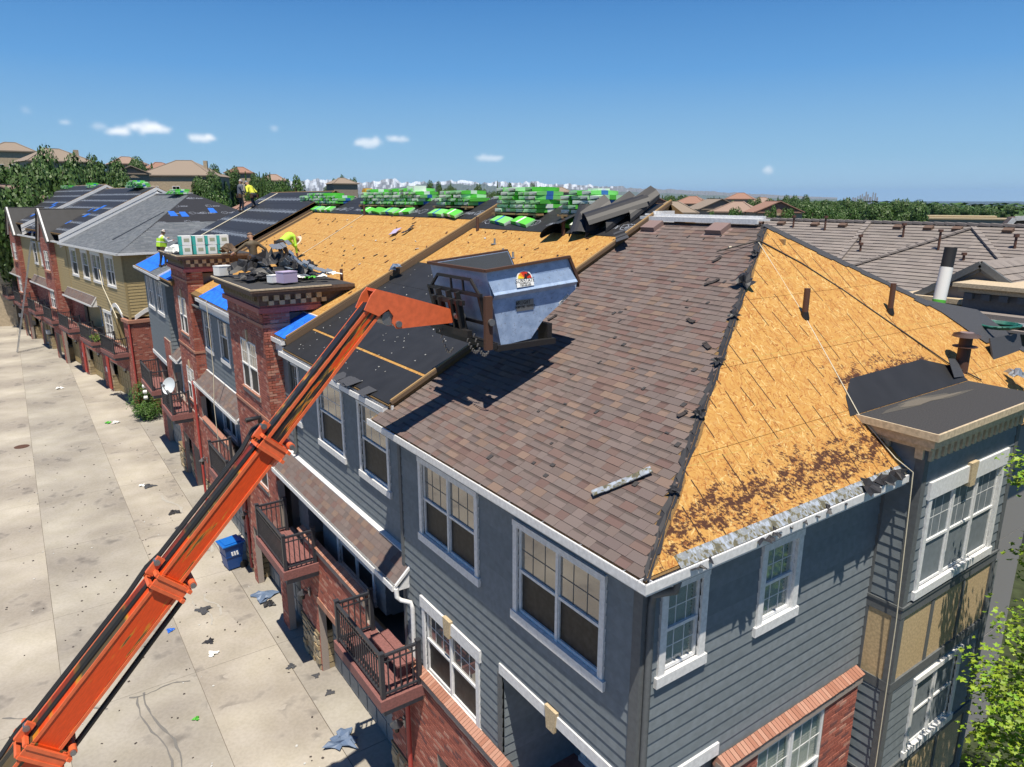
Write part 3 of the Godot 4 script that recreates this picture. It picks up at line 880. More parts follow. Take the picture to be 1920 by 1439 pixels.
	sheets(u, "osb_panel", c0 + n2 * 0.002, PX, s2, poly, M["osbend"], 2.44, 1.22, 0.012, 0.007)
	# old flashing strip and gutter ends along the end eave
	face(u, "drip_edge", M["mossmetal"], [c0 + PX * 0.55 + n2 * 0.021 - s2 * 0.02, c0 + PX * 6.0 + n2 * 0.021 - s2 * 0.02, c0 + PX * 6.0 + n2 * 0.021 + s2 * 0.15, c0 + PX * 0.55 + n2 * 0.021 + s2 * 0.15], n2, 0.003)
	boxes(u, "fascia", M["white"], [[5.36, 5.40, 8.62, 8.80, -12.4, -5.02], [5.40, 11.1, 8.62, 8.80, -5.06, -5.02]])
	boxes(u, "soffit", M["greytrim"], [[5.40, 5.75, 8.58, 8.62, -12.4, -5.06], [5.75, 11.2, 8.58, 8.62, -5.45, -5.06]])
	gutter(u, Vector3(5.25, 8.83, -4.94), Vector3(5.25, 8.83, -12.5), MX, 0.78)
	gutter(u, Vector3(11.0, 8.83, -4.93), Vector3(5.25, 8.83, -4.93), PZ, 0.85)
	# vents near the ridge
	for z in [-11.95, -10.05]:
		var b := MB.new()
		var c := Vector3(12.3, ry(12.3, 0) + 0.06, z)
		b.box(c, Vector3(0.34, 0.12, 0.42), Basis(Vector3(1, 0.5, 0).normalized(), n1, PZ))
		b.box(c - n1 * 0.05 , Vector3(0.52, 0.012, 0.60), Basis(Vector3(1, 0.5, 0).normalized(), n1, PZ))
		ob("roof_vent", b, M["pipecap"], u)
	boxes(u, "ridge_metal", M["white"], [[12.50, 12.80, 12.56, 12.60, -12.55, -9.15], [12.44, 12.50, 12.50, 12.60, -12.5, -9.2], [12.6, 12.66, 12.60, 12.66, -12.5, -9.15]])
	# plumbing pipes through the end slope
	for q in [[11.55, -7.36, 0.55, 0.055], [14.2, -7.2, 0.62, 0.055]]:
		var y: float = c0.y + 0.878 * (-5.0 - q[1])
		var b := MB.new()
		b.rod(Vector3(q[0], y, q[1]), Vector3(q[0], y + q[2], q[1]), q[3], 8)
		var v := ob("vent_pipe", b, M["pipe"], u)
		var k := MB.new(); k.rod(Vector3(q[0], y + 0.01, q[1]), Vector3(q[0], y + 0.13, q[1]), 0.09, 8, 0.06)
		ob("pipe_collar", k, M["felt"], v)
	var fl := MB.new()
	fl.rod(Vector3(14.95, 9.4, -6.05), Vector3(14.95, 10.42, -6.05), 0.115, 12)
	fl.rod(Vector3(14.95, 10.22, -6.05), Vector3(14.95, 10.23, -6.05), 0.22, 14)
	var fv := ob("flue_pipe", fl, M["pipe"], u)
	var fc := MB.new()
	fc.rod(Vector3(14.95, 10.42, -6.05), Vector3(14.95, 10.47, -6.05), 0.25, 14, 0.23); fc.rod(Vector3(14.95, 10.47, -6.05), Vector3(14.95, 10.50, -6.05), 0.23, 14, 0.12)
	ob("flue_cap", fc, M["pipecap"], fv)
	# boarded slot near the top of the end slope
	boxes(u, "cut_board", M["wood"], [[12.62, 12.68, 12.0, 12.22, -9.02, -8.66]])
	# bay
	bay(u)
	# set-back wall right of the bay
	siding(u, Vector3(15.1, 6.25, -6.74), PX, PZ, 4.3, 2.3, [])
	boxes(u, "panel", M["panel"], [[15.5, 17.2, 5.1, 6.15, -6.79, -6.75], [17.3, 19.2, 5.1, 6.15, -6.79, -6.75]])
	boxes(u, "wall_trim", M["greytrim"], [[15.1, 19.4, 6.15, 6.25, -6.8, -6.70], [15.1, 19.4, 4.9, 5.1, -6.8, -6.70], [17.2, 17.3, 5.1, 6.15, -6.8, -6.73], [15.38, 15.5, 5.1, 6.15, -6.8, -6.73]])
	siding(u, Vector3(15.1, 2.0, -6.74), PX, PZ, 4.3, 2.9, [])
	bricks(u, Vector3(14.68, 0, -5.2), PX, PZ, 0.55, 5.8, [])
	soldier(u, Vector3(14.64, 5.96, -5.12), Vector3(15.28, 5.96, -5.12), PZ, 0.18, 0.2, 0.16)
	downspout(u, [Vector3(14.95, 8.6, -5.3), Vector3(14.95, 6.35, -5.3), Vector3(15.05, 6.15, -5.1), Vector3(15.42, 5.95, -5.05), Vector3(15.42, 0.2, -5.05)], "garage", 0.06)
	# body: keeps the inside dark
	boxes(u, "inner_wall", M["dark"], [[6.15, 19.0, 5.45, 8.3, -12.2, -5.75], [7.5, 19.0, 2.9, 5.44, -12.2, -5.75], [6.2, 19.0, 0.0, 2.88, -12.2, -5.75]])
	boxes(u, "side_wall", M["grey"], [[5.86, 6.14, 3.7, 8.5, -12.06, -11.9], [15.1, 19.4, 0.0, 8.55, -7.0, -6.8], [19.2, 19.4, 0, 8.5, -12.2, -7.0]])
	settle(u, Vector3(5.7, 0, -5.39))

func bay(u: Node) -> void:
	var x0 := 11.15; var x1 := 14.65; var zf := -4.82
	var b := MB.new()
	b.bx(x0, x1, 0.0, 9.35, -6.6, zf - 0.03)
	var w := ob("bay_wall", b, M["grey"], u)
	var o := Vector3(x0 + 0.12, 6.56, zf)
	var wh := hole(0.27, 2.85, 0.16, 1.80)
	siding(w, o, PX, PZ, x1 - x0 - 0.24, 2.80, [wh])
	window(w, o, PX, PZ, wh.position.x, wh.end.x, wh.position.y, wh.end.y, {"cols": 3, "head": 0.30, "key": true, "blind": true, "rail": 0.5, "gridlow": true})
	var o2 := Vector3(x0 + 0.12, 3.12, zf)
	var wl := hole(0.85, 2.45, 0.14, 1.56)
	siding(w, o2, PX, PZ, x1 - x0 - 0.24, 1.78, [wl])
	window(w, o2, PX, PZ, wl.position.x, wl.end.x, wl.position.y, wl.end.y, {"cols": 2, "grid": false, "up": "panedark", "low": "panedark"})
	for q in [[6.56, 2.8], [3.12, 1.78]]: siding(w, Vector3(x0, q[0], -5.42), PZ, MX, 0.49, q[1], [])
	# belts, corner boards, panels
	var t := MB.new()
	for y in [[6.30, 6.48], [4.88, 5.06], [2.94, 3.10], [1.5, 1.66]]: t.bx(x0 - 0.025, x1 + 0.025, y[0], y[1], -5.45, zf + 0.03)
	for y in [6.48, 3.10]: t.bx(x0 - 0.04, x1 + 0.04, y, y + 0.045, -5.45, zf + 0.05)
	for x in [x0 - 0.022, x1 - 0.12]: t.bx(x, x + 0.142, 0.0, 9.3, zf - 0.12, zf + 0.024)
	t.bx(x0 - 0.022, x0 + 0.01, 0.0, 9.3, -5.45, -5.33)
	for y in [[5.06, 6.30], [1.66, 2.94]]:
		for x in [12.30, 13.45]: t.bx(x - 0.05, x + 0.05, y[0], y[1], zf - 0.02, zf + 0.012)
	ob("bay_trim", t, M["greytrim"], w)
	for y in [[5.06, 6.30], [1.66, 2.94], [0.0, 1.5]]:
		for x in [[x0 + 0.12, 12.25], [12.35, 13.40], [13.50, x1 - 0.12]]: boxes(w, "panel", M["panel"], [[x[0], x[1], y[0], y[1], zf - 0.03, zf - 0.006]])
		boxes(w, "panel", M["panel"], [[x0 - 0.006, x0 + 0.02, y[0], y[1], -5.33, zf - 0.12]])
	# cornice and flat roof
	boxes(w, "cornice", M["cream"], [[x0 - 0.20, x1 + 0.14, 9.36, 9.52, -6.5, zf + 0.20], [x0 - 0.12, x1 + 0.08, 9.28, 9.36, -6.5, zf + 0.12]])
	for i in 17:
		boxes(w, "dentil", M["cream"], [[x0 + 0.06 + i * 0.205, x0 + 0.16 + i * 0.205, 9.06, 9.28, zf - 0.01, zf + 0.07]])
	for z in [zf + 0.0, -5.35]: boxes(w, "dentil", M["cream"], [[x0 - 0.08, x0 + 0.01, 9.10, 9.28, z - 0.12, z]])
	var r := MB.new()
	r.bx(x0 - 0.24, x1 + 0.17, 9.525, 9.60, -6.2, zf + 0.24)
	var fr := ob("flat_roof", r, M["flatroof"], w)
	boxes(fr, "roof_rim", M["cream"], [[x0 - 0.27, x1 + 0.2, 9.50, 9.615, zf + 0.24, zf + 0.275], [x0 - 0.27, x0 - 0.24, 9.50, 9.615, -6.0, zf + 0.24]])
	# drifted grit on the flat roof along the apron
	for k in 2:
		var gp := PackedVector3Array()
		for i in 16:
			var a := TAU * i / 16.0
			var rr := (1.0 - 0.3 * k) * (0.8 + 0.25 * sin(a * 3.0 + k) + 0.12 * sin(a * 7.0))
			gp.append(Vector3(12.75 + cos(a) * 1.5 * rr, 9.604 + 0.004 * k, -5.62 + sin(a) * 0.17 * rr + 0.08 * cos(a)))
		var gb := MB.new(); gb.slab(gp, Vector3.UP, 0.003)
		ob("grit_patch", gb, M[["flatgrit", "flatgrit1"][k]], fr)
	# felt apron turned up on to the slope
	var n2 := Vector3(0, 1, 0.878).normalized()
	var P := func(x: float, z: float) -> Vector3: return Vector3(x, 8.835 + 0.878 * (-5.0 - z), z) + n2 * 0.03
	face(fr, "felt_apron", M["felt"], [P.call(10.72, -5.86), P.call(10.98, -6.12), P.call(11.45, -6.34), P.call(13.9, -6.36), P.call(14.75, -6.12), P.call(14.8, -5.86)], n2, 0.012)
	face(fr, "felt_flap", M["feltgrey"], [Vector3(14.35, 9.72, -5.9), Vector3(14.78, 9.68, -5.9), Vector3(14.84, 9.98, -6.12), Vector3(14.45, 10.04, -6.1)], Vector3(-0.2, 0.5, 0.8), 0.01)

func felt_west(u: Node, xe: float, off: float, x0: float, x1: float, z0: float, z1: float, key: String, called := "felt_strip", lift := 0.02, ph := 0.92) -> void:
	var f := west(xe, off, z0)
	var ya := up_of(x0, xe); var yb := up_of(x1, xe)
	sheets(u, called, f[0], MZ, f[2], PackedVector2Array([Vector2(0, ya), Vector2(z0 - z1, ya), Vector2(z0 - z1, yb), Vector2(0, yb)]), M[key], 30.0, ph, 0.004, 0.0, lift, 0.06)

func osb_west(u: Node, xe: float, off: float, x0: float, x1: float, z0: float, z1: float, rag := 0.0) -> void:
	var f := west(xe, off, z0)
	var ya := up_of(x0, xe); var yb := up_of(x1, xe)
	sheets(u, "osb_panel", f[0], MZ, f[2], PackedVector2Array([Vector2(0, ya), Vector2(z0 - z1, ya), Vector2(z0 - z1, yb), Vector2(0, yb)]), M["osb"], 2.44, 1.22, 0.011, 0.007, 0.001)

func batten(u: Node, x0: float, x1: float, off: float, z: float, h := 0.10, w := 0.09) -> void:   # firewall strip with a board on its side
	var b := MB.new()
	b.bar(Vector3(x0, ry(x0, off) + h / 2, z), Vector3(x1, ry(x1, off) + h / 2, z), w, h)
	ob("party_wall_strip", b, M["oldwood"], u)
	var c := MB.new()
	c.bar(Vector3(x0, ry(x0, off) + h + 0.012, z), Vector3(x1, ry(x1, off) + h + 0.012, z), w * 0.62, 0.03)
	ob("strip_board", c, M["wood"], u)

func unit_b() -> void:
	var u := thing("townhouse", "grey townhouse with black felt on its lower roof, left of the corner house", "townhouse")
	var X := 5.92
	var o := Vector3(X, 5.86, -12.06)
	var hs := [hole(0.98, 2.36, 1.12, 2.75), hole(3.45, 5.0, 1.12, 2.75), hole(6.55, 7.15, 1.2, 2.75)]
	siding(u, o, MZ, MX, 7.80, 3.0, hs)
	window(u, o, MZ, MX, 0.98, 2.36, 1.12, 2.75, {"cols": 1}); window(u, o, MZ, MX, 3.45, 5.0, 1.12, 2.75, {"cols": 1}); window(u, o, MZ, MX, 6.55, 7.15, 1.2, 2.75, {"cols": 1})
	# second floor behind the parapet: windows, doors, porches
	var o2 := Vector3(X + 0.10, 3.55, -12.2)
	siding(u, o2, MZ, MX, 7.6, 2.2, [hole(2.2, 4.35, 0.1, 1.35), hole(0.1, 1.55, 0.0, 1.95), hole(5.55, 6.75, 0.0, 1.95)], "grey")
	window(u, o2, MZ, MX, 2.2, 4.35, 0.1, 1.35, {"cols": 2})
	for s in [[0.1, 1.55], [5.55, 6.75]]:   # recessed porches
		var z1: float = o2.z - s[0]; var z0: float = o2.z - s[1]
		boxes(u, "porch_wall", M["grey"], [[X + 1.35, X + 1.5, 3.5, 5.6, z0, z1], [X + 0.25, X + 1.35, 3.5, 5.6, z0 - 0.1, z0], [X + 0.25, X + 1.35, 3.5, 5.6, z1, z1 + 0.1]])
		boxes(u, "door", M["panedark"], [[X + 1.30, X + 1.345, 3.56, 5.4, z0 + 0.15, z1 - 0.15]])
		boxes(u, "porch_ceiling", M["greytrim"], [[X + 0.25, X + 1.4, 5.5, 5.6, z0, z1]])
	window(u, Vector3(X + 1.35, 3.55, -12.2), MZ, MX, 0.5, 1.2, 0.55, 1.5, {"cols": 1})
	mini_roof(u, 5.40, 5.47, 5.82, 5.89, -19.78, -11.80, brown, true)
	# brick front with garages
	bricks(u, Vector3(5.58, 0, -12.06), MZ, MX, 7.8, 3.82, [hole(0.68, 5.32, -1, 2.22), hole(6.72, 8.0, -1, 2.22), hole(0.0, 1.9, 3.45, 4), hole(6.2, 7.8, 3.45, 4)])
	soldier(u, Vector3(5.50, 4.04, -13.95), Vector3(5.50, 4.04, -18.45), MX, 0.20, 0.2, 0.16)
	soldier(u, Vector3(5.55, 2.42, -12.76), Vector3(5.55, 2.42, -17.4), MX, 0.20, 0.1, 0.0)
	garage(u, 5.95, -17.4, -12.72, 2.22)
	garage(u, 5.95, -23.6, -18.78, 2.22)
	stone_pier(u, 5.55, -18.80, -17.42, 1.15)
	wall_lamp(u, Vector3(5.44, 2.30, -17.9))
	wall_lamp(u, Vector3(5.44, 2.35, -24.0))
	balcony(u, 4.62, 5.60, -13.50, -11.05, 3.55)
	balcony(u, 4.62, 5.60, -19.55, -17.0, 3.57)
	boxes(u, "bench", M["stain_cedar"], [[5.15, 5.35, 3.9, 3.94, -12.7, -11.4], [5.37, 5.57, 3.9, 3.94, -12.7, -11.4], [5.2, 5.5, 3.56, 3.9, -11.55, -11.5], [5.2, 5.5, 3.56, 3.9, -12.65, -12.6]])
	# pipes
	downspout(u, [Vector3(5.38, 5.42, -11.78), Vector3(5.38, 5.25, -11.76), Vector3(5.45, 5.17, -11.72), Vector3(5.60, 5.13, -11.60), Vector3(5.63, 5.0, -11.58), Vector3(5.63, 3.85, -11.58), Vector3(5.52, 3.70, -11.62)], "white", 0.05)
	downspout(u, [Vector3(5.52, 3.70, -11.62), Vector3(5.44, 3.78, -11.66), Vector3(5.40, 3.62, -11.66), Vector3(5.46, 3.3, -11.66), Vector3(5.48, 0.15, -11.66)], "redpipe", 0.055)
	downspout(u, [Vector3(5.50, 3.2, -13.3), Vector3(5.35, 3.3, -13.3), Vector3(5.25, 3.15, -13.3), Vector3(5.25, 3.0, -13.3)], "redpipe", 0.055)
	downspout(u, [Vector3(5.72, 9.0, -18.95), Vector3(5.72, 8.9, -18.95), Vector3(5.86, 8.7, -19.1), Vector3(5.86, 6.1, -19.1), Vector3(5.80, 5.98, -19.1)], "greytrim", 0.05)
	# roof
	var r := deck(u, 5.62, 0.11, -12.25, -18.85)
	felt_west(u, 5.62, 0.11, 5.64, 6.47, -12.28, -18.8, "felt", "felt_strip", 0.020, 1.2)
	osb_west(u, 5.62, 0.11, 6.4, 6.6, -12.28, -18.8)
	felt_west(u, 5.62, 0.11, 6.53, 9.80, -12.28, -18.8, "felt", "felt_strip", 0.020, 1.25)
	osb_west(u, 5.62, 0.11, 9.7, 11.9, -12.28, -18.8)
	felt_west(u, 5.62, 0.11, 11.68, 13.15, -12.28, -18.8, "feltprint", "printed_felt_strip", 0.024)
	batten(u, 5.66, 13.2, 0.11, -12.24, 0.07, 0.07)
	boxes(u, "fascia", M["white"], [[5.66, 5.70, ry(5.66, 0.11) - 0.2, ry(5.66, 0.11) - 0.02, -18.9, -12.2]])
	boxes(u, "soffit", M["greytrim"], [[5.70, 6.0, 8.78, 8.82, -18.9, -12.2]])
	boxes(u, "gable_end", M["white"], [[12.6, 13.3, 12.3, 12.72, -12.24, -12.2]])
	gutter(u, Vector3(5.53, 9.03, -12.35), Vector3(5.53, 9.03, -18.95), MX, 0.8)
	# torn felt scraps hanging in the gutter end
	var tf := MB.new()
	for i in 9:
		var z := -12.9 - rng.randf() * 1.9
		var x := 5.45 + rng.randf() * 0.25
		var y := 9.08 + rng.randf() * 0.05
		tf.slab(PackedVector3Array([Vector3(x, y, z), Vector3(x + 0.3, y + 0.10, z + 0.12), Vector3(x + 0.28, y + 0.12, z - 0.25), Vector3(x + 0.02, y + 0.03, z - 0.3)]), Vector3(-0.4, 1, rng.randf_range(-0.3, 0.3)).normalized(), 0.006)
	ob("torn_felt_edge", tf, M["feltgrey"], u)
	boxes(u, "inner_wall", M["dark"], [[6.3, 19.6, 5.6, 8.7, -18.8, -12.3], [7.5, 19.6, 2.9, 5.59, -18.8, -12.3], [6.2, 19.6, 0.0, 2.88, -18.8, -12.3]])
	settle(u, Vector3(5.6, 0, -12.06))

# brick tower with a dentil cornice and a flat roof
func tower(label: String, X: float, z0: float, z1: float, sill: float, top: float, dep: float, near: bool) -> void:
	var u := thing("brick_tower", label, "brick tower", Vector3.ZERO, 0.0, "brick towers of the near row")
	var L := z1 - z0
	var wh := hole(L * 0.25, L * 0.68, sill - 0.0, sill + 1.55)
	bricks(u, Vector3(X, 0, z1), MZ, MX, L, top, [wh, hole(0.6, L - 0.4, -1, 2.22), hole(L * 0.25, L * 0.68, sill - 3.0, sill - 1.5)])
	bricks(u, Vector3(X, 5.0, z1), PX, PZ, dep, top - 5.0, [])
	for s in [[sill, 1.55], [sill - 3.0, 1.5]]:
		window(u, Vector3(X - 0.03, 0, z1), MZ, MX, wh.position.x, wh.end.x, s[0], s[0] + s[1], {"casing": false, "cols": 2})
		soldier(u, Vector3(X - 0.06, s[0] + 0.02, z1 - wh.position.x + 0.1), Vector3(X - 0.06, s[0] + 0.02, z1 - wh.end.x - 0.1), MX, 0.18, 0.18, 0.16, false)
		soldier(u, Vector3(X + 0.0, s[0] + s[1] + 0.22, z1 - wh.position.x + 0.1), Vector3(X + 0.0, s[0] + s[1] + 0.22, z1 - wh.end.x - 0.1), MX, 0.22, 0.1, 0.0, false)
		boxes(u, "keystone", M["keystone"], [[X - 0.05, X, s[0] + s[1] - 0.02, s[0] + s[1] + 0.34, z1 - L * 0.465 - 0.06, z1 - L * 0.465 + 0.06]])
	for y in [top - 0.42, sill - 0.62]:
		boxes(u, "brick_band", M["bandbrick"], [[X - 0.035, X, y, y + 0.09, z0, z1 + 0.035], [X, X + dep, y, y + 0.09, z1, z1 + 0.035]])
	boxes(u, "metal_coping", M["redmetal"], [[X - 0.12, X + dep + 0.9, top, top + 0.14, z0 - 0.1, z1 + 0.12], [X - 0.06, X + dep + 0.9, top + 0.14, top + 0.20, z0 - 0.05, z1 + 0.06]])
	# cornice box
	var c := boxes(u, "cornice", M["brown"], [[X - 0.08, X + 2.6, top + 0.20, top + 0.50, z0 - 0.05, z1 + 0.08], [X - 0.30, X + 2.6, top + 0.50, top + 0.60, z0 - 0.22, z1 + 0.30], [X - 0.36, X + 2.6, top + 0.60, top + 0.68, z0 - 0.28, z1 + 0.36]])
	var k := int(L / 0.17)
	for i in k: boxes(c, "dentil", M["stonebase"], [[X - 0.16, X - 0.08, top + 0.32, top + 0.49, z0 + 0.02 + i * 0.17, z0 + 0.11 + i * 0.17]])
	for i in 6:
		boxes(c, "dentil", M["keystone"], [[X + 0.02 + i * 0.30, X + 0.16 + i * 0.30, top + 0.34, top + 0.49, z1 + 0.08, z1 + 0.17]])
		boxes(c, "dentil", M["keystone"], [[X + 0.17 + i * 0.30, X + 0.31 + i * 0.30, top + 0.21, top + 0.33, z1 + 0.08, z1 + 0.14]])
	boxes(c, "roof_rim", M["cream"], [[X - 0.37, X + 1.9, top + 0.66, top + 0.70, z1 + 0.33, z1 + 0.37], [X - 0.37, X - 0.33, top + 0.66, top + 0.70, z0 - 0.28, z1 + 0.33]])
	boxes(c, "flat_roof", M["flatroof"], [[X - 0.33, X + 2.5, top + 0.62, top + 0.69, z0 - 0.27, z1 + 0.33]])
	if near: stone_pier(u, X + 0.1, z0 - 1.3, z0 + 0.1, 1.15)
	boxes(u, "inner_wall", M["dark"], [[X + 0.45, X + 3.0, 2.3, top - 0.1, z0 + 0.05, z1 - 0.3]])
	settle(u, Vector3(X, 0, (z0 + z1) / 2))

func unit_c() -> void:
	var u := thing("townhouse", "grey townhouse between two brick towers, its roof mostly bare orange boards", "townhouse")
	var X := 6.05
	var o := Vector3(X, 6.2, -23.7)
	siding(u, o, MZ, MX, 7.4, 3.0, [hole(3.0, 4.1, 0.95, 2.7), hole(5.6, 6.6, 0.95, 2.7)], "grey", 0.19, false)
	window(u, o, MZ, MX, 3.0, 4.1, 0.95, 2.7, {"cols": 1}); window(u, o, MZ, MX, 5.6, 6.6, 0.95, 2.7, {"cols": 1})
	var o2 := Vector3(X + 0.1, 3.75, -23.7)
	siding(u, o2, MZ, MX, 7.4, 2.2, [hole(3.6, 5.4, 0.2, 1.6), hole(1.0, 2.3, 0.0, 2.0)], "grey", 0.19, false)
	window(u, o2, MZ, MX, 3.6, 5.4, 0.2, 1.6, {})
	boxes(u, "door", M["panedark"], [[X + 0.6, X + 0.64, 3.75, 5.8, -26.0, -24.7]])
	mini_roof(u, 5.55, 5.65, 6.02, 6.12, -31.0, -24.3, brown, false)
	bricks(u, Vector3(5.60, 0, -23.7), MZ, MX, 12.6, 4.0, [hole(1.5, 6.0, -1, 2.22), hole(7.6, 12.0, -1, 2.22), hole(0.8, 2.6, 3.6, 5)], true)
	soldier(u, Vector3(5.55, 4.2, -26.3), Vector3(5.55, 4.2, -30.5), MX, 0.20, 0.2, 0.16, false)
	garage(u, 5.98, -29.7, -25.1, 2.22); garage(u, 5.98, -35.8, -31.2, 2.22)
	stone_pier(u, 5.57, -31.2, -29.8, 1.15, false)
	stone_pier(u, 5.57, -37.2, -35.8, 1.15, false)
	balcony(u, 4.72, 5.60, -25.7, -23.1, 3.70, false)
	balcony(u, 4.72, 5.60, -35.0, -32.6, 3.85, false)
	wall_lamp(u, Vector3(5.46, 2.35, -30.4))
	downspout(u, [Vector3(5.5, 5.6, -31.3), Vector3(5.5, 3.0, -31.3), Vector3(5.5, 0.2, -31.3)], "redpipe", 0.055)
	downspout(u, [Vector3(5.5, 4.0, -24.2), Vector3(5.5, 0.2, -24.2)], "redpipe", 0.055)
	downspout(u, [Vector3(5.5, 3.3, -26.4), Vector3(5.36, 3.42, -26.4), Vector3(5.28, 3.2, -26.4), Vector3(5.34, 2.7, -26.4)], "redpipe", 0.055)
	deck(u, 5.72, 0.28, -18.9, -33.6)
	for q in [[-18.95, -21.4], [-24.4, -29.4]]:
		felt_west(u, 5.72, 0.28, 5.74, 6.72, q[0], q[1], "blueprint", "blue_underlay", 0.02, 1.4)
		boxes(u, "metal_edge", M["white"], [[6.70, 6.76, ry(6.73, 0.28) - 0.01, ry(6.73, 0.28) + 0.035, q[1], q[0]]])
	osb_west(u, 5.72, 0.28, 5.9, 12.0, -18.98, -32.9)
	felt_west(u, 5.72, 0.28, 11.82, 13.15, -18.98, -33.5, "feltprint", "printed_felt_strip", 0.024)
	felt_west(u, 5.72, 0.28, 7.4, 7.95, -21.2, -25.5, "felt", "felt_strip", 0.03, 0.6)
	batten(u, 5.78, 13.2, 0.28, -18.95, 0.04, 0.08)
	var sw := MB.new()
	sw.slab(PackedVector3Array([Vector3(5.76, ry(5.76, 0.11), -18.885), Vector3(13.2, ry(13.2, 0.11), -18.885), Vector3(13.2, ry(13.2, 0.28), -18.885), Vector3(5.76, ry(5.76, 0.28), -18.885)]), PZ, 0.03)
	ob("party_wall_side", sw, M["oldwood"], u)
	batten(u, 5.78, 13.2, 0.28, -33.2, 0.06, 0.16)
	boxes(u, "fascia", M["white"], [[5.74, 5.78, 8.86, 9.08, -21.3, -18.9], [5.74, 5.78, 8.86, 9.08, -29.5, -24.3]])
	boxes(u, "soffit", M["greytrim"], [[5.70, 6.2, 8.84, 8.88, -31, -18.9]])
	gutter(u, Vector3(5.62, 9.28, -18.95), Vector3(5.62, 9.28, -21.2), MX, 0.0)
	gutter(u, Vector3(5.62, 9.28, -24.3), Vector3(5.62, 9.28, -29.6), MX, 0.0)
	boxes(u, "inner_wall", M["dark"], [[6.8, 19.6, 0, 9.0, -33.4, -19.0]])
	settle(u, Vector3(5.6, 0, -23.7))

func unit_d() -> void:
	var u := thing("townhouse", "grey townhouse with blue sheet on its eave, beside the tan house", "townhouse")
	var X := 5.70
	var o := Vector3(X, 4.9, -36.5)
	siding(u, o, MZ, MX, 6.0, 4.6, [hole(1.0, 2.5, 2.7, 4.25), hole(3.6, 5.1, 2.7, 4.25)], "grey", 0.19, false)
	for s in [1.0, 3.6]: window(u, o, MZ, MX, s, s + 1.5, 2.7, 4.25, {})
	siding(u, Vector3(X, 4.9, -36.5), PX, PZ, 1.0, 4.6, [], "grey", 0.19, false)
	bricks(u, Vector3(5.75, 0, -36.5), MZ, MX, 6.2, 4.9, [hole(0.6, 4.8, -1, 2.22), hole(1.5, 4.4, 3.6, 4.95)], true)
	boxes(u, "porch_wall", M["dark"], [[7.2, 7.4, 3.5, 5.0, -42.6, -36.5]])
	boxes(u, "porch_header", M["white"], [[5.64, 5.74, 4.86, 5.06, -42.5, -37.9]])
	garage(u, 6.0, -41.4, -37.1, 2.22, "garage")
	balcony(u, 4.75, 5.75, -41.4, -38.1, 3.72, false)
	mini_roof(u, 5.6, 5.75, 6.1, 6.25, -36.5, -34.9, brown, false)
	window(u, Vector3(6.0, 3.9, -34.3), MZ, MX, 0.3, 2.0, 0.2, 1.8, {})
	boxes(u, "side_front", M["grey"], [[6.05, 6.3, 3.9, 9.2, -36.5, -34.2]])
	bricks(u, Vector3(5.62, 2.2, -36.6), MZ, MX, 1.5, 4.2, [])
	deck(u, 5.45, 0.60, -33.6, -43.8)
	felt_west(u, 5.45, 0.60, 7.0, 13.1, -33.7, -43.7, "feltstreak", "felt_strip", 0.02)
	felt_west(u, 5.45, 0.60, 5.5, 6.9, -38.9, -43.5, "blueprint", "blue_underlay", 0.02, 1.6)
	felt_west(u, 5.45, 0.60, 5.5, 6.9, -34.2, -36.3, "blueprint", "blue_underlay", 0.02, 1.6)
	var f := west(5.45, 0.60, -36.3)
	shingles(u, f[0], MZ, f[2], PackedVector2Array([Vector2(0.0, 0), Vector2(2.6, 0), Vector2(2.6, 0.75), Vector2(0.0, 1.3)]), greys, 0.14, 0.2, 0.34, 0)
	face(u, "gable_board", M["white"], [Vector3(5.4, 9.35, -36.25), Vector3(5.4, 9.58, -36.25), Vector3(6.5, 10.1, -36.25), Vector3(6.5, 9.35, -36.25)], PZ, 0.05)
	gutter(u, Vector3(5.36, 9.50, -36.2), Vector3(5.36, 9.50, -43.7), MX, 0.0)
	boxes(u, "soffit", M["greytrim"], [[5.40, 6.2, 9.28, 9.32, -43.7, -34.0]])
	var sw := MB.new()
	sw.slab(PackedVector3Array([Vector3(5.8, ry(5.8, 0.28), -33.6), Vector3(13.2, ry(13.2, 0.28), -33.6), Vector3(13.2, ry(13.2, 0.60), -33.6), Vector3(5.8, ry(5.8, 0.60), -33.6)]), PZ, 0.03)
	ob("party_wall_side", sw, M["oldwood"], u)
	boxes(u, "inner_wall", M["dark"], [[6.8, 19.6, 0, 9.2, -43.6, -33.7]])
	settle(u, Vector3(5.7, 0, -38.0))

const O2 := Vector3(5.2, 0.0, -50.8)
const TURN := 0.1396   # the far row stands 8 degrees turned

func row2(label: String, called := "townhouse", cat := "townhouse", group := "") -> Node3D:
	return thing(called, label, cat, O2, TURN, group)

func settle2(o: Node3D, base: Vector3) -> void:
	o.position = O2 + base.rotated(Vector3.UP, TURN)
	for c in o.get_children(): c.position -= base

func garage_bay(u: Node, v: float) -> void:   # one garage bay of the far row, v metres along
	garage(u, 0.35, -v - 4.6, -v, 2.2, "garagetan")
	stone_pier(u, 0.0, -v - 5.9, -v - 4.6, 1.1, false)
	wall_lamp(u, Vector3(-0.12, 2.3, -v - 0.3))
	boxes(u, "pier_cap", M["white"], [[-0.14, 0.12, 1.28, 1.62, -v - 5.7, -v - 5.1]])

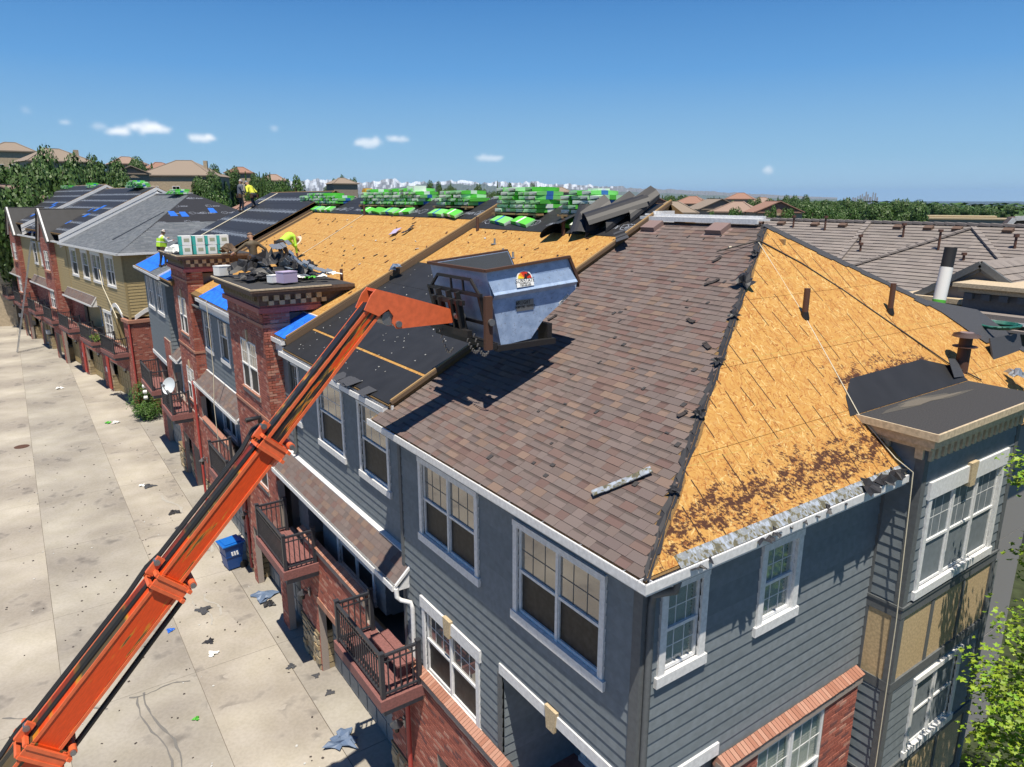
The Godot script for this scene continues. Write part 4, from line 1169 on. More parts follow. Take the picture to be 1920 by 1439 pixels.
func e_house() -> void:
	var u := row2("tan townhouse with new grey shingle hip roof at the far row's near end")
	var o := Vector3(0, 5.9, 1.8)
	var wins := [[1.95, 3.65, 2], [4.95, 7.1, 2], [8.25, 9.75, 1], [11.4, 13.0, 1]]
	var hs := []
	for w in wins: hs.append(hole(w[0], w[1], 1.75, 3.5))
	siding(u, o, MZ, MX, 14.2, 3.85, hs, "tan", 0.19, false)
	for w in wins: window(u, o, MZ, MX, w[0], w[1], 1.75, 3.5, {"cols": w[2], "head": 0.2})
	siding(u, Vector3(0, 5.9, 1.8), PX, PZ, 9.0, 3.85, [hole(1.6, 3.2, 1.75, 3.5)], "tan", 0.19, false)
	window(u, Vector3(0, 5.9, 1.8), PX, PZ, 1.6, 3.2, 1.75, 3.5, {"cols": 1, "tw": 0.2, "up": "panedark", "low": "panedark", "gridlow": true})
	boxes(u, "corner_board", M["tan1"], [[-0.03, 0.1, 5.6, 9.75, 1.72, 1.83]])
	# second floor
	siding(u, Vector3(0.0, 3.6, -1.4), MZ, MX, 3.2, 2.3, [hole(0.9, 2.6, 0.5, 2.0)], "tan", 0.19, false)
	window(u, Vector3(0.0, 3.6, -1.4), MZ, MX, 0.9, 2.6, 0.5, 2.0, {"head": 0.2, "low": "panedark", "up": "panedark", "gridlow": true})
	siding(u, Vector3(0.9, 3.6, -4.6), MZ, MX, 8.0, 2.3, [hole(2.4, 4.2, 0.4, 1.9)], "tan", 0.19, false)
	window(u, Vector3(0.9, 3.6, -4.6), MZ, MX, 2.4, 4.2, 0.4, 1.9, {"up": "panedark", "low": "panedark", "gridlow": true})
	# arched white headers over the corner porch
	for side in 2:
		var b := MB.new()
		for i in 8:
			var t0 := i / 8.0; var t1 := (i + 1) / 8.0
			var h0 := 5.95 + 0.55 * sin(PI * t0) - 0.55 * 0.4; var h1 := 5.95 + 0.55 * sin(PI * t1) - 0.55 * 0.4
			if side == 0: b.slab(PackedVector3Array([Vector3(-0.06, h0, 0.4 - t0 * 2.6), Vector3(-0.06, h0 + 0.26, 0.4 - t0 * 2.6), Vector3(-0.06, h1 + 0.26, 0.4 - t1 * 2.6), Vector3(-0.06, h1, 0.4 - t1 * 2.6)]), MX, 0.1)
			else: b.slab(PackedVector3Array([Vector3(0.3 + t0 * 2.6, h0, 1.86), Vector3(0.3 + t0 * 2.6, h0 + 0.26, 1.86), Vector3(0.3 + t1 * 2.6, h1 + 0.26, 1.86), Vector3(0.3 + t1 * 2.6, h1, 1.86)]), PZ, 0.1)
		ob("arched_header", b, M["white"], u)
	boxes(u, "porch_wall", M["tan1"], [[1.6, 1.75, 3.2, 5.9, -1.4, 1.8], [0.1, 1.6, 3.2, 5.9, -1.5, -1.4], [2.9, 3.05, 0, 5.9, -1.4, 1.75]])
	# corner pier of brick
	bricks(u, Vector3(-0.08, 0, 1.9), MZ, MX, 1.3, 5.55, [], true)
	bricks(u, Vector3(-0.08, 0, 1.9), PX, PZ, 1.2, 5.55, [], true)
	boxes(u, "pier_cap", M["bandbrick"], [[-0.18, 1.2, 5.55, 5.75, 0.5, 2.0]])
	bricks(u, Vector3(3.2, 0, 1.7), PX, PZ, 1.6, 5.4, [], true)
	downspout(u, [Vector3(-0.14, 5.5, 1.96), Vector3(-0.14, 0.2, 1.96)], "redpipe", 0.06)
	bricks(u, Vector3(-0.05, 0, 0.6), MZ, MX, 14.6, 3.75, [hole(0.3, 4.9, -1, 2.2), hole(6.8, 11.4, -1, 2.2), hole(13.3, 15, -1, 2.2), hole(4.6, 7.0, 3.4, 4), hole(11.4, 13.4, 3.4, 4)], true)
	soldier(u, Vector3(-0.12, 3.95, -1.2), Vector3(-0.12, 3.95, -4.2), MX, 0.2, 0.2, 0.16, false)
	soldier(u, Vector3(-0.12, 3.95, -6.6), Vector3(-0.12, 3.95, -11.0), MX, 0.2, 0.2, 0.16, false)
	garage_bay(u, -0.4); garage_bay(u, 6.1)
	for v in [-1.0, 4.4, 11.0]: balcony(u, -1.0, 0.0, -v - 3.0, -v, 3.55, false)
	for z in [-4.6, -11.3]:
		downspout(u, [Vector3(-0.15, 3.4, z + 0.3), Vector3(-0.15, 0.2, z + 0.3)], "redpipe", 0.06)
		downspout(u, [Vector3(-0.15, 3.4, z), Vector3(-0.15, 0.2, z)], "redpipe", 0.06)
	mini_roof(u, -0.35, 5.90, 0.0, 6.45, -14.0, -5.6, brown, false, 0.06)
	# hip roof
	var c0 := Vector3(-0.3, 9.80, 2.2); var hp := Vector3(6.9, 13.40, -5.0); var rf := Vector3(6.9, 13.40, -13.2); var c3 := Vector3(-0.3, 9.8, -13.2)
	var c1 := Vector3(14.1, 9.80, 2.2)
	var d := MB.new()
	var nw := Vector3(-0.5, 1, 0).normalized(); var ns := Vector3(0, 1, 0.5).normalized()
	d.slab(PackedVector3Array([c0, hp, rf, c3]), nw, 0.14)
	d.slab(PackedVector3Array([c0, c1, hp]), ns, 0.14)
	d.slab(PackedVector3Array([c1, Vector3(14.1, 9.8, -13.2), rf, hp]), Vector3(0.5, 1, 0).normalized(), 0.14)
	ob("roof", d, M["felt"], u)
	shingles(u, c0 + nw * 0.004, MZ, Vector3(1, 0.5, 0).normalized(), PackedVector2Array([Vector2(0, 0), Vector2(15.4, 0), Vector2(15.4, 7.7), Vector2(7.0, 7.75)]), greys, 0.16, 0.22, 0.42, 0)
	shingles(u, c0 + ns * 0.004, PX, Vector3(0, 0.5, -1).normalized(), PackedVector2Array([Vector2(0, 0), Vector2(14.0, 0), Vector2(10.4, 3.9), Vector2(3.6, 3.9)]), greys, 0.16, 0.22, 0.42, 0)
	var f2 := MB.new()
	f2.ua = PX; f2.ub = Vector3(0, 0.5, -1).normalized(); f2.uo = c0
	var su := Vector3(0, 0.5, -1).normalized()
	f2.slab(PackedVector3Array([c0 + PX * 3.5 + su * 3.75 + ns * 0.012, c0 + PX * 10.4 + su * 3.75 + ns * 0.012, hp + ns * 0.012 - su * 0.1]), ns, 0.006)
	ob("printed_felt_strip", f2, M["feltprint"], u)
	for q in [[4.6, 4.6], [5.3, 4.5], [7.4, 5.0]]:
		face(u, "blue_patch", M["blue"], [c0 + PX * q[0] + su * q[1] + ns * 0.02, c0 + PX * (q[0] + 0.5) + su * q[1] + ns * 0.02, c0 + PX * (q[0] + 0.45) + su * (q[1] + 0.7) + ns * 0.02, c0 + PX * (q[0] + 0.05) + su * (q[1] + 0.7) + ns * 0.02], ns, 0.005)
	# dark run of felt left open up the street slope
	var sw := Vector3(1, 0.5, 0).normalized()
	face(u, "bare_strip", M["felt"], [c0 + MZ * 5.4 + sw * 1.3 + nw * 0.02, c0 + MZ * 5.0 + sw * 1.3 + nw * 0.02, c0 + MZ * 5.3 + sw * 5.2 + nw * 0.02, c0 + MZ * 5.6 + sw * 5.2 + nw * 0.02], nw, 0.004)
	boxes(u, "ridge_cap", M["shingle"], [[6.8, 7.0, 13.36, 13.43, -13.2, -5.0]])
	gutter(u, Vector3(-0.40, 9.82, 2.3), Vector3(-0.40, 9.82, -13.2), MX, 0.0)
	gutter(u, Vector3(9.0, 9.82, 2.3), Vector3(-0.40, 9.82, 2.3), PZ, 0.0)
	boxes(u, "soffit", M["tan1"], [[-0.28, 0.1, 9.66, 9.70, -13.2, 2.2], [0.1, 9.0, 9.66, 9.70, 1.8, 2.2]])
	boxes(u, "inner_wall", M["dark"], [[0.8, 14, 6.0, 9.6, -13.2, 1.4], [3.1, 14, 0, 5.9, -13.2, 1.4]])
	settle2(u, Vector3(0, 0, 1.8))

func gable_tower(label: String, v0: float, v1: float) -> void:   # brick tower with a steep gable towards the alley
	var u := row2(label, "gabled_brick_tower", "brick tower", "gabled brick towers of the far row")
	var zc := -(v0 + v1) / 2; var hw := (v1 - v0) / 2
	var L := v1 - v0
	var wh := hole(L * 0.27, L * 0.72, 7.45, 8.95); var wl := hole(L * 0.27, L * 0.72, 4.4, 5.9)
	bricks(u, Vector3(-0.38, 0, -v0), MZ, MX, L, 10.0, [wh, wl, hole(0.6, L - 0.5, -1, 2.2)], true)
	bricks(u, Vector3(-0.38, 3.5, -v0), PX, PZ, 1.4, 6.5, [], true)
	for w in [wh, wl]:
		window(u, Vector3(-0.40, 0, -v0), MZ, MX, w.position.x, w.end.x, w.position.y, w.end.y, {"casing": false, "gridlow": true})
		boxes(u, "stone_sill", M["bandbrick"], [[-0.52, -0.36, w.position.y - 0.18, w.position.y, -v0 - w.end.x - 0.12, -v0 - w.position.x + 0.12]])
	# gable: tan field with white barge boards
	face(u, "gable_wall", M["brickfar"], [Vector3(-0.38, 10.0, zc - hw), Vector3(-0.38, 10.0, zc + hw), Vector3(-0.38, 12.0, zc)], MX, 0.2)
	for sg in [-1, 1]:
		var b := MB.new()
		b.bar(Vector3(-0.45, 9.75, zc + sg * (hw + 0.25)), Vector3(-0.45, 12.22, zc), 0.12, 0.16)
		ob("barge_board", b, M["white"], u)
		var pl := [Vector3(-0.62, 9.72, zc + sg * (hw + 0.28)), Vector3(-0.62, 12.25, zc), Vector3(5.0, 12.25, zc), Vector3(0.0, 9.72, zc + sg * (hw + 0.28))]
		face(u, "gable_roof", M["felt"], pl, Vector3(0, hw, sg * 2.4), 0.08)
		if sg > 0:
			face(u, "blue_underlay", M["blue"], [Vector3(0.4, 10.0, zc + (hw + 0.25) * 0.9), Vector3(2.6, 10.95, zc + (hw + 0.25) * 0.53), Vector3(4.6, 12.0, zc + 0.2), Vector3(3.4, 10.9, zc + hw * 0.9), Vector3(1.2, 9.9, zc + hw + 1.0)], Vector3(-0.3, 1, 0.6), 0.02)
	boxes(u, "inner_wall", M["dark"], [[0.0, 1.0, 2.3, 9.9, -v1 + 0.1, -v0 - 0.25]])
	settle2(u, Vector3(-0.4, 0, zc))

func far_house(label: String, v0: float, v1: float, off: float, bays: Array) -> void:   # a tan house of the far row with a raised felt roof
	var u := row2(label)
	var L := v1 - v0
	var o := Vector3(0, 5.9, -v0)
	siding(u, o, MZ, MX, L, 3.9, [hole(L - 3.2, L - 1.9, 1.7, 3.45), hole(L - 6.0, L - 4.7, 1.7, 3.45)], "tan", 0.19, false)
	for s in [L - 3.2, L - 6.0]: window(u, o, MZ, MX, s, s + 1.3, 1.7, 3.45, {"cols": 1, "up": "panedark"})
	bricks(u, Vector3(0.6, 3.0, -v0), MZ, MX, L, 2.9, [], true)
	window(u, Vector3(0.58, 3.6, -v0), MZ, MX, L - 5.0, L - 3.6, 0.4, 1.9, {})
	bricks(u, Vector3(-0.05, 0, -v0), MZ, MX, L, 3.75, [hole(0.3, L - 0.3, -1, 2.2)], true)
	mini_roof(u, -0.35, 5.90, 0.0, 6.45, -v1 + 0.3, -v0 - 4.5, brown, false, 0.06)
	for v in bays: garage_bay(u, v)
	for v in bays: balcony(u, -1.0, 0.0, -v - 6.9, -v - 4.0, 3.5, false)
	var nw := Vector3(-0.5, 1, 0).normalized()
	var e := Vector3(-0.1, 9.9 + off, -v0); var r := Vector3(6.9, 13.4 + off, -v0)
	var d := MB.new()
	d.slab(PackedVector3Array([e, r, r + MZ * L, e + MZ * L]), nw, 0.14)
	d.slab(PackedVector3Array([r, Vector3(14.1, 9.8 + off, -v0), Vector3(14.1, 9.8 + off, -v1), r + MZ * L]), Vector3(0.5, 1, 0).normalized(), 0.14)
	ob("roof", d, M["deck"], u)
	sheets(u, "felt_strip", e, MZ, Vector3(1, 0.5, 0).normalized(), PackedVector2Array([Vector2(0.05, 0.05), Vector2(L, 0.05), Vector2(L, 7.7), Vector2(0.05, 7.7)]), M["feltstreak"], 30.0, 0.95, 0.004, 0.0, 0.01, 0.06)
	# white stepped rake boards on the side that stands above the next roof
	for i in 3:
		var b := MB.new()
		var y := -0.06 - i * 0.31
		b.slab(PackedVector3Array([e + Vector3(-0.25, y - 0.40 + 0.1, 0.05 - i * 0.02), r + Vector3(0, y - 0.275, 0.05 - i * 0.02), r + Vector3(0, y, 0.05 - i * 0.02), e + Vector3(-0.25, y - 0.125 + 0.1, 0.05 - i * 0.02)]), PZ, 0.05)
		ob("rake_board", b, M["white"], u)
		var c := MB.new()
		var q := Vector3(14.1, 9.8 + off, -v0)
		c.slab(PackedVector3Array([q + Vector3(0, y - 0.21, 0.05 - i * 0.02), r + Vector3(0, y - 0.21, 0.05 - i * 0.02), r + Vector3(0, y, 0.05 - i * 0.02), q + Vector3(0, y, 0.05 - i * 0.02)]), PZ, 0.05)
		ob("rake_board", c, M["white"], u)
	for i in 5:
		var x := rng.randf_range(0.8, 3.6); var z := -v0 - rng.randf_range(1.0, 5.0)
		var y := 9.95 + off + 0.5 * x + 0.03
		face(u, "blue_patch", M["blue"], [Vector3(x, y, z), Vector3(x + 0.5, y + 0.25, z - 0.1), Vector3(x + 0.45, y + 0.225, z - 0.8), Vector3(x - 0.05, y - 0.025, z - 0.7)], nw, 0.006)
	gutter(u, Vector3(-0.28, 9.86, -v0), Vector3(-0.28, 9.86, -v1), MX, 0.0)
	boxes(u, "soffit", M["tan1"], [[-0.2, 0.1, 9.7, 9.74, -v1, -v0]])
	boxes(u, "inner_wall", M["dark"], [[0.9, 14, 0, 9.7, -v1, -v0 - 0.2]])
	settle2(u, Vector3(0, 0, -v0))

func text_mesh(p: Node, called: String, s: String, font: String, h: float, at: Transform3D, m: Material) -> void:
	var t := TextMesh.new()
	var f := SystemFont.new()
	f.font_names = PackedStringArray([font])
	t.font = f
	t.text = s
	t.font_size = 32
	t.pixel_size = h / 23.0
	t.depth = 0.003
	var o := inst(called, t, m, p)
	o.transform = at

func hopper() -> void:
	var u := thing("dumping_hopper", "blue-grey steel dumping hopper held over the brown shingles by the orange boom", "hopper")
	var zn := -9.80; var zf := -11.70
	var prof := [Vector2(6.32, 11.85), Vector2(8.05, 12.0), Vector2(8.27, 11.56), Vector2(8.22, 11.42), Vector2(7.50, 10.94), Vector2(7.24, 10.64), Vector2(6.61, 10.58)]
	for z in [zn, zf]:
		var b := MB.new()
		var pts := PackedVector3Array()
		for q in prof: pts.append(Vector3(q.x, q.y, z))
		b.slab(pts, PZ if z == zn else Vector3(0, 0, -1), 0.02)
		ob("side_plate", b, M["hopper"], u)
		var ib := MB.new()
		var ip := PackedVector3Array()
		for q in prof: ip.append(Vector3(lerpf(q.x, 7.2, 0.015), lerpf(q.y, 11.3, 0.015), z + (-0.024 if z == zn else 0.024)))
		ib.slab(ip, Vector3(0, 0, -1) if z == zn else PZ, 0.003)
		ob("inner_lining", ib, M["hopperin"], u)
	var w := MB.new()   # back, floor and front plates between the sides
	for q in [[0, 6], [5, 6], [4, 5], [3, 4], [2, 3]]:
		var a: Vector2 = prof[q[0]]; var c: Vector2 = prof[q[1]]
		var nrm := Vector3(c.y - a.y, a.x - c.x, 0).normalized()
		if nrm.dot(Vector3((a.x + c.x) / 2 - 7.2, (a.y + c.y) / 2 - 11.3, 0)) < 0: nrm = -nrm
		w.slab(PackedVector3Array([Vector3(a.x, a.y, zn - 0.02), Vector3(c.x, c.y, zn - 0.02), Vector3(c.x, c.y, zf + 0.02), Vector3(a.x, a.y, zf + 0.02)]), nrm, 0.02)
	ob("shell_plates", w, M["hopper"], u)
	# rim: angle iron round the open top, and the folded rib under it
	var r := MB.new()
	for z in [zn + 0.02, zf - 0.02]:
		r.bar(Vector3(6.28, 11.86, z), Vector3(8.06, 12.015, z), 0.06, 0.045)
		r.bar(Vector3(8.05, 12.0, z), Vector3(8.29, 11.54, z), 0.05, 0.05)
	r.bar(Vector3(6.30, 11.86, zn), Vector3(6.30, 11.86, zf), 0.06, 0.05)
	r.bar(Vector3(8.29, 11.5, zn), Vector3(8.29, 11.5, zf), 0.05, 0.07)
	ob("rim", r, M["rust"], u)
	var rb := MB.new()
	rb.slab(PackedVector3Array([Vector3(6.42, 11.50, zn + 0.055), Vector3(8.19, 11.62, zn + 0.055), Vector3(8.08, 11.80, zn + 0.012), Vector3(6.36, 11.68, zn + 0.012)]), Vector3(0, 0.3, 1).normalized(), 0.01)
	rb.slab(PackedVector3Array([Vector3(6.42, 11.50, zn + 0.055), Vector3(8.19, 11.62, zn + 0.055), Vector3(8.19, 11.575, zn + 0.10), Vector3(6.42, 11.455, zn + 0.10)]), Vector3(0, 0.6, 0.6).normalized(), 0.008)
	rb.slab(PackedVector3Array([Vector3(6.42, 11.455, zn + 0.10), Vector3(8.19, 11.575, zn + 0.10), Vector3(8.2, 11.50, zn + 0.005), Vector3(6.44, 11.37, zn + 0.005)]), Vector3(0, -0.6, 0.6).normalized(), 0.008)
	ob("folded_rib", rb, M["hopper"], u)
	# skid base under it
	boxes(u, "skid", M["machblack"], [[6.5, 7.75, 10.50, 10.60, zn - 0.05, zn + 0.05], [6.5, 7.75, 10.50, 10.60, zf - 0.05, zf + 0.05], [7.62, 7.72, 10.52, 10.86, zn - 0.30, zn - 0.02], [7.0, 7.7, 10.6, 10.85, -10.9, -10.6]])
	# sticker and plates
	var s := MB.new()
	var sp := PackedVector3Array([Vector3(6.89, 11.555, zn + 0.03), Vector3(7.25, 11.575, zn + 0.03), Vector3(7.25, 11.70, zn + 0.03)])
	for i in 9: sp.append(Vector3(7.07 + cos(PI * i / 8.0) * 0.165, 11.705 + sin(PI * i / 8.0) * 0.135, zn + 0.028))
	sp.append(Vector3(6.89, 11.68, zn + 0.03))
	s.slab(sp, PZ, 0.006)
	var st := ob("round_topped_sticker", s, M["sign"], u)
	var cols := [Color(0.85, 0.62, 0.02), Color(0.55, 0.03, 0.01), Color(0.80, 0.25, 0.02), Color(0.04, 0.01, 0.01)]
	var sun := MB.new()
	for i in 6:
		sun.col = cols[[0, 2, 1, 1, 3, 1][i]]
		var a0 := PI - PI * i / 6.0; var a1 := PI - PI * (i + 1) / 6.0
		sun.tri(Vector3(7.07, 11.70, zn + 0.034), Vector3(7.07 + cos(a0) * 0.145, 11.705 + sin(a0) * 0.115, zn + 0.034), Vector3(7.07 + cos(a1) * 0.145, 11.705 + sin(a1) * 0.115, zn + 0.034), PZ)
	sun.col = Color(0.01, 0.01, 0.01)
	sun.tri(Vector3(7.05, 11.70, zn + 0.036), Vector3(7.12, 11.70, zn + 0.036), Vector3(7.09, 11.79, zn + 0.036), PZ)
	sun.tri(Vector3(7.08, 11.78, zn + 0.036), Vector3(7.12, 11.77, zn + 0.036), Vector3(7.06, 11.75, zn + 0.036), PZ)
	ob("sunrise_emblem", sun, M["vc"], st)
	var B := Basis(Vector3(1, 0.03, 0).normalized(), Vector3(-0.03, 1, 0).normalized(), PZ)
	text_mesh(st, "lettering", "SUNSTATE", "Droid Sans", 0.062, Transform3D(B, Vector3(7.07, 11.665, zn + 0.032)), M["ink"])
	text_mesh(st, "lettering", "EQUIPMENT CO.", "Droid Sans", 0.022, Transform3D(B, Vector3(7.07, 11.617, zn + 0.032)), M["ink"])
	text_mesh(st, "lettering", "1-800-499-6060", "Droid Sans", 0.024, Transform3D(B, Vector3(7.07, 11.585, zn + 0.032)), M["ink"])
	var tilt := Transform3D(Basis(Vector3(1, 0, 0), -0.24), Vector3.ZERO)
	st.transform = Transform3D(Basis(), Vector3(7.07, 11.56, zn + 0.075)) * tilt * Transform3D(Basis(), -Vector3(7.07, 11.56, zn + 0.03))
	var pl := MB.new()
	pl.box(Vector3(7.105, 11.24, zn + 0.008), Vector3(0.36, 0.19, 0.006), B)
	var po := ob("maker_plate", pl, M["steel"], u)
	text_mesh(po, "lettering", "WRIGHT", "Droid Sans Mono", 0.062, Transform3D(B, Vector3(7.06, 11.285, zn + 0.014)), M["ink"])
	text_mesh(po, "lettering", "DUMPING HOPPER", "Droid Sans Mono", 0.036, Transform3D(B, Vector3(7.105, 11.215, zn + 0.014)), M["ink"])
	var B2 := Basis(Vector3(0.8, 0.6, 0).normalized(), Vector3(-0.6, 0.8, 0).normalized(), PZ)
	var wl := MB.new()
	wl.box(Vector3(7.96, 11.27, zn + 0.006), Vector3(0.26, 0.055, 0.004), B2)
	var wo := ob("warning_strip", wl, M["sign"], u)
	text_mesh(wo, "lettering", "CAUTION", "Droid Sans", 0.04, Transform3D(B2, Vector3(7.96, 11.27, zn + 0.012)), M["ink"])
	# back frame, latch and chains on the boom side
	var f := MB.new()
	var X := 6.22
	for z in [-9.85, -11.55]: f.bar(Vector3(X, 11.46, z), Vector3(X + 0.22, 10.62, z), 0.07, 0.07)
	f.bar(Vector3(X, 11.46, -9.80), Vector3(X, 11.46, -11.6), 0.05, 0.06)
	f.bar(Vector3(X - 0.02, 11.70, -10.1), Vector3(X - 0.02, 11.70, -11.2), 0.04, 0.05)
	f.bar(Vector3(X - 0.02, 11.70, -10.1), Vector3(X, 11.46, -9.85), 0.04, 0.04)
	f.bar(Vector3(X - 0.02, 11.70, -11.2), Vector3(X, 11.46, -11.5), 0.04, 0.04)
	for z in [-10.35, -10.75]: f.bar(Vector3(X - 0.02, 11.70, z), Vector3(X, 11.46, z), 0.03, 0.03)
	f.bar(Vector3(X + 0.12, 10.98, -9.8), Vector3(X + 0.12, 10.98, -11.6), 0.05, 0.05)
	f.bar(Vector3(X + 0.22, 10.60, -9.75), Vector3(X + 0.22, 10.60, -11.65), 0.14, 0.10)
	for z in [-10.45, -10.75, -11.1]: f.bar(Vector3(X - 0.08, 11.46, z), Vector3(X + 0.1, 10.68, z), 0.05, 0.09)
	ob("back_frame", f, M["machblack"], u)
	boxes(u, "side_upright", M["rust"], [[6.26, 6.40, 10.55, 11.45, -9.80, -9.73]])
	var pin := MB.new()
	pin.rod(Vector3(6.36, 11.02, -9.68), Vector3(6.36, 11.02, -9.80), 0.06, 10); pin.rod(Vector3(6.18, 11.05, -10.35), Vector3(6.18, 11.05, -11.0), 0.075, 10)
	ob("latch_pin", pin, M["steel"], u)
	for q in [[6.20, 10.78, -10.0, 0.30], [6.10, 10.72, -11.0, 0.35], [6.28, 10.7, -10.4, 0.25]]:
		var ch := MB.new()
		for i in 9:
			var t := i / 8.0
			var p := Vector3(q[0] + 0.05 * t, q[1] - q[3] * sin(PI * t * 0.7), q[2] + 0.35 * t)
			ch.rod(p + Vector3(0, -0.025, -0.01), p + Vector3(0, 0.025, 0.012), 0.016, 5)
		ob("chain", ch, M["steel"], u)
	settle(u, Vector3(6.9, 10.5, -10.75))

func boom() -> void:   # telescopic boom coming up from a machine on the alley, below the picture
	var u := thing("telescopic_boom", "long orange telescopic boom with scraped paint reaching up from the alley to the hopper", "boom")
	var d := Vector3(5.35, 5.63, 0).normalized(); var n := Vector3(-d.y, d.x, 0)
	var A := Vector3(4.72, 11.28, -10.75)   # axis point under the head
	var at := func(t: float, y: float, z: float) -> Vector3: return A - d * t + n * y + Vector3(0, 0, z)
	var B := Basis(d, n, PZ)
	var secs := [[0.0, 2.95, 0.125, 0.15, 0.0], [2.6, 5.35, 0.165, 0.185, -0.035], [5.05, 8.05, 0.205, 0.22, -0.07], [7.75, 16.0, 0.25, 0.255, -0.10]]
	for i in 4:
		var q: Array = secs[i]
		var b := MB.new()
		var L: float = q[1] - q[0]
		b.uo = A - n * 0.35 + n * q[4]; b.ua = -d / 4.0; b.ub = n / 0.70
		var c: Vector3 = at.call((q[0] + q[1]) / 2, q[4], 0)
		b.box(c, Vector3(L, q[2] * 2, q[3] * 2), B)
		var s := ob("boom_section", b, M["boompaint"] if i else M["boominner"], u)
		# raised edge flanges of each side plate and the scraped wear strips
		var fl := MB.new()
		for sz in [-1, 1]:
			for sy in [-1, 1]:
				fl.box(at.call((q[0] + q[1]) / 2, q[4] + sy * (q[2] - 0.018), sz * (q[3] + 0.006)), Vector3(L, 0.045, 0.02), B)
		ob("flange", fl, M["orange1"], s)
		if i < 3:
			var gr := MB.new()
			gr.box(at.call((q[0] + q[1]) / 2, q[4] + q[2] + 0.012, 0.05), Vector3(L, 0.03, 0.10), B)
			ob("slide_rail", gr, M["machblack"], s)
		# collar at the lower end of the thinner section
		if i > 0:
			var cb := MB.new()
			var t0: float = q[0]
			var w: float = q[3] + 0.05; var h: float = q[2] + 0.06
			for k in 2:
				var tt := t0 + 0.04 + k * 0.16
				cb.box(at.call(tt, q[4] + h, 0), Vector3(0.05, 0.06, w * 2), B)
				cb.box(at.call(tt, q[4] - h, 0), Vector3(0.05, 0.06, w * 2 + 0.12), B)
				for sz in [-1, 1]: cb.box(at.call(tt, q[4], sz * w), Vector3(0.05, h * 2, 0.05), B)
			for sz in [-1, 1]: cb.box(at.call(t0 + 0.12, q[4], sz * (w - 0.01)), Vector3(0.18, h * 2 - 0.02, 0.03), B)
			cb.box(at.call(t0 - 0.02, q[4] + h + 0.05, 0.08), Vector3(0.28, 0.12, 0.05), B)
			cb.rod(at.call(t0 - 0.06, q[4] - h + 0.01, w + 0.02), at.call(t0 - 0.06, q[4] - h + 0.01, -w), 0.055, 10)
			var co := ob("collar", cb, M["orange1"], s)
			var pk := MB.new()
			pk.rod(at.call(t0 - 0.08, q[4] + h + 0.07, 0.13), at.call(t0 - 0.08, q[4] + h + 0.07, 0.02), 0.045, 10)
			pk.rod(at.call(t0 - 0.06, q[4] - h + 0.01, w + 0.05), at.call(t0 - 0.06, q[4] - h + 0.01, w), 0.04, 10)
			ob("pin", pk, M["steel"], co)
	# hoses along the top and a cylinder under the lower sections
	var ho := MB.new()
	for z in [-0.14, -0.09, -0.04]:
		ho.tube(PackedVector3Array([at.call(2.5, 0.23, z), at.call(2.66, 0.29, z), at.call(3.0, 0.23, z), at.call(4.9, 0.23, z), at.call(5.15, 0.27, z), at.call(5.6, 0.24, z), at.call(7.6, 0.24, z), at.call(7.85, 0.28, z), at.call(8.2, 0.25, z), at.call(15.9, 0.24, z)]), 0.018, 6)
	ho.tube(PackedVector3Array([at.call(2.62, 0.16, 0.0), at.call(2.45, 0.36, 0.0), at.call(2.6, 0.5, 0.0)]), 0.04, 6)
	ob("hydraulic_hose", ho, M["machblack"], u)
	var cy := MB.new()
	cy.rod(at.call(5.25, -0.40, 0.14), at.call(8.6, -0.46, 0.14), 0.04, 10)
	cy.rod(at.call(8.3, -0.46, 0.14), at.call(16.0, -0.58, 0.14), 0.065, 10)
	ob("hydraulic_cylinder", cy, M["machblack"], u)
	# gooseneck head: two shaped plates from the boom tip to the hopper pin
	for z in [-10.56, -10.94]:
		var g := MB.new()
		var pts := PackedVector3Array()
		for q in [[4.62, 11.50], [4.72, 11.60], [5.05, 11.50], [6.22, 11.12], [6.26, 11.02], [6.10, 10.92], [5.05, 10.92], [4.98, 11.02], [5.0, 11.14], [4.92, 11.26], [4.74, 11.16], [4.50, 11.28]]: pts.append(Vector3(q[0], q[1], z))
		g.slab(pts, PZ if z > -10.7 else Vector3(0, 0, -1), 0.03)
		ob("head_plate", g, M["orange1"], u)
	var tp := MB.new()
	for q in [[[4.72, 11.57], [6.2, 11.10]], [[5.15, 10.95], [6.05, 10.95]]]:
		tp.slab(PackedVector3Array([Vector3(q[0][0], q[0][1], -10.59), Vector3(q[1][0], q[1][1], -10.59), Vector3(q[1][0], q[1][1], -10.91), Vector3(q[0][0], q[0][1], -10.91)]), Vector3(0.3, 1, 0).normalized() if q[0][1] > 11.3 else Vector3.DOWN, 0.02)
	ob("head_web", tp, M["orange1"], u)
	var pn := MB.new()
	pn.rod(Vector3(5.08, 11.0, -10.52), Vector3(5.08, 11.0, -10.98), 0.055, 10)
	pn.rod(Vector3(6.2, 11.04, -10.48), Vector3(6.2, 11.04, -11.0), 0.075, 10)
	pn.rod(Vector3(4.93, 11.10, -10.60), Vector3(4.93, 11.10, -10.90), 0.12, 12)
	ob("pin", pn, M["steel"], u)
	var fr := MB.new()   # dark quick-coupler frame between the head and the hopper
	for z in [-10.35, -10.55, -10.95, -11.15]: fr.bar(Vector3(6.10, 11.34, z), Vector3(6.22, 10.72, z), 0.05, 0.12)
	fr.bar(Vector3(6.12, 11.30, -10.2), Vector3(6.12, 11.30, -11.3), 0.06, 0.08)
	fr.bar(Vector3(6.18, 10.78, -10.1), Vector3(6.18, 10.78, -11.4), 0.10, 0.12)
	ob("coupler_frame", fr, M["machblack"], u)
	settle(u, at.call(15.9, -0.15, 0))

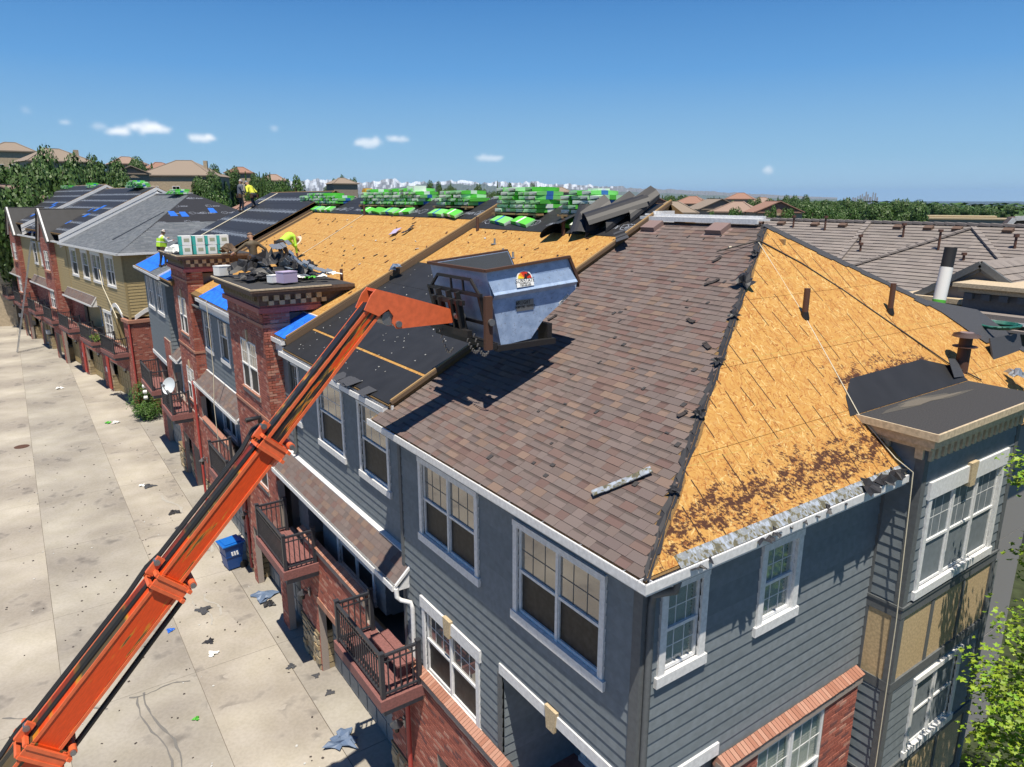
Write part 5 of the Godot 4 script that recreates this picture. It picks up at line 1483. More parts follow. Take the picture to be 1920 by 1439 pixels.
# ---------- people: one continuous surface round a skeleton of tapered bones ----------
func flesh(bones: Array, cell: float, k := 0.035) -> MB:
	var lo := Vector3.INF; var hi := -Vector3.INF
	for b in bones:
		for q in [[b[0], b[2]], [b[1], b[3]]]:
			lo = lo.min(q[0] - Vector3.ONE * (q[1] + 0.06)); hi = hi.max(q[0] + Vector3.ONE * (q[1] + 0.06))
	var nx := int((hi.x - lo.x) / cell) + 2; var ny := int((hi.y - lo.y) / cell) + 2; var nz := int((hi.z - lo.z) / cell) + 2
	var F := PackedFloat32Array(); F.resize(nx * ny * nz); F.fill(1.0)
	var W := PackedFloat32Array(); W.resize(nx * ny * nz); W.fill(1.0)
	var I := PackedInt32Array(); I.resize(nx * ny * nz)
	for bi in bones.size():
		var b: Array = bones[bi]
		var p: Vector3 = b[0]; var q: Vector3 = b[1]; var ra: float = b[2]; var rb: float = b[3]
		var pad := maxf(ra, rb) + 0.07
		var l := (p.min(q) - Vector3.ONE * pad - lo) / cell; var h := (p.max(q) + Vector3.ONE * pad - lo) / cell
		var pq := q - p; var l2 := maxf(pq.length_squared(), 1e-6)
		for z in range(maxi(0, int(l.z)), mini(nz, int(h.z) + 2)):
			for y in range(maxi(0, int(l.y)), mini(ny, int(h.y) + 2)):
				for x in range(maxi(0, int(l.x)), mini(nx, int(h.x) + 2)):
					var c := lo + Vector3(x, y, z) * cell
					var t := clampf((c - p).dot(pq) / l2, 0.0, 1.0)
					var dd := c.distance_to(p + pq * t) - lerpf(ra, rb, t)
					var ix := x + nx * (y + ny * z)
					if dd < W[ix]: W[ix] = dd; I[ix] = bi
					var f := F[ix]
					var hh := clampf(0.5 + 0.5 * (f - dd) / k, 0.0, 1.0)
					F[ix] = lerpf(f, dd, hh) - k * hh * (1.0 - hh)
	var vid := {}; var P := []; var N := []; var Cc := []
	var off := [0, 1, nx, nx + 1, nx * ny, nx * ny + 1, nx * ny + nx, nx * ny + nx + 1]
	var ov := [Vector3(0, 0, 0), Vector3(1, 0, 0), Vector3(0, 1, 0), Vector3(1, 1, 0), Vector3(0, 0, 1), Vector3(1, 0, 1), Vector3(0, 1, 1), Vector3(1, 1, 1)]
	var ed := [[0, 1], [2, 3], [4, 5], [6, 7], [0, 2], [1, 3], [4, 6], [5, 7], [0, 4], [1, 5], [2, 6], [3, 7]]
	for z in nz - 1:
		for y in ny - 1:
			for x in nx - 1:
				var i0 := x + nx * (y + ny * z)
				var s := 0
				for j in 8:
					if F[i0 + off[j]] < 0.0: s += 1
				if s == 0 or s == 8: continue
				var sum := Vector3.ZERO; var m := 0
				for e in ed:
					var fa := F[i0 + off[e[0]]]; var fb := F[i0 + off[e[1]]]
					if (fa < 0.0) != (fb < 0.0):
						sum += ov[e[0]].lerp(ov[e[1]], fa / (fa - fb)); m += 1
				vid[i0] = P.size()
				P.append(lo + (Vector3(x, y, z) + sum / m) * cell)
				N.append(Vector3(F[i0 + 1] - F[i0], F[i0 + nx] - F[i0], F[i0 + nx * ny] - F[i0]).normalized())
				Cc.append(bones[I[i0]][4])
	var mb := MB.new()
	for i0 in vid:
		var fa := F[i0]
		for ax in 3:
			var st: int = [1, nx, nx * ny][ax]; var u: int = [nx, nx * ny, 1][ax]; var w: int = [nx * ny, 1, nx][ax]
			if i0 + st >= F.size(): continue
			if (fa < 0.0) == (F[i0 + st] < 0.0): continue
			if not (vid.has(i0 - u) and vid.has(i0 - w) and vid.has(i0 - u - w)): continue
			var ids := [vid[i0], vid[i0 - u], vid[i0 - u - w], vid[i0 - w]]
			for tr in [[0, 1, 2], [0, 2, 3]]:
				var a: int = ids[tr[0]]; var b: int = ids[tr[1]]; var c: int = ids[tr[2]]
				var fn: Vector3 = (P[c] - P[a]).cross(P[b] - P[a])
				var ordr := [a, b, c] if fn.dot(N[a] + N[b] + N[c]) > 0 else [a, c, b]
				for q in ordr:
					mb.col = Cc[q]
					mb.pt(P[q], N[q])
	return mb

# a worker. j: joints as offsets from the hips' ground point, already turned; shirt, legs, skin are colours
func worker(label: String, at: Vector3, turn: float, j: Dictionary, shirt: Color, legs: Color, hat: Color, brim: bool, vest := Color(0, 0, 0, 0)) -> void:
	var skin := Color(0.36, 0.20, 0.13); var boot := Color(0.05, 0.035, 0.025)
	var b := []
	var hip: Vector3 = j.hip; var chest: Vector3 = j.chest; var neck: Vector3 = j.neck; var head: Vector3 = j.head
	var fw: Vector3 = j.get("fwd", Vector3(0, 0, 1))
	var sd: Vector3 = j.get("side", Vector3(1, 0, 0))
	b.append([hip + sd * 0.07, hip - sd * 0.07, 0.125, 0.125, legs])
	b.append([hip.lerp(chest, 0.25), chest, 0.135, 0.155, shirt])
	b.append([chest + sd * 0.10, chest - sd * 0.10, 0.125, 0.125, shirt if vest.a == 0 else vest])
	b.append([neck.lerp(chest, 0.3), neck, 0.075, 0.055, skin])
	b.append([neck, head, 0.06, 0.08, skin])
	b.append([head - (head - neck).normalized() * 0.03, head + (head - neck).normalized() * 0.06, 0.085, 0.095, skin])
	b.append([head + fw * 0.085, head + fw * 0.105 - Vector3(0, 0.015, 0), 0.018, 0.016, skin])   # nose
	for s in 2:
		var sg := 1.0 if s == 0 else -1.0
		var sh: Vector3 = chest + sd * 0.19 * sg + (neck - chest) * 0.25
		var el: Vector3 = j.elbow[s]; var ha: Vector3 = j.hand[s]
		b.append([sh, el, 0.062, 0.050, shirt]); b.append([el, el.lerp(ha, 0.82), 0.048, 0.036, j.get("sleeve", shirt)])
		b.append([el.lerp(ha, 0.82), ha, 0.034, 0.036, skin])
		var hd := (ha - el).normalized()
		for f in 4:
			var fo := sd * (f - 1.5) * 0.021
			b.append([ha + fo, ha + fo + hd * (0.075 + 0.012 * (1 if f in [1, 2] else 0)) - Vector3(0, 0.02, 0), 0.011, 0.009, skin])
		b.append([ha + sd * 0.03 * sg, ha + sd * 0.055 * sg + hd * 0.04, 0.012, 0.010, skin])
		var kn: Vector3 = j.knee[s]; var fo2: Vector3 = j.foot[s]
		b.append([hip + sd * 0.09 * sg, kn, 0.095, 0.065, legs]); b.append([kn, fo2 + Vector3(0, 0.08, 0), 0.062, 0.048, legs])
		b.append([fo2 + Vector3(0, 0.05, 0) - fw * 0.04, fo2 + Vector3(0, 0.035, 0) + fw * 0.17, 0.05, 0.038, boot])
	var u := thing("person", label, "person", at, turn)
	ob("body", flesh(b, 0.026), M["vc"], u)
	# face: eyes, mouth, ears
	var fc := MB.new()
	var hu := (head - neck).normalized()
	fc.col = Color(0.02, 0.015, 0.01)
	for sg in [-1, 1]: fc.box(head + fw * 0.092 + sd * 0.035 * sg + hu * 0.02, Vector3(0.022, 0.010, 0.012), Basis(sd, hu, sd.cross(hu)))
	fc.col = Color(0.22, 0.08, 0.06)
	fc.box(head + fw * 0.085 - hu * 0.045, Vector3(0.045, 0.010, 0.012), Basis(sd, hu, sd.cross(hu)))
	fc.col = skin
	for sg in [-1, 1]: fc.box(head + sd * 0.095 * sg, Vector3(0.02, 0.055, 0.03), Basis(sd, hu, sd.cross(hu)))
	ob("face", fc, M["vc"], u)
	# hat
	var hb := MB.new()
	hb.col = hat
	hb.tube(PackedVector3Array([head + hu * 0.035, head + hu * 0.09, head + hu * 0.135, head + hu * 0.15]), 0.108, 10, 0.05)
	if brim: hb.rod(head + hu * 0.035 + fw * 0.01, head + hu * 0.055 + fw * 0.01, 0.19, 14, 0.115)
	else: hb.box(head + hu * 0.045 + fw * 0.12, Vector3(0.15, 0.012, 0.10), Basis(sd, hu, sd.cross(hu)))
	ob("hat", hb, M["vc"], u)
	if vest.a > 0:
		var vb := MB.new()
		vb.col = Color(0.75, 0.75, 0.70)
		var cd := (chest - hip).normalized()
		vb.box(hip.lerp(chest, 0.62), Vector3(0.40, 0.05, 0.335), Basis(sd, cd, sd.cross(cd)))
		vb.col = vest
		vb.box(hip.lerp(chest, 0.55), Vector3(0.39, 0.40, 0.325), Basis(sd, cd, sd.cross(cd)))
		ob("safety_vest", vb, M["vc"], u)
	var tb := MB.new()
	tb.col = Color(0.10, 0.055, 0.03)
	for sg in [-1, 1]: tb.box(hip + sd * 0.18 * sg - fw * 0.05 - Vector3(0, 0.05, 0), Vector3(0.09, 0.20, 0.16), Basis(sd, Vector3.UP, sd.cross(Vector3.UP)))
	ob("tool_belt", tb, M["vc"], u)

func people() -> void:
	# bending over the torn-off pile
	worker("roofer in lime shirt and straw hat bending over the torn-off felt pile", Vector3(8.15, ry(8.15, 0.28) + 0.01, -26.2), 0.35, {
		"hip": Vector3(-0.1, 0.92, 0), "chest": Vector3(0.32, 1.14, 0.0), "neck": Vector3(0.50, 1.10, 0), "head": Vector3(0.64, 1.00, 0),
		"fwd": Vector3(0.75, -0.66, 0), "side": Vector3(0, 0, 1),
		"elbow": [Vector3(0.36, 0.80, 0.26), Vector3(0.58, 0.85, -0.22)], "hand": [Vector3(0.42, 0.50, 0.22), Vector3(0.80, 0.62, -0.2)],
		"knee": [Vector3(0.08, 0.50, 0.14), Vector3(0.0, 0.50, -0.14)], "foot": [Vector3(-0.02, 0.0, 0.16), Vector3(-0.12, -0.04, -0.16)]},
		Color(0.45, 0.80, 0.06), Color(0.02, 0.02, 0.022), Color(0.66, 0.58, 0.45), true)
	# standing behind the pile with his head down
	worker("roofer in brown camouflage shirt standing with arms spread beside the near brick tower", Vector3(7.2, ry(7.2, 0.28) + 0.01, -26.6), 0.0, {
		"hip": Vector3(0, 0.90, 0), "chest": Vector3(-0.02, 1.34, -0.05), "neck": Vector3(-0.03, 1.50, -0.09), "head": Vector3(-0.03, 1.62, -0.16),
		"fwd": Vector3(0, -0.3, -0.95), "side": Vector3(-1, 0, 0),
		"elbow": [Vector3(-0.42, 1.22, -0.14), Vector3(0.40, 1.18, 0.05)], "hand": [Vector3(-0.66, 1.04, -0.22), Vector3(0.52, 0.92, 0.1)],
		"knee": [Vector3(-0.10, 0.48, -0.06), Vector3(0.12, 0.48, 0.0)], "foot": [Vector3(-0.12, 0, 0.02), Vector3(0.14, 0.06, 0.05)]},
		Color(0.10, 0.075, 0.045), Color(0.03, 0.035, 0.05), Color(0.02, 0.02, 0.02), false)
	worker("roofer in yellow-green vest and white hat left of the teal-striped cartons", Vector3(6.05, ry(6.05, 0.60) + 0.02, -38.4), 0.6, {
		"hip": Vector3(0, 0.88, 0), "chest": Vector3(0.05, 1.32, 0.05), "neck": Vector3(0.08, 1.48, 0.08), "head": Vector3(0.13, 1.60, 0.10),
		"fwd": Vector3(0.9, -0.2, 0.3).normalized(), "side": Vector3(-0.3, 0, 0.95).normalized(),
		"elbow": [Vector3(0.12, 1.16, 0.34), Vector3(0.30, 1.2, -0.2)], "hand": [Vector3(0.36, 1.22, 0.40), Vector3(0.52, 1.32, -0.06)],
		"knee": [Vector3(0.10, 0.46, 0.10), Vector3(0.02, 0.46, -0.10)], "foot": [Vector3(0.02, 0, 0.12), Vector3(-0.08, -0.03, -0.12)]},
		Color(0.55, 0.58, 0.62), Color(0.02, 0.02, 0.025), Color(0.75, 0.75, 0.73), true, Color(0.48, 0.80, 0.05, 1))
	for i in 2:
		worker(["roofer in dark clothes and white cap standing on the far felt roof", "roofer in yellow vest crouching next to the roofer in dark clothes"][i], Vector3(11.0 + 0.5 * i, ry(11.0 + 0.5 * i, 0.60) + 0.02, -42.4 + 0.9 * i), 2.0 * i, {
			"hip": Vector3(0, 0.9 - 0.25 * i, 0), "chest": Vector3(0.06 + 0.2 * i, 1.34 - 0.3 * i, 0), "neck": Vector3(0.08 + 0.3 * i, 1.50 - 0.33 * i, 0), "head": Vector3(0.11 + 0.35 * i, 1.62 - 0.34 * i, 0),
			"fwd": Vector3(1, -0.2, 0).normalized(), "side": Vector3(0, 0, 1),
			"elbow": [Vector3(0.1, 1.12 - 0.3 * i, 0.3), Vector3(0.1, 1.12 - 0.3 * i, -0.3)], "hand": [Vector3(0.32, 0.98 - 0.3 * i, 0.26), Vector3(0.30, 0.95 - 0.3 * i, -0.28)],
			"knee": [Vector3(0.12 + 0.12 * i, 0.47, 0.1), Vector3(0.05, 0.47, -0.1)], "foot": [Vector3(0.05, 0, 0.12), Vector3(-0.05, 0, -0.12)]},
			[Color(0.10, 0.11, 0.14), Color(0.60, 0.62, 0.05)][i], Color(0.025, 0.025, 0.035), [Color(0.7, 0.7, 0.7), Color(0.1, 0.2, 0.3)][i], false)

# ---------- wrapped shingle bundles stacked along the ridges ----------
var bundle_mesh := []
var n_bundles := 0
func bundle_shapes() -> void:
	var g := Color(0.10, 0.52, 0.055); var w := Color(0.66, 0.74, 0.68); var k := Color(0.02, 0.03, 0.03); var bl := Color(0.03, 0.14, 0.42); var lg := Color(0.45, 0.75, 0.45)
	for v in 5:
		var b := MB.new()
		var c: Color = [g, g.lerp(lg, 0.25), g * 0.85, lg, g][v]
		var e: Color = [lg, w, g.lerp(lg, 0.6), w, lg][v]
		var n := 8
		for i in n:   # a slightly bowed wrapper: plain colour with one printed label
			var x0 := -0.49 + 0.98 * i / n; var x1 := -0.49 + 0.98 * (i + 1) / n
			var s0 := 0.020 * (1.0 - pow(x0 / 0.49, 2)); var s1 := 0.020 * (1.0 - pow(x1 / 0.49, 2))
			b.col = c if i != 4 else (bl if v == 1 else (w if v in [0, 3] else c))
			b.quad(Vector3(x0, 0.10 + s0, -0.165), Vector3(x1, 0.10 + s1, -0.165), Vector3(x1, 0.10 + s1, 0.165), Vector3(x0, 0.10 + s0, 0.165), Vector3.UP)
			b.col = c if not (i in [3, 4]) else ([w, bl, c, g, bl][v])
			for z in [-0.165, 0.165]:
				b.quad(Vector3(x0, 0.012, z), Vector3(x1, 0.012, z), Vector3(x1, 0.10 + s1, z), Vector3(x0, 0.10 + s0, z), Vector3(0, 0, z))
				b.quad(Vector3(x0, 0.012, z), Vector3(x1, 0.012, z), Vector3(x1, 0.0, z * 0.9), Vector3(x0, 0.0, z * 0.9), Vector3(0, -1, z))
			b.col = w
			b.quad(Vector3(x0, 0, -0.15), Vector3(x1, 0, -0.15), Vector3(x1, 0, 0.15), Vector3(x0, 0, 0.15), Vector3.DOWN)
		for x in [-0.49, 0.49]:   # folded ends bulge a little
			b.col = e
			b.quad(Vector3(x, 0.055, -0.165), Vector3(x, 0.10, -0.165), Vector3(x, 0.10, 0.165), Vector3(x, 0.055, 0.165), Vector3(x, 0.2, 0))
			b.col = e * 0.82
			b.quad(Vector3(x, 0.012, -0.165), Vector3(x, 0.055, -0.165), Vector3(x * 1.02, 0.05, 0.1), Vector3(x, 0.012, 0.165), Vector3(x, 0, 0))
		bundle_mesh.append(b.mesh())

func stack(where: String, o: Vector3, along: Vector3, cols: int, rows: int, layers: int, jitter := 0.05) -> void:
	var across := along.cross(Vector3.UP).normalized()
	for l in layers:
		for r in rows:
			for c in cols:
				if l == layers - 1 and rng.randf() < 0.45: continue
				if l >= layers - 2 and (c == 0 or c == cols - 1) and rng.randf() < 0.6: continue
				var cross: bool = (l + r) % 3 == 2
				var i := [0, 0, 1, 2, 3, 3, 4, 0, 1][rng.randi() % 9] as int
				var m := inst("shingle_bundle", bundle_mesh[i], M["vc"])
				n_bundles += 1
				var p := o + along * (c * 0.36 + 0.2) + across * (r - (rows - 1) / 2.0) * 1.02 + Vector3.UP * l * 0.118
				p += Vector3(rng.randf_range(-jitter, jitter) * 1.6, 0, rng.randf_range(-jitter, jitter))
				m.transform = Transform3D(Basis(across, Vector3.UP, across.cross(Vector3.UP)).rotated(Vector3.UP, rng.randf_range(-0.09, 0.09)), p)
				if cross and c % 2 == 0: m.transform.basis = m.transform.basis.rotated(Vector3.UP, 0.25)
				tag(m, "shingle bundle %s from left, %s layer, %s" % [nth(cols - c), nth(l + 1), where], "shingle bundle", "wrapped shingle bundles on the ridges")

func loose_bundles(where: String, off: float, x: float, z0: float, n: int, dz := 0.8) -> void:   # single bundles laid on the slope below a stack
	for i in n:
		var m := inst("shingle_bundle", bundle_mesh[i % 3], M["vc"])
		n_bundles += 1
		m.transform = Transform3D(Basis(MZ, Vector3(-0.5, 1, 0).normalized(), Vector3(1, 0.5, 0).normalized()).rotated(Vector3(-0.5, 1, 0).normalized(), rng.randf_range(-0.2, 0.2)), Vector3(x + rng.randf_range(-0.1, 0.1), ry(x, off) + 0.04, z0 - i * dz))
		tag(m, "loose shingle bundle, %s from the right, before the %s" % [nth(i + 1), where], "shingle bundle", "loose bundles below the stacks")

func bundles() -> void:
	bundle_shapes()
	# platforms step over the ridge at x 13.2; each stack stands on a plank level
	var st := [["stack behind the felt roll", -13.75, 4, 5, 0.11], ["tallest stack", -16.2, 6, 6, 0.11], ["low middle stack", -19.9, 6, 4, 0.28], ["long carton-topped stack", -23.6, 13, 5, 0.28], ["long leftmost near stack", -31.1, 13, 4, 0.28]]
	for s in st:
		var y := ry(12.55, s[4]) + 0.06
		stack(s[0], Vector3(12.7, y, s[1]), MZ, s[2], 1, s[3])
		var pl := MB.new()
		for x in [12.3, 12.95]: pl.box(Vector3(x, y - 0.05, s[1] - s[2] * 0.2), Vector3(0.2, 0.05, s[2] * 0.36 + 0.2))
		for z in [0.2, s[2] * 0.4 - 0.2]: pl.box(Vector3(12.65, y - 0.10, s[1] - z), Vector3(0.9, 0.05, 0.1))
		tag(ob("roof_plank", pl, M["wood"]), "plank shelf under the " + s[0], "plank", "plank shelves under the shingle stacks")
		loose_bundles(s[0], s[4], 12.0, s[1] - 0.5, mini(4, int(s[2] * 0.34)), 1.1)
	# far row stacks
	var f := [["grey-roof ridge stack", 5.5, 7, 3, 0.0], ["stack by the white rake", 14.5, 9, 5, 0.55], ["round far stack", 29.0, 5, 4, 0.7], ["farthest stack", 38.5, 9, 3, 0.7]]
	for s in f:
		var p := O2 + Vector3(6.6, 13.32 + s[4], -s[1]).rotated(Vector3.UP, TURN)
		stack(s[0], p, MZ.rotated(Vector3.UP, TURN), s[2], 1, s[3])

# ---------- scraps ----------
func crumple(r: float, h: float, sd: int, n := 9) -> MB:   # a crumpled sheet of torn felt
	var q := RandomNumberGenerator.new(); q.seed = sd
	var b := MB.new()
	var g := []
	for i in n:
		var row := []
		for j in n:
			var x := (float(i) / (n - 1) - 0.5) * 2.0 * r; var z := (float(j) / (n - 1) - 0.5) * 2.0 * r
			row.append(Vector3(x + q.randf_range(-1, 1) * r * 0.10, maxf(0.004, h * (1.0 - (x * x + z * z) / (2.2 * r * r)) * q.randf_range(0.1, 1.0)), z + q.randf_range(-1, 1) * r * 0.10))
		g.append(row)
	for i in n:
		for j in n:   # square grid pressed into a ragged outline
			var p: Vector3 = g[i][j]
			var an := atan2(p.z, p.x)
			var sq := maxf(absf(cos(an)), absf(sin(an)))
			var f := sq * (0.72 + 0.22 * sin(an * 3.0 + sd) + 0.16 * sin(an * 7.0 + sd * 2.3) + 0.08 * sin(an * 13.0 + sd))
			g[i][j] = Vector3(p.x * f, p.y, p.z * f)
	for i in n - 1:
		for j in n - 1: b.quad(g[i][j], g[i + 1][j], g[i + 1][j + 1], g[i][j + 1], Vector3.UP)
	return b

func scrap(called: String, label: String, cat: String, mb: MB, m: String, at: Vector3, turn := 0.0, up := Vector3.UP, group := "") -> void:
	var o := ob(called, mb, M[m])
	var s := up.cross(Vector3(0.01, 0, 1)).normalized()
	o.transform = Transform3D(Basis(s, up, s.cross(up)).rotated(up, turn), at)
	tag(o, label, cat, group)

func strip(l: float, w: float, bend := 0.05) -> MB:
	var b := MB.new()
	for i in 5:
		var x0 := l * (i / 5.0 - 0.5); var x1 := l * ((i + 1) / 5.0 - 0.5)
		b.box(Vector3((x0 + x1) / 2, 0.012 + bend * pow(absf(x0 + x1) / l, 2), 0), Vector3(l / 5.0, 0.012, w * rng.randf_range(0.75, 1.0)))
	return b

func scraps() -> void:
	var n1 := Vector3(-0.5, 1, 0).normalized()
	# torn felt sheets thrown over the ridge edge of the second roof
	var rolls := [[11.95, -13.9, 1.25, 0.6, 0.5], [12.3, -13.2, 1.5, -0.5, 0.8], [11.7, -14.6, 1.0, 0.3, 0.35]]
	for i in 3:
		var q: Array = rolls[i]
		var b := MB.new()
		# a curled sheet: half cylinder with thickness, tilted
		var L: float = q[2]; var n := 10
		for k in n:
			var a0 := PI * (0.1 + 1.0 * k / n); var a1 := PI * (0.1 + 1.0 * (k + 1) / n)
			var r0 := 0.42 - 0.012 * k; var r1 := 0.42 - 0.012 * (k + 1)
			var A := Vector3(-L / 2, r0 * sin(a0) * q[4] + 0.05, r0 * cos(a0)); var Bv := Vector3(-L / 2, r1 * sin(a1) * q[4] + 0.05, r1 * cos(a1))
			b.quad(A, Bv, Bv + Vector3(L + 0.1 * sin(k), 0, 0), A + Vector3(L + 0.1 * sin(k), 0, 0), Vector3(0, sin(a0), cos(a0)))
		scrap("felt_sheet", ["curled black felt sheet standing up beside the wrapped bundles", "rolled black felt sheet resting over the ridge by the white ridge metal", "folded black felt sheet hanging on the bare boards below the bundles"][i], "felt sheet", b, "feltroll", Vector3(q[0], ry(q[0], 0.11) + 0.12, q[1]), q[3], (n1 + Vector3(0.1, 0, 0.5 - 0.45 * i)).normalized())
	# big upright flaps
	for q in [[11.5, -13.4, 0.9, 1.1, 0], [11.75, -12.95, 1.1, 0.9, 1], [12.2, -12.6, 1.0, 0.8, 2]]:
		var b := MB.new()
		var s := Vector3(1, 0.5, 0).normalized()
		var o := Vector3(q[0], ry(q[0], 0.11) + 0.03, q[1])
		var pts := [o, o + s * q[2] + Vector3(0, 0.05, 0), o + s * q[2] * 0.9 + Vector3(0.1, q[3] * 0.62, -0.25), o + s * 0.15 + Vector3(0.0, q[3] * 0.5, -0.35)]
		for k in 4:
			var t0 := k / 4.0; var t1 := (k + 1) / 4.0
			b.quad(pts[0].lerp(pts[3], t0) + Vector3(0, 0, 0.12 * sin(PI * t0)), pts[1].lerp(pts[2], t0) + Vector3(0, 0, 0.2 * sin(PI * t0)), pts[1].lerp(pts[2], t1) + Vector3(0, 0, 0.2 * sin(PI * t1)), pts[0].lerp(pts[3], t1) + Vector3(0, 0, 0.12 * sin(PI * t1)), Vector3(-0.3, 0.5, 1))
		tag(ob("felt_flap", b, M["feltroll"]), ["pointed flap of torn felt standing at the edge of the bare boards", "grey flap of torn felt leaning right of the pointed flap", "small flap of torn felt nearest the white ridge metal"][q[4]], "felt flap")
	# pile on the near tower
	var tp := Vector3(6.55, 10.72, -22.0)
	for i in 7:
		var r := [0.95, 0.7, 0.8, 0.6, 0.55, 0.5, 0.45][i] as float
		scrap("torn_felt_pile", "crumpled black felt heap on the near tower roof, %s" % ["the widest at the bottom", "left end of the pile", "top of the pile", "right of the pile's top", "front edge by the rim", "back edge by the roofer", "small one hanging over the rear"][i], "felt heap", crumple(r * 1.1, [0.4, 0.5, 0.55, 0.4, 0.25, 0.4, 0.3][i], 100 + i, 12), "feltroll", tp + Vector3([0.2, -0.5, 0.1, 0.5, -0.8, 0.8, 1.1][i], [0.0, 0.05, 0.30, 0.1, 0.0, 0.1, 0.15][i], [0.0, -0.7, -0.6, 0.5, 0.3, -1.0, -0.4][i]), i * 0.9)
	for i in 6:
		scrap("metal_flashing", "bent grey flashing strip %s" % ["leaning on the felt pile's right side", "standing upright in the felt pile", "lying flat at the pile's right end", "across the top of the pile", "small one by the white box", "poking over the tower rim"][i], "flashing", strip(0.9, 0.22, 0.12), "galv", tp + Vector3([0.45, 0.1, 0.9, 0.3, 0.2, -0.5][i], [0.45, 0.4, 0.25, 0.85, 0.15, 0.2][i], [0.9, 0.6, 1.1, -0.4, 1.4, 1.2][i]), i * 1.3, Vector3([0.6, 0.9, 0.1, 0.3, 0.2, 0.5][i], 0.7, [0.5, -0.3, 0.4, 0.6, 0.1, -0.2][i]).normalized())
	for q in [["white_box", "white carton at the left front corner of the near tower", 5.35, -23.4, "sign", 0.34], ["lilac_box", "pale lilac translucent box on the near tower beside the flashing", 6.35, -20.3, "lilac", 0.36], ["white_box", "small white carton next to the lilac box", 6.05, -20.5, "sign", 0.24]]:
		var b := MB.new(); b.box(Vector3(0, q[5] * 0.4, 0), Vector3(q[5] * 1.3, q[5] * 0.8, q[5]))
		b.box(Vector3(0, q[5] * 0.82, 0), Vector3(q[5] * 1.34, 0.03, q[5] * 1.04))
		scrap(q[0], q[1], "box", b, q[4], Vector3(q[2], 10.70, q[3]), 0.3)
	for i in 5:
		scrap("paper_scrap", "pale scrap of release film %s" % ["at the pile's right end", "beside the pale green scrap", "under the flashing", "near the blue sheet edge", "at the tower's back corner"][i], "film scrap", crumple(0.22, 0.14, 140 + i, 5), ["sign", "green", "sign", "galv", "sign"][i], Vector3(6.9 + 0.25 * i, 10.72 + 0.02 * i, -20.9 + 0.3 * (i % 3)))
	# boxes wrapped in plastic on the second tower
	for i in 8:
		var b := MB.new()
		b.col = Color(0.75, 0.78, 0.76)
		b.bx(-0.22, 0.22, 0, 0.36, -0.20, 0.20)
		b.col = Color(0.05, 0.42, 0.38); b.bx(-0.224, -0.12, 0.005, 0.355, -0.204, 0.204)
		b.col = Color(0.35, 0.38, 0.28); b.bx(-0.05, 0.15, 0.12, 0.26, 0.2, 0.203)
		scrap("nail_carton", "white and teal carton in the %s row, %s from the left, on the second tower" % [["lower", "upper"][i / 4], nth(i % 4 + 1)], "carton", b, "vc", Vector3(5.75 + 0.47 * (i % 4), 10.85 + 0.37 * (i / 4), -31.0 + 0.05 * (i % 2)), rng.randf_range(-0.1, 0.1), Vector3.UP, "cartons on the second tower")
	for i in 4:
		scrap("material_bag", ["tan paper sack slumped behind the cartons", "camouflage bag lying right of the cartons", "clear plastic bag left of the cartons", "blue bag behind the cartons"][i], "bag", crumple(0.45, 0.5, 160 + i, 7), ["wood", "oldwood", "sign", "blue"][i], Vector3([6.9, 7.3, 5.45, 7.6][i], 10.84, [-31.9, -30.4, -31.7, -32.6][i]))
	# tools and bits on the bare boards
	scrap("lilac_box", "lilac tool box lying on the bare boards of the middle roof", "box", strip(0.42, 0.36, 0.0), "lilac", Vector3(10.75, ry(10.75, 0.28) + 0.10, -22.3), 0.5, n1)
	scrap("felt_strip", "black felt strip beside the lilac tool box", "felt strip", strip(0.55, 0.16), "feltroll", Vector3(10.95, ry(10.95, 0.28) + 0.06, -21.7), 0.2, n1)
	var pb := MB.new(); pb.rod(Vector3(0, 0, 0), Vector3(0, 0.45, 0), 0.05, 8)
	scrap("vent_pipe", "short rusty vent pipe on the bare boards of the middle roof", "pipe", pb, "pipe", Vector3(8.1, ry(8.1, 0.28), -20.6))
	for q in [[11.0, -16.6, 0.11], [10.6, -15.6, 0.11], [10.5, -15.0, 0.11]]:
		var s := MB.new(); s.rod(Vector3.ZERO, Vector3(0, 0.16, 0), 0.03, 6); s.rod(Vector3(0, 0, 0), Vector3(0, 0.02, 0), 0.11, 8)
		scrap("pipe_stub", "small grey pipe stub in the bare boards behind the hopper, %s" % ["left one", "middle one", "right one"][[-16.6, -15.6, -15.0].find(q[1])], "pipe", s, "galv", Vector3(q[0], ry(q[0], q[2]), q[1]), 0.0, Vector3.UP, "pipe stubs behind the hopper")
	for q in [[11.55, -18.35, 0.11], [11.6, -14.35, 0.11], [11.8, -27.2, 0.28]]:
		var s := MB.new(); s.rod(Vector3.ZERO, Vector3(0, 0.42, 0), 0.05, 7)
		scrap("vent_pipe", "rusty vent pipe %s" % ["at the torn felt left of the strip between two roofs", "between the felt flaps", "where the long rope meets the felt"][[-18.35, -14.35, -27.2].find(q[1])], "pipe", s, "pipe", Vector3(q[0], ry(q[0], q[2]), q[1]))
	# bits of felt and shingle scattered on roofs: uncounted litter
	var lit := MB.new()
	for i in 150:
		var x := rng.randf_range(7.0, 11.8); var z := rng.randf_range(-32.5, -12.6)
		var off := 0.11 if z > -18.9 else 0.28
		if z > -18.9 and x < 9.9: continue
		var p := Vector3(x, ry(x, off) + 0.035, z); var an := rng.randf() * TAU; var l := rng.randf_range(0.03, 0.16)
		var dv := (Vector3(1, 0.5, 0).normalized() * cos(an) + PZ * sin(an))
		lit.col = [Color(0.04, 0.03, 0.03), Color(0.12, 0.05, 0.03), Color(0.5, 0.5, 0.5)][0 if rng.randf() < 0.6 else (1 if rng.randf() < 0.7 else 2)]
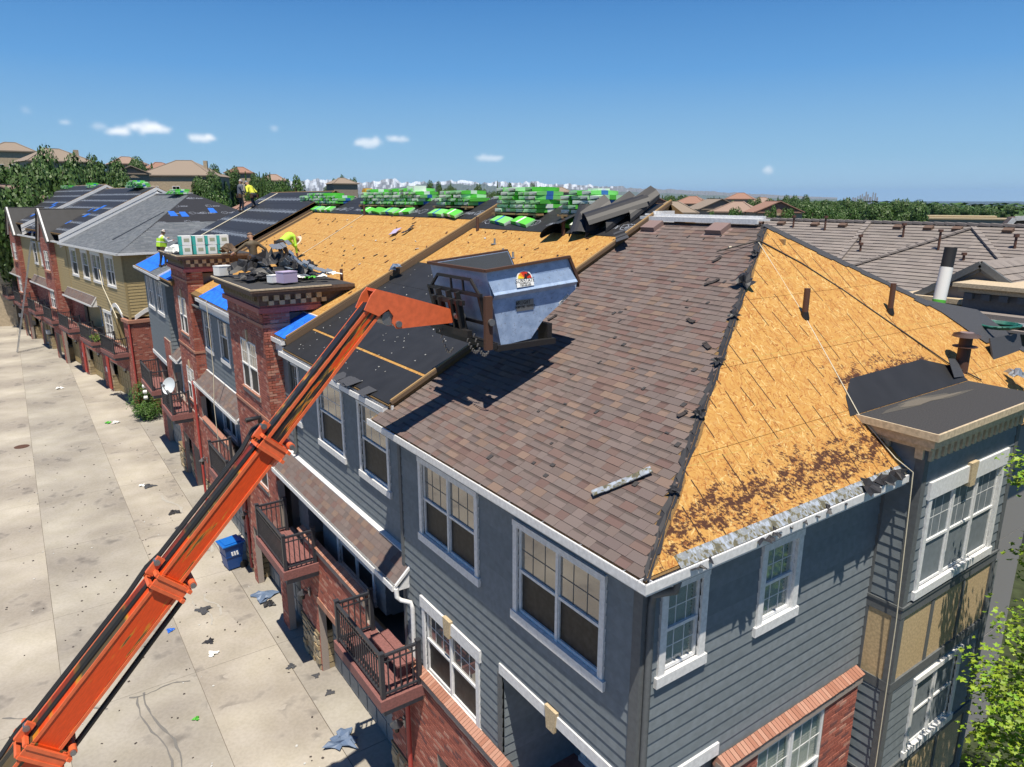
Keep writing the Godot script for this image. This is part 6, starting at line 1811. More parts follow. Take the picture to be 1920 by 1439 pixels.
		lit.box(p, Vector3(l, 0.012, rng.randf_range(0.015, 0.06)), Basis(dv, n1, dv.cross(n1)))
	var spk := MB.new()
	for i in 120:
		var x := rng.randf_range(5.8, 9.7); var z := rng.randf_range(-18.6, -12.5)
		spk.col = Color(0.6, 0.6, 0.58) * rng.randf_range(0.5, 1.0)
		spk.box(Vector3(x, ry(x, 0.11) + 0.034, z), Vector3(rng.randf_range(0.01, 0.035), 0.008, rng.randf_range(0.01, 0.03)), Basis(n1.cross(PZ), n1, PZ))
	tag(stuff(ob("roof_litter", lit, M["vc"])), "small dark scraps of felt strewn over the bare orange boards", "litter")
	tag(stuff(ob("roof_flecks", spk, M["vc"])), "pale flecks strewn over the black felt near the boom", "litter")
	var blk := MB.new()
	for i in 60:
		var x := rng.randf_range(5.6, 12.2)
		var z := rng.randf_range(-12.0, -5.2)
		if x - 5.32 > (-5.0 - z) * 1.75: continue
		blk.col = Color(0.05, 0.045, 0.045)
		blk.box(Vector3(x, ry(x, 0) + 0.02, z), Vector3(rng.randf_range(0.02, 0.10), 0.012, rng.randf_range(0.02, 0.08)), Basis(n1.cross(PZ), n1, PZ))
	tag(stuff(ob("shingle_crumbs", blk, M["vc"])), "dark crumbs of torn shingle on the brown roof", "litter")
	for i in 9:   # shingle tabs lifted or lying loose
		var q: Vector2 = [Vector2(9.9, -12.15), Vector2(9.3, -11.9), Vector2(8.8, -11.8), Vector2(8.9, -11.3), Vector2(11.3, -9.2), Vector2(9.5, -8.2), Vector2(7.6, -6.6), Vector2(9.0, -7.4), Vector2(10.6, -8.7)][i]
		scrap("loose_shingle", "loose dark shingle piece on the brown roof %s" % ["close under the party strip", "just below the topmost loose piece", "third below the party strip", "set a little apart on the right", "near the top of the torn hip edge", "by the middle of the torn hip edge", "by the metal strip", "in the lower middle", "under the second roof vent"][i], "shingle", strip(rng.randf_range(0.16, 0.30), 0.08, 0.02), "oldshingle", Vector3(q.x, ry(q.x, 0) + 0.02, q.y), rng.randf() * 3.0, n1)
	scrap("metal_flashing", "long bright weathered metal strip lying on the brown shingles", "flashing", strip(0.85, 0.13, 0.02), "mossmetal", Vector3(6.24, ry(6.24, 0) + 0.05, -6.38), -0.52, n1)
	scrap("metal_flashing", "bent dark metal plate at the top end of the party strip", "flashing", strip(0.6, 0.3, 0.1), "feltgrey", Vector3(11.5, ry(11.5, 0.1) + 0.1, -12.1), 0.9, n1)
	scrap("grey_rag", "blue-grey rag caught on the strip between the two bare roofs", "rag", crumple(0.26, 0.2, 180, 6), "rag", Vector3(9.0, ry(9.0, 0.28) + 0.1, -18.7), 0.0, n1)
	# scraps in the end gutter
	for i in 12:
		var x: float = [6.1, 6.35, 7.35, 7.6, 7.9, 8.25, 8.5, 8.8, 9.2, 9.9, 10.3, 10.7][i]
		scrap("gutter_scrap", "black felt scrap in the end gutter, %s" % ["first from the corner", "second from the corner", "third from the corner", "fourth from the corner", "fifth from the corner", "sixth from the corner", "seventh from the corner", "eighth from the corner", "ninth from the corner", "third from the bay", "second from the bay", "next to the bay"][i], "felt scrap", crumple([0.14, 0.10, 0.20, 0.17, 0.10, 0.12, 0.10, 0.12, 0.10, 0.30, 0.26, 0.24][i], [0.08, 0.10, 0.08, 0.12, 0.08, 0.08, 0.08, 0.14, 0.1, 0.18, 0.2, 0.2][i], 200 + i, 6), "feltroll", Vector3(x, 8.78 + (0.06 if i > 8 else 0.0), -4.98 - (0.06 if i > 8 else 0.0)), i * 0.7)
	# scraps along the torn hip
	for i in 6:
		var p := Vector3(5.32, 8.835, -5.0).lerp(Vector3(12.6, 12.475, -9.1), [0.16, 0.33, 0.47, 0.62, 0.74, 0.86][i])
		scrap("hip_scrap", "crumpled felt scrap on the torn hip edge, %s" % ["lowest", "second from the eave", "third from the eave", "half way up", "dark one two thirds up", "highest"][i], "felt scrap", crumple([0.10, 0.12, 0.12, 0.12, 0.24, 0.12][i], [0.07, 0.08, 0.08, 0.07, 0.2, 0.07][i], 230 + i, 6), "feltroll", p + Vector3(-0.05, 0.03, 0), i * 1.1, Vector3(-0.4, 1, 0.28).normalized())

func ground_scraps() -> void:
	var L := [["torn_felt", "blue-grey torn sheet heap beside the nearest garage", 5.0, -14.5, 0.55, 0.18, "rag"], ["torn_felt", "blue-grey sheet strip by the second garage door", 5.35, -22.3, 0.6, 0.16, "rag"], ["torn_felt", "black felt end beside the blue-grey sheet strip", 5.35, -21.7, 0.3, 0.16, "feltroll"], ["torn_felt", "grey debris heap far down the alley by the ladder", 2.5, -77.0, 1.3, 0.5, "galv"], ["torn_felt", "dark purple bag on the far debris heap", 3.1, -77.6, 0.6, 0.7, "lilac"], ["felt_scrap", "pair of flat dark shingle scraps by the bin", 3.5, -22.6, 0.35, 0.05, "feltgrey"], ["felt_scrap", "dark bent scrap in mid alley left of the tower", 4.15, -31.2, 0.35, 0.1, "feltroll"], ["felt_scrap", "long dark scrap below the bent one", 4.25, -29.4, 0.5, 0.06, "feltgrey"], ["felt_scrap", "thin dark scrap in the alley centre", 3.75, -35.0, 0.4, 0.05, "feltgrey"], ["paper_scrap", "white paper scrap near the thin dark scrap", 3.5, -35.2, 0.2, 0.12, "sign"], ["paper_scrap", "white paper pieces left of the bin", 3.2, -20.0, 0.22, 0.08, "sign"], ["felt_scrap", "dark comma-shaped scrap above the white paper pieces", 3.25, -20.7, 0.22, 0.03, "feltroll"], ["blue_scrap", "small blue sheet scrap in the alley middle", 2.4, -22.0, 0.18, 0.06, "blue"], ["blue_scrap", "small blue scrap near the garages further down", 4.1, -27.8, 0.15, 0.05, "blue"], ["paper_scrap", "white paper beside the blue scrap further down", 4.2, -27.3, 0.2, 0.05, "sign"], ["felt_scrap", "dark scrap in front of the first stone pier", 4.9, -18.1, 0.2, 0.03, "feltgrey"], ["felt_scrap", "dark flake by the third garage", 5.35, -17.3, 0.16, 0.02, "feltgrey"], ["felt_scrap", "dark triangular scrap before the first garage", 5.4, -16.4, 0.18, 0.02, "feltgrey"], ["felt_scrap", "black strip at the bottom edge of the picture", 3.55, -14.0, 0.4, 0.04, "feltgrey"], ["paper_scrap", "white scrap far up the alley", 1.5, -58.0, 0.35, 0.2, "sign"], ["paper_scrap", "pale green scrap beside the two white ones far up the alley", 3.35, -47.0, 0.25, 0.15, "green"], ["paper_scrap", "white scrap right of the pale green one", 3.7, -46.8, 0.3, 0.18, "sign"], ["leaf_scrap", "little green twig on the concrete", 2.2, -17.4, 0.12, 0.06, "green"]]
	for i in L.size():
		var q: Array = L[i]
		scrap(q[0], q[1], "litter", crumple(q[4] * 0.85, q[5], 300 + i, 7), q[6], Vector3(q[2], 0.015, q[3]), i * 0.8)
	var b := MB.new()
	for i in 220:
		var x := rng.randf_range(-1.8, 5.3); var z := rng.randf_range(-45.0, -13.0)
		b.col = Color(0.06, 0.05, 0.045) if rng.randf() < 0.8 else Color(0.5, 0.5, 0.48)
		b.box(Vector3(x, 0.012, z), Vector3(rng.randf_range(0.02, 0.07), 0.012, rng.randf_range(0.02, 0.06)), Basis(Vector3.UP, rng.randf() * 3.0))
	tag(stuff(ob("alley_crumbs", b, M["vc"])), "tiny dark crumbs scattered over the concrete alley", "litter")

func props() -> void:
	# wheeled bin
	var u := thing("wheeled_bin", "blue wheeled bin with light blue lid standing by the second stone pier", "bin", Vector3(5.02, 0, -25.0), 0.12)
	var b := MB.new()
	var t0 := [Vector3(-0.24, 0.06, -0.26), Vector3(0.24, 0.06, -0.26), Vector3(0.24, 0.06, 0.26), Vector3(-0.24, 0.06, 0.26)]
	var t1 := [Vector3(-0.34, 1.0, -0.33), Vector3(0.34, 1.0, -0.33), Vector3(0.34, 1.0, 0.33), Vector3(-0.34, 1.0, 0.33)]
	for i in 4:
		var j := (i + 1) % 4
		b.quad(t0[i], t0[j], t1[j], t1[i], t0[i] + t0[j])
	b.quad(t0[0], t0[1], t0[2], t0[3], Vector3.DOWN)
	b.box(Vector3(0, 0.95, 0), Vector3(0.74, 0.10, 0.60))
	b.box(Vector3(0, 0.55, 0), Vector3(0.615, 0.03, 0.63))
	ob("body", b, M["bin"], u)
	var l := MB.new()
	l.slab(PackedVector3Array([Vector3(-0.40, 1.02, -0.37), Vector3(0.36, 1.05, -0.37), Vector3(0.36, 1.05, 0.37), Vector3(-0.40, 1.02, 0.37)]), Vector3(-0.04, 1, 0).normalized(), 0.04)
	l.slab(PackedVector3Array([Vector3(-0.30, 1.06, -0.29), Vector3(0.30, 1.09, -0.29), Vector3(0.30, 1.09, 0.29), Vector3(-0.30, 1.06, 0.29)]), Vector3(-0.04, 1, 0).normalized(), 0.04)
	l.bar(Vector3(0.42, 1.0, -0.28), Vector3(0.42, 1.0, 0.28), 0.04, 0.04)
	ob("lid", l, M["binlid"], u)
	for z in [-0.31, 0.31]:
		var w := MB.new(); w.rod(Vector3(0.30, 0.14, z - 0.03), Vector3(0.30, 0.14, z + 0.03), 0.14, 14)
		ob("wheel", w, M["machblack"], u)
	var lg := MB.new()
	lg.col = Color(0.75, 0.77, 0.8)
	for k in 3: lg.box(Vector3(-0.08 + k * 0.09, 0.66, 0.318), Vector3(0.06, 0.15, 0.02), Basis(PZ, 0.15))
	ob("logo", lg, M["vc"], u)
	# satellite dish on a balcony beam
	var d := thing("satellite_dish", "pale grey oval satellite dish on an arm over the balcony beside the bush", "satellite dish", Vector3(4.95, 4.95, -33.6))
	var ax := Vector3(-0.55, 0.45, 0.70).normalized(); var sx := ax.cross(Vector3.UP).normalized(); var sy := sx.cross(ax)
	var db := MB.new()
	for i in 4:
		for k in 16:
			var f := func(r: float, a: float) -> Vector3: return sx * r * 0.29 * cos(a) + sy * r * 0.39 * sin(a) + ax * 0.12 * r * r
			var a0 := TAU * k / 16; var a1 := TAU * (k + 1) / 16
			db.quad(f.call(i / 4.0, a0), f.call((i + 1) / 4.0, a0), f.call((i + 1) / 4.0, a1), f.call(i / 4.0, a1), ax)
	ob("reflector", db, M["dish"], d)
	var da := MB.new()
	da.rod(-sy * 0.42, ax * 0.55 - sy * 0.1, 0.018, 6); da.rod(Vector3.ZERO, -ax * 0.2, 0.035, 6); da.rod(-ax * 0.2, Vector3(0.55, -1.3, -0.6), 0.03, 6)
	da.box(ax * 0.55 - sy * 0.08, Vector3(0.09, 0.09, 0.14), Basis(sx, sy, ax))
	ob("arm", da, M["alu"], d)
	# four electric meters by the bush
	for i in 4:
		var m := MB.new(); m.rod(Vector3(0.08, 0, 0), Vector3(-0.08, 0, 0), 0.13, 12); m.rod(Vector3(-0.08, 0, 0), Vector3(-0.12, 0, 0), 0.09, 12)
		var o := ob("electric_meter", m, M["sign"])
		o.position = Vector3(5.48, 1.35 + 0.36 * (3 - i), -46.6)
		tag(o, "round white electric meter on the pier above the bush, %s of the column" % ["top", "second", "third", "bottom"][i], "electric meter", "meters beside the bush")
	# ladder against the far row
	var la := thing("extension_ladder", "aluminium extension ladder leaning from the alley to the far eave", "ladder")
	var p0 := Vector3(-0.75, 0.0, -74.5); var p1 := Vector3(1.95, 10.7, -74.9)
	var sd := Vector3(-0.14, 0, -0.99) * 0.22
	for sg in [-1, 1]:
		var r := MB.new(); r.bar(p0 + sd * sg, p1 + sd * sg, 0.05, 0.09, PZ); ob("rail", r, M["alu"], la)
	for i in 34:
		var r := MB.new(); var c := p0.lerp(p1, (i + 0.5) / 34.0); r.rod(c + sd, c - sd, 0.02, 5); ob("rung", r, M["alu"], la)
	settle(la, p0)
	# ropes
	var n2 := Vector3(0, 1, 0.878).normalized()
	var P := func(x: float, z: float, l: float) -> Vector3: return Vector3(x, 8.835 + 0.878 * (-5.0 - z), z) + n2 * l
	var rp := [["safety_rope", "dark safety rope running down the bare end slope from the ridge to the flue pipe", "darkrope", [Vector3(11.39, 12.0, -9.3), P.call(11.97, -8.8, 0.06), P.call(12.70, -8.31, 0.05), P.call(13.31, -7.73, 0.04), P.call(13.99, -6.94, 0.04), P.call(14.6, -6.2, 0.05), P.call(15.2, -5.8, 0.05)], 0.014], ["safety_rope", "thin yellow rope down the bare end slope and over the gutter beside the bay", "rope", [P.call(11.92, -8.77, 0.05), P.call(11.78, -8.13, 0.03), P.call(11.55, -7.35, 0.03), P.call(11.24, -6.55, 0.03), P.call(10.92, -5.85, 0.05), P.call(10.95, -5.2, 0.06), Vector3(10.98, 8.9, -4.88), Vector3(11.0, 6.3, -4.80), Vector3(11.02, 3.0, -4.78)], 0.010], ["safety_rope", "yellow rope crossing the bare boards of the middle roof", "rope", [Vector3(11.9, 12.44, -27.3), Vector3(9.6, 11.29, -26.8), Vector3(7.2, 10.09, -26.4)], 0.012], ["safety_rope", "pale rope along the far black felt roof", "rope", [Vector3(13.0, 13.3, -42.0), Vector3(10.0, 11.85, -41.4), Vector3(6.5, 10.1, -41.0)], 0.03], ["safety_rope", "pale rope hanging over the street front from the far grey roof to the alley", "rope", [O2 + Vector3(-0.5, 9.85, -4.4), O2 + Vector3(-0.6, 7.5, -2.2), O2 + Vector3(-0.4, 5.9, 1.6)], 0.03], ["safety_rope", "rope hanging down the grey front between the two brick towers", "rope", [Vector3(5.5, 9.5, -27.0), Vector3(5.45, 7.0, -26.8), Vector3(5.3, 5.7, -26.6), Vector3(5.3, 1.6, -26.5)], 0.014]]
	for q in rp:
		var m := MB.new(); m.tube(PackedVector3Array(q[3]), q[4], 5)
		tag(ob(q[0], m, M[q[2]]), q[1], "rope")
	var kn := MB.new()
	for i in 7: kn.rod(Vector3(11.75 + 0.05 * i, 12.05 - 0.01 * i, -9.3 + 0.05 * i), Vector3(11.9 + 0.05 * i, 12.07 + 0.03 * (i % 2), -9.25 + 0.03 * i), 0.035, 6)
	tag(ob("rope_coil", kn, M["rope"]), "knotted bundle of pale rope on the shingles under the ridge end", "rope coil")
	# things at the right end of the end slope
	var ro := thing("felt_roll", "upright roll of roofing in a white and green wrapper behind the hip edge", "roll", Vector3(16.6, 10.55, -7.4))
	var rb := MB.new(); rb.rod(Vector3.ZERO, Vector3(0.16, 1.0, 0), 0.13, 14)
	ob("wrapper", rb, M["sign"], ro)
	var rc := MB.new(); rc.rod(Vector3(0.16, 1.0, 0), Vector3(0.22, 1.42, 0), 0.125, 14); ob("roll_end", rc, M["felt"], ro)
	var rg := MB.new(); rg.rod(Vector3(0.02, 0.12, 0), Vector3(0.045, 0.3, 0), 0.133, 14); ob("green_band", rg, M["green"], ro)
	var sh := MB.new(); sh.slab(PackedVector3Array([P.call(15.75, -7.35, 0.05), P.call(16.6, -6.35, 0.05), P.call(17.9, -6.35, 0.06), P.call(17.3, -6.95, 0.12)]), n2, 0.01)
	tag(ob("felt_sheet", sh, M["feltgrey"]), "grey felt sheet folded over the right hip edge", "felt sheet")
	for i in 3:
		var h := MB.new()
		var pts := PackedVector3Array()
		for k in 40: pts.append(P.call(17.4, -6.55, 0.16) + Vector3(cos(k * 0.55) * (0.40 + 0.03 * (i)), 0.02 * i + 0.01 * sin(k), sin(k * 0.55) * (0.34 + 0.03 * i)))
		h.tube(pts, 0.02, 5)
		tag(ob("air_hose", h, M["hose"]), "coiled green air hose on the grey felt sheet, %s coil" % ["inner", "middle", "outer"][i], "hose")
	var bs := MB.new(); bs.slab(PackedVector3Array([Vector3(16.30, 9.45, -5.92), Vector3(16.42, 10.2, -6.2), Vector3(17.9, 10.15, -6.2), Vector3(17.8, 9.3, -5.9)]), Vector3(-0.1, 0.35, 0.9).normalized(), 0.03)
	tag(ob("felt_sheet", bs, M["feltgrey"]), "stiff black felt sheet standing right of the flue pipe", "felt sheet")
	var gl := crumple(0.28, 0.22, 400, 7)
	scrap("work_glove", "pair of grey and white work gloves at the right edge of the bay roof", "gloves", gl, "galv", Vector3(16.2, 9.55, -5.5), 0.28)
	# carton and cooler on the long stack
	var cb := MB.new(); cb.bx(-0.25, 0.25, 0, 0.24, -0.28, 0.28)
	scrap("white_carton", "white carton on top of the long shingle stack", "carton", cb, "sign", Vector3(12.6, 13.22, -24.2))
	var yb := MB.new(); yb.bx(-0.18, 0.18, 0, 0.16, -0.16, 0.16); yb.bx(-0.15, 0.15, 0.16, 0.22, -0.14, 0.14)
	scrap("yellow_case", "small yellow tool case on the left end of the long shingle stack", "case", yb, "yellow", Vector3(12.6, 13.2, -28.6))
	var wb := MB.new(); wb.bx(-0.2, 0.2, 0, 0.16, -0.2, 0.2)
	scrap("white_carton", "white carton on the stack behind the felt roll", "carton", wb, "sign", Vector3(12.8, 13.1, -14.4))

# ---------- plants ----------
func leaf_mesh(lobes: bool) -> ArrayMesh:
	var b := MB.new()
	if lobes:   # five-lobed maple leaf, folded a little along the midrib
		var n := 10
		var pts := []
		for i in n:
			var a := TAU * i / n + PI / 2
			var r: float = [1.0, 0.5, 0.85, 0.42, 0.6, 0.35, 0.6, 0.42, 0.85, 0.5][i]
			pts.append(Vector3(cos(a) * r, absf(cos(a)) * 0.22 * r, sin(a) * r))
		for i in n: b.tri(Vector3.ZERO, pts[i], pts[(i + 1) % n], Vector3.UP)
	else:
		b.quad(Vector3(0, 0, -1), Vector3(0.55, 0.15, 0), Vector3(0, 0, 1), Vector3(-0.55, 0.15, 0), Vector3.UP)
	return b.mesh()

func foliage(p: Node, called: String, blobs: Array, count: int, size: float, mesh: Mesh, m: Material, sd: int) -> MultiMeshInstance3D:
	var r := RandomNumberGenerator.new(); r.seed = sd
	var xf := []; var cols := []
	var vol := 0.0
	for b in blobs: vol += b[1] * b[1]
	for b in blobs:
		# twigs carry clusters of leaves so that the crown has clumps and gaps
		var k := int(count * b[1] * b[1] / vol / 14.0)
		for i in k:
			var d := Vector3(r.randfn(), r.randfn(), r.randfn()).normalized()
			var c: Vector3 = b[0] + d * b[1] * pow(r.randf(), 0.33) * Vector3(1, b[2], 1)
			var tone := r.randf_range(0.7, 1.25)
			for j in 14:
				var q := c + Vector3(r.randfn(), r.randfn() * 0.7, r.randfn()) * size * 2.2
				var s := size * r.randf_range(0.6, 1.25)
				var n := (d * 0.5 + Vector3(r.randfn() * 0.5, 0.8 + r.randf(), r.randfn() * 0.5)).normalized()
				var x := n.cross(Vector3(r.randfn(), r.randfn(), r.randfn())).normalized()
				xf.append(Transform3D(Basis(x, n, x.cross(n)) * Basis.from_scale(Vector3(s, s, s)), q))
				cols.append(Color(tone * r.randf_range(0.8, 1.2), tone, tone * 0.8))
	var o := copies(called, mesh, m, xf, cols, p)
	stuff(o)
	return o

func plants() -> void:
	var t := thing("maple_tree", "bright green maple tree at the lower right corner in front of the bay", "tree", Vector3(13.6, 0, -2.4))
	var tr := MB.new()
	tr.tube(PackedVector3Array([Vector3.ZERO, Vector3(0.1, 2.5, 0.05), Vector3(0.0, 4.6, 0.0), Vector3(0.15, 7.0, -0.1), Vector3(0.3, 9.6, -0.2)]), 0.20, 8, 0.03)
	var blobs := []
	for q in [[-1.75, 5.7, -0.75, 0.80], [-1.2, 6.35, -0.9, 0.55], [-2.2, 4.7, -0.5, 0.75], [-1.2, 4.6, 0.0, 0.9], [-2.4, 3.7, -0.4, 0.7], [-1.3, 3.3, 0.2, 0.9], [-0.3, 5.6, -0.2, 1.0], [0.5, 7.3, -0.6, 1.0], [-0.5, 8.3, -0.8, 0.75], [0.6, 9.6, -0.4, 0.9], [1.5, 8.3, 0.3, 1.1], [1.6, 6.2, 0.3, 1.2], [0.9, 4.4, 0.9, 1.1], [-0.1, 7.2, -1.2, 0.5], [-1.0, 8.9, -1.4, 0.4]]:
		tr.tube(PackedVector3Array([Vector3(0.05, q[1] * 0.62, 0), Vector3(q[0] * 0.5, q[1] * 0.85, q[2] * 0.5), Vector3(q[0], q[1], q[2])]), 0.055, 5, 0.012)
		blobs.append([Vector3(q[0], q[1], q[2]), q[3], 0.8])
	ob("trunk", tr, M["bark"], t)
	foliage(t, "crown", blobs, 26000, 0.058, leaf_mesh(true), M["leaf"], 501)
	var b := thing("bush", "dark green bush at the foot of the brick pier beside the electric meters", "bush", Vector3(5.55, 0, -47.6))
	var st := MB.new()
	for i in 9: st.rod(Vector3.ZERO, Vector3(cos(i * 0.7) * 0.6, 0.9, sin(i * 0.7) * 0.8), 0.02, 4)
	ob("stems", st, M["bark"], b)
	foliage(b, "foliage", [[Vector3(0, 0.8, 0), 1.0, 0.8], [Vector3(-0.1, 0.6, 1.1), 0.75, 0.8], [Vector3(0.1, 1.5, -0.2), 0.8, 0.8]], 7000, 0.055, leaf_mesh(false), M["leafmid"], 502)
	# hanging flower pot on the tan house balcony
	var f := thing("flower_basket", "small yellow-green hanging flower basket on the tan house's near balcony", "flower basket", O2 + Vector3(-1.1, 4.1, -2.2).rotated(Vector3.UP, TURN))
	var pb := MB.new(); pb.rod(Vector3(0, -0.15, 0), Vector3(0, 0.1, 0), 0.14, 10, 0.2); ob("pot", pb, M["oldwood"], f)
	foliage(f, "flowers", [[Vector3(0, 0.15, 0), 0.3, 0.7]], 400, 0.05, leaf_mesh(false), M["leafbright"], 503)

func ss(a: float, b: float, x: float) -> float: return smoothstep(a, b, x)

func ground_y(x: float, z: float) -> float:   # a hill to the left behind the row, a long fall to the plain on the right
	var r := Vector2(x, z).length()
	if r < 1.0: return 0.0
	var az := rad_to_deg(atan2(x, -z))
	var v := 0.0
	if az > -60.0 and az < 130.0:
		var c := [[-60.0, 0.0], [-40.0, 10.0], [-5.0, 14.0], [8.0, 14.0], [12.0, 10.0], [24.0, 5.0], [35.0, 2.0], [52.0, 3.0], [70.0, 1.0], [130.0, 0.0]]
		for i in c.size() - 1:
			if az >= c[i][0] and az <= c[i + 1][0]: v = lerpf(c[i][1], c[i + 1][1], (az - c[i][0]) / (c[i + 1][0] - c[i][0]))
	return ss(lerpf(112.0, 70.0, clampf((az - 6.0) / 6.0, 0, 1)) if az > -90 else 112.0, 200, r) * v - ss(350, 2500, r) * 85.0

func polar(az: float, d: float) -> Vector3:
	var x := sin(deg_to_rad(az)) * d; var z := -cos(deg_to_rad(az)) * d
	return Vector3(x, ground_y(x, z), z)

func land() -> void:
	var b := MB.new()
	var rs := [0.0, 8, 16, 24, 32, 42, 54, 66, 80, 95, 110, 130, 150, 175, 200, 240, 300, 360, 450, 600, 800, 1100, 1500, 2000, 2600, 3500, 5000, 8000, 13000, 20000, 34000]
	for i in rs.size() - 1:
		for k in 90:
			var q := []
			for e in [[i, k], [i, k + 1], [i + 1, k + 1], [i + 1, k]]:
				var a: float = TAU * e[1] / 90.0; var r: float = rs[e[0]]
				var x := sin(a) * r; var z := -cos(a) * r
				q.append(Vector3(x, ground_y(x, z) - 0.16, z))
			if i == 0: b.tri(q[0], q[2], q[3], Vector3.UP)
			else: b.quad(q[0], q[1], q[2], q[3], Vector3.UP)
	struct("ground", b, M["grass"])
	# alley of cast concrete panels with open joints
	var base := MB.new()
	base.bx(-16.0, 5.98, -0.14, -0.012, -60.0, 16.0)
	base.bx(-16.0, 5.0, -0.14, -0.012, -130.0, -60.0)
	var al := struct("alley", base, M["joint"])
	var xs := [-16.0, -13.1, -9.95, -6.8, -3.68, -0.55, 2.60, 4.9]
	for j in 26:
		var z0 := 10.0 - j * 5.45 - 2.15; var z1 := z0 - 5.45
		for i in xs.size() - 1:
			var s := MB.new()
			s.bx(xs[i] + 0.006, xs[i + 1] - 0.006, -0.10, 0.0, z1 + 0.006, z0 - 0.006)
			ob("slab", s, M[["concrete", "concrete", "concrete1"][(i * 7 + j * 3) % 3]], al)
		if z1 > -60:   # apron along the garages
			var s := MB.new()
			s.bx(4.912, 6.3, -0.10, 0.004, z1 + 0.006, z0 - 0.006)
			ob("apron_slab", s, M["concrete1"], al)
	# pale scuffs and a dark drip line across the panels
	var marks := [[Vector2(4.05, -33.5), Vector2(4.5, -31.0), 0.07, "scuff"], [Vector2(4.4, -28.8), Vector2(4.75, -26.6), 0.06, "scuff"], [Vector2(3.75, -23.6), Vector2(3.95, -22.0), 0.05, "scuff"], [Vector2(3.35, -23.4), Vector2(3.6, -21.6), 0.03, "scuff"], [Vector2(1.25, -19.3), Vector2(1.62, -15.6), 0.035, "drip"], [Vector2(1.08, -19.2), Vector2(1.40, -15.4), 0.03, "drip"], [Vector2(0.9, -19.3), Vector2(2.4, -19.15), 0.03, "drip"], [Vector2(-1.9, -20.3), Vector2(0.4, -19.2), 0.03, "drip"]]
	for q in marks:
		var s := MB.new()
		var n := 14
		var d: Vector2 = (q[1] - q[0]).normalized(); var pr := Vector2(-d.y, d.x)
		var last := []
		for i in n + 1:
			var p: Vector2 = q[0].lerp(q[1], float(i) / n) + pr * (0.10 * sin(i * 0.5) + rng.randf_range(-0.03, 0.03))
			var w: float = q[2] * rng.randf_range(0.3, 1.2)
			var e := [Vector3(p.x - pr.x * w, 0.008, p.y - pr.y * w), Vector3(p.x + pr.x * w, 0.008, p.y + pr.y * w)]
			if last.size(): s.quad(last[0], last[1], e[1], e[0], Vector3.UP)
			last = e
		ob("ground_mark", s, M[q[3]], al)
	var mh := MB.new(); mh.rod(Vector3(-1.0, -0.02, -45.0), Vector3(-1.0, 0.006, -45.0), 0.36, 20); mh.rod(Vector3(-1.0, 0, -45.0), Vector3(-1.0, 0.010, -45.0), 0.30, 20)
	tag(ob("manhole_cover", mh, M["rust"]), "round rusty manhole cover in the concrete alley", "manhole cover")

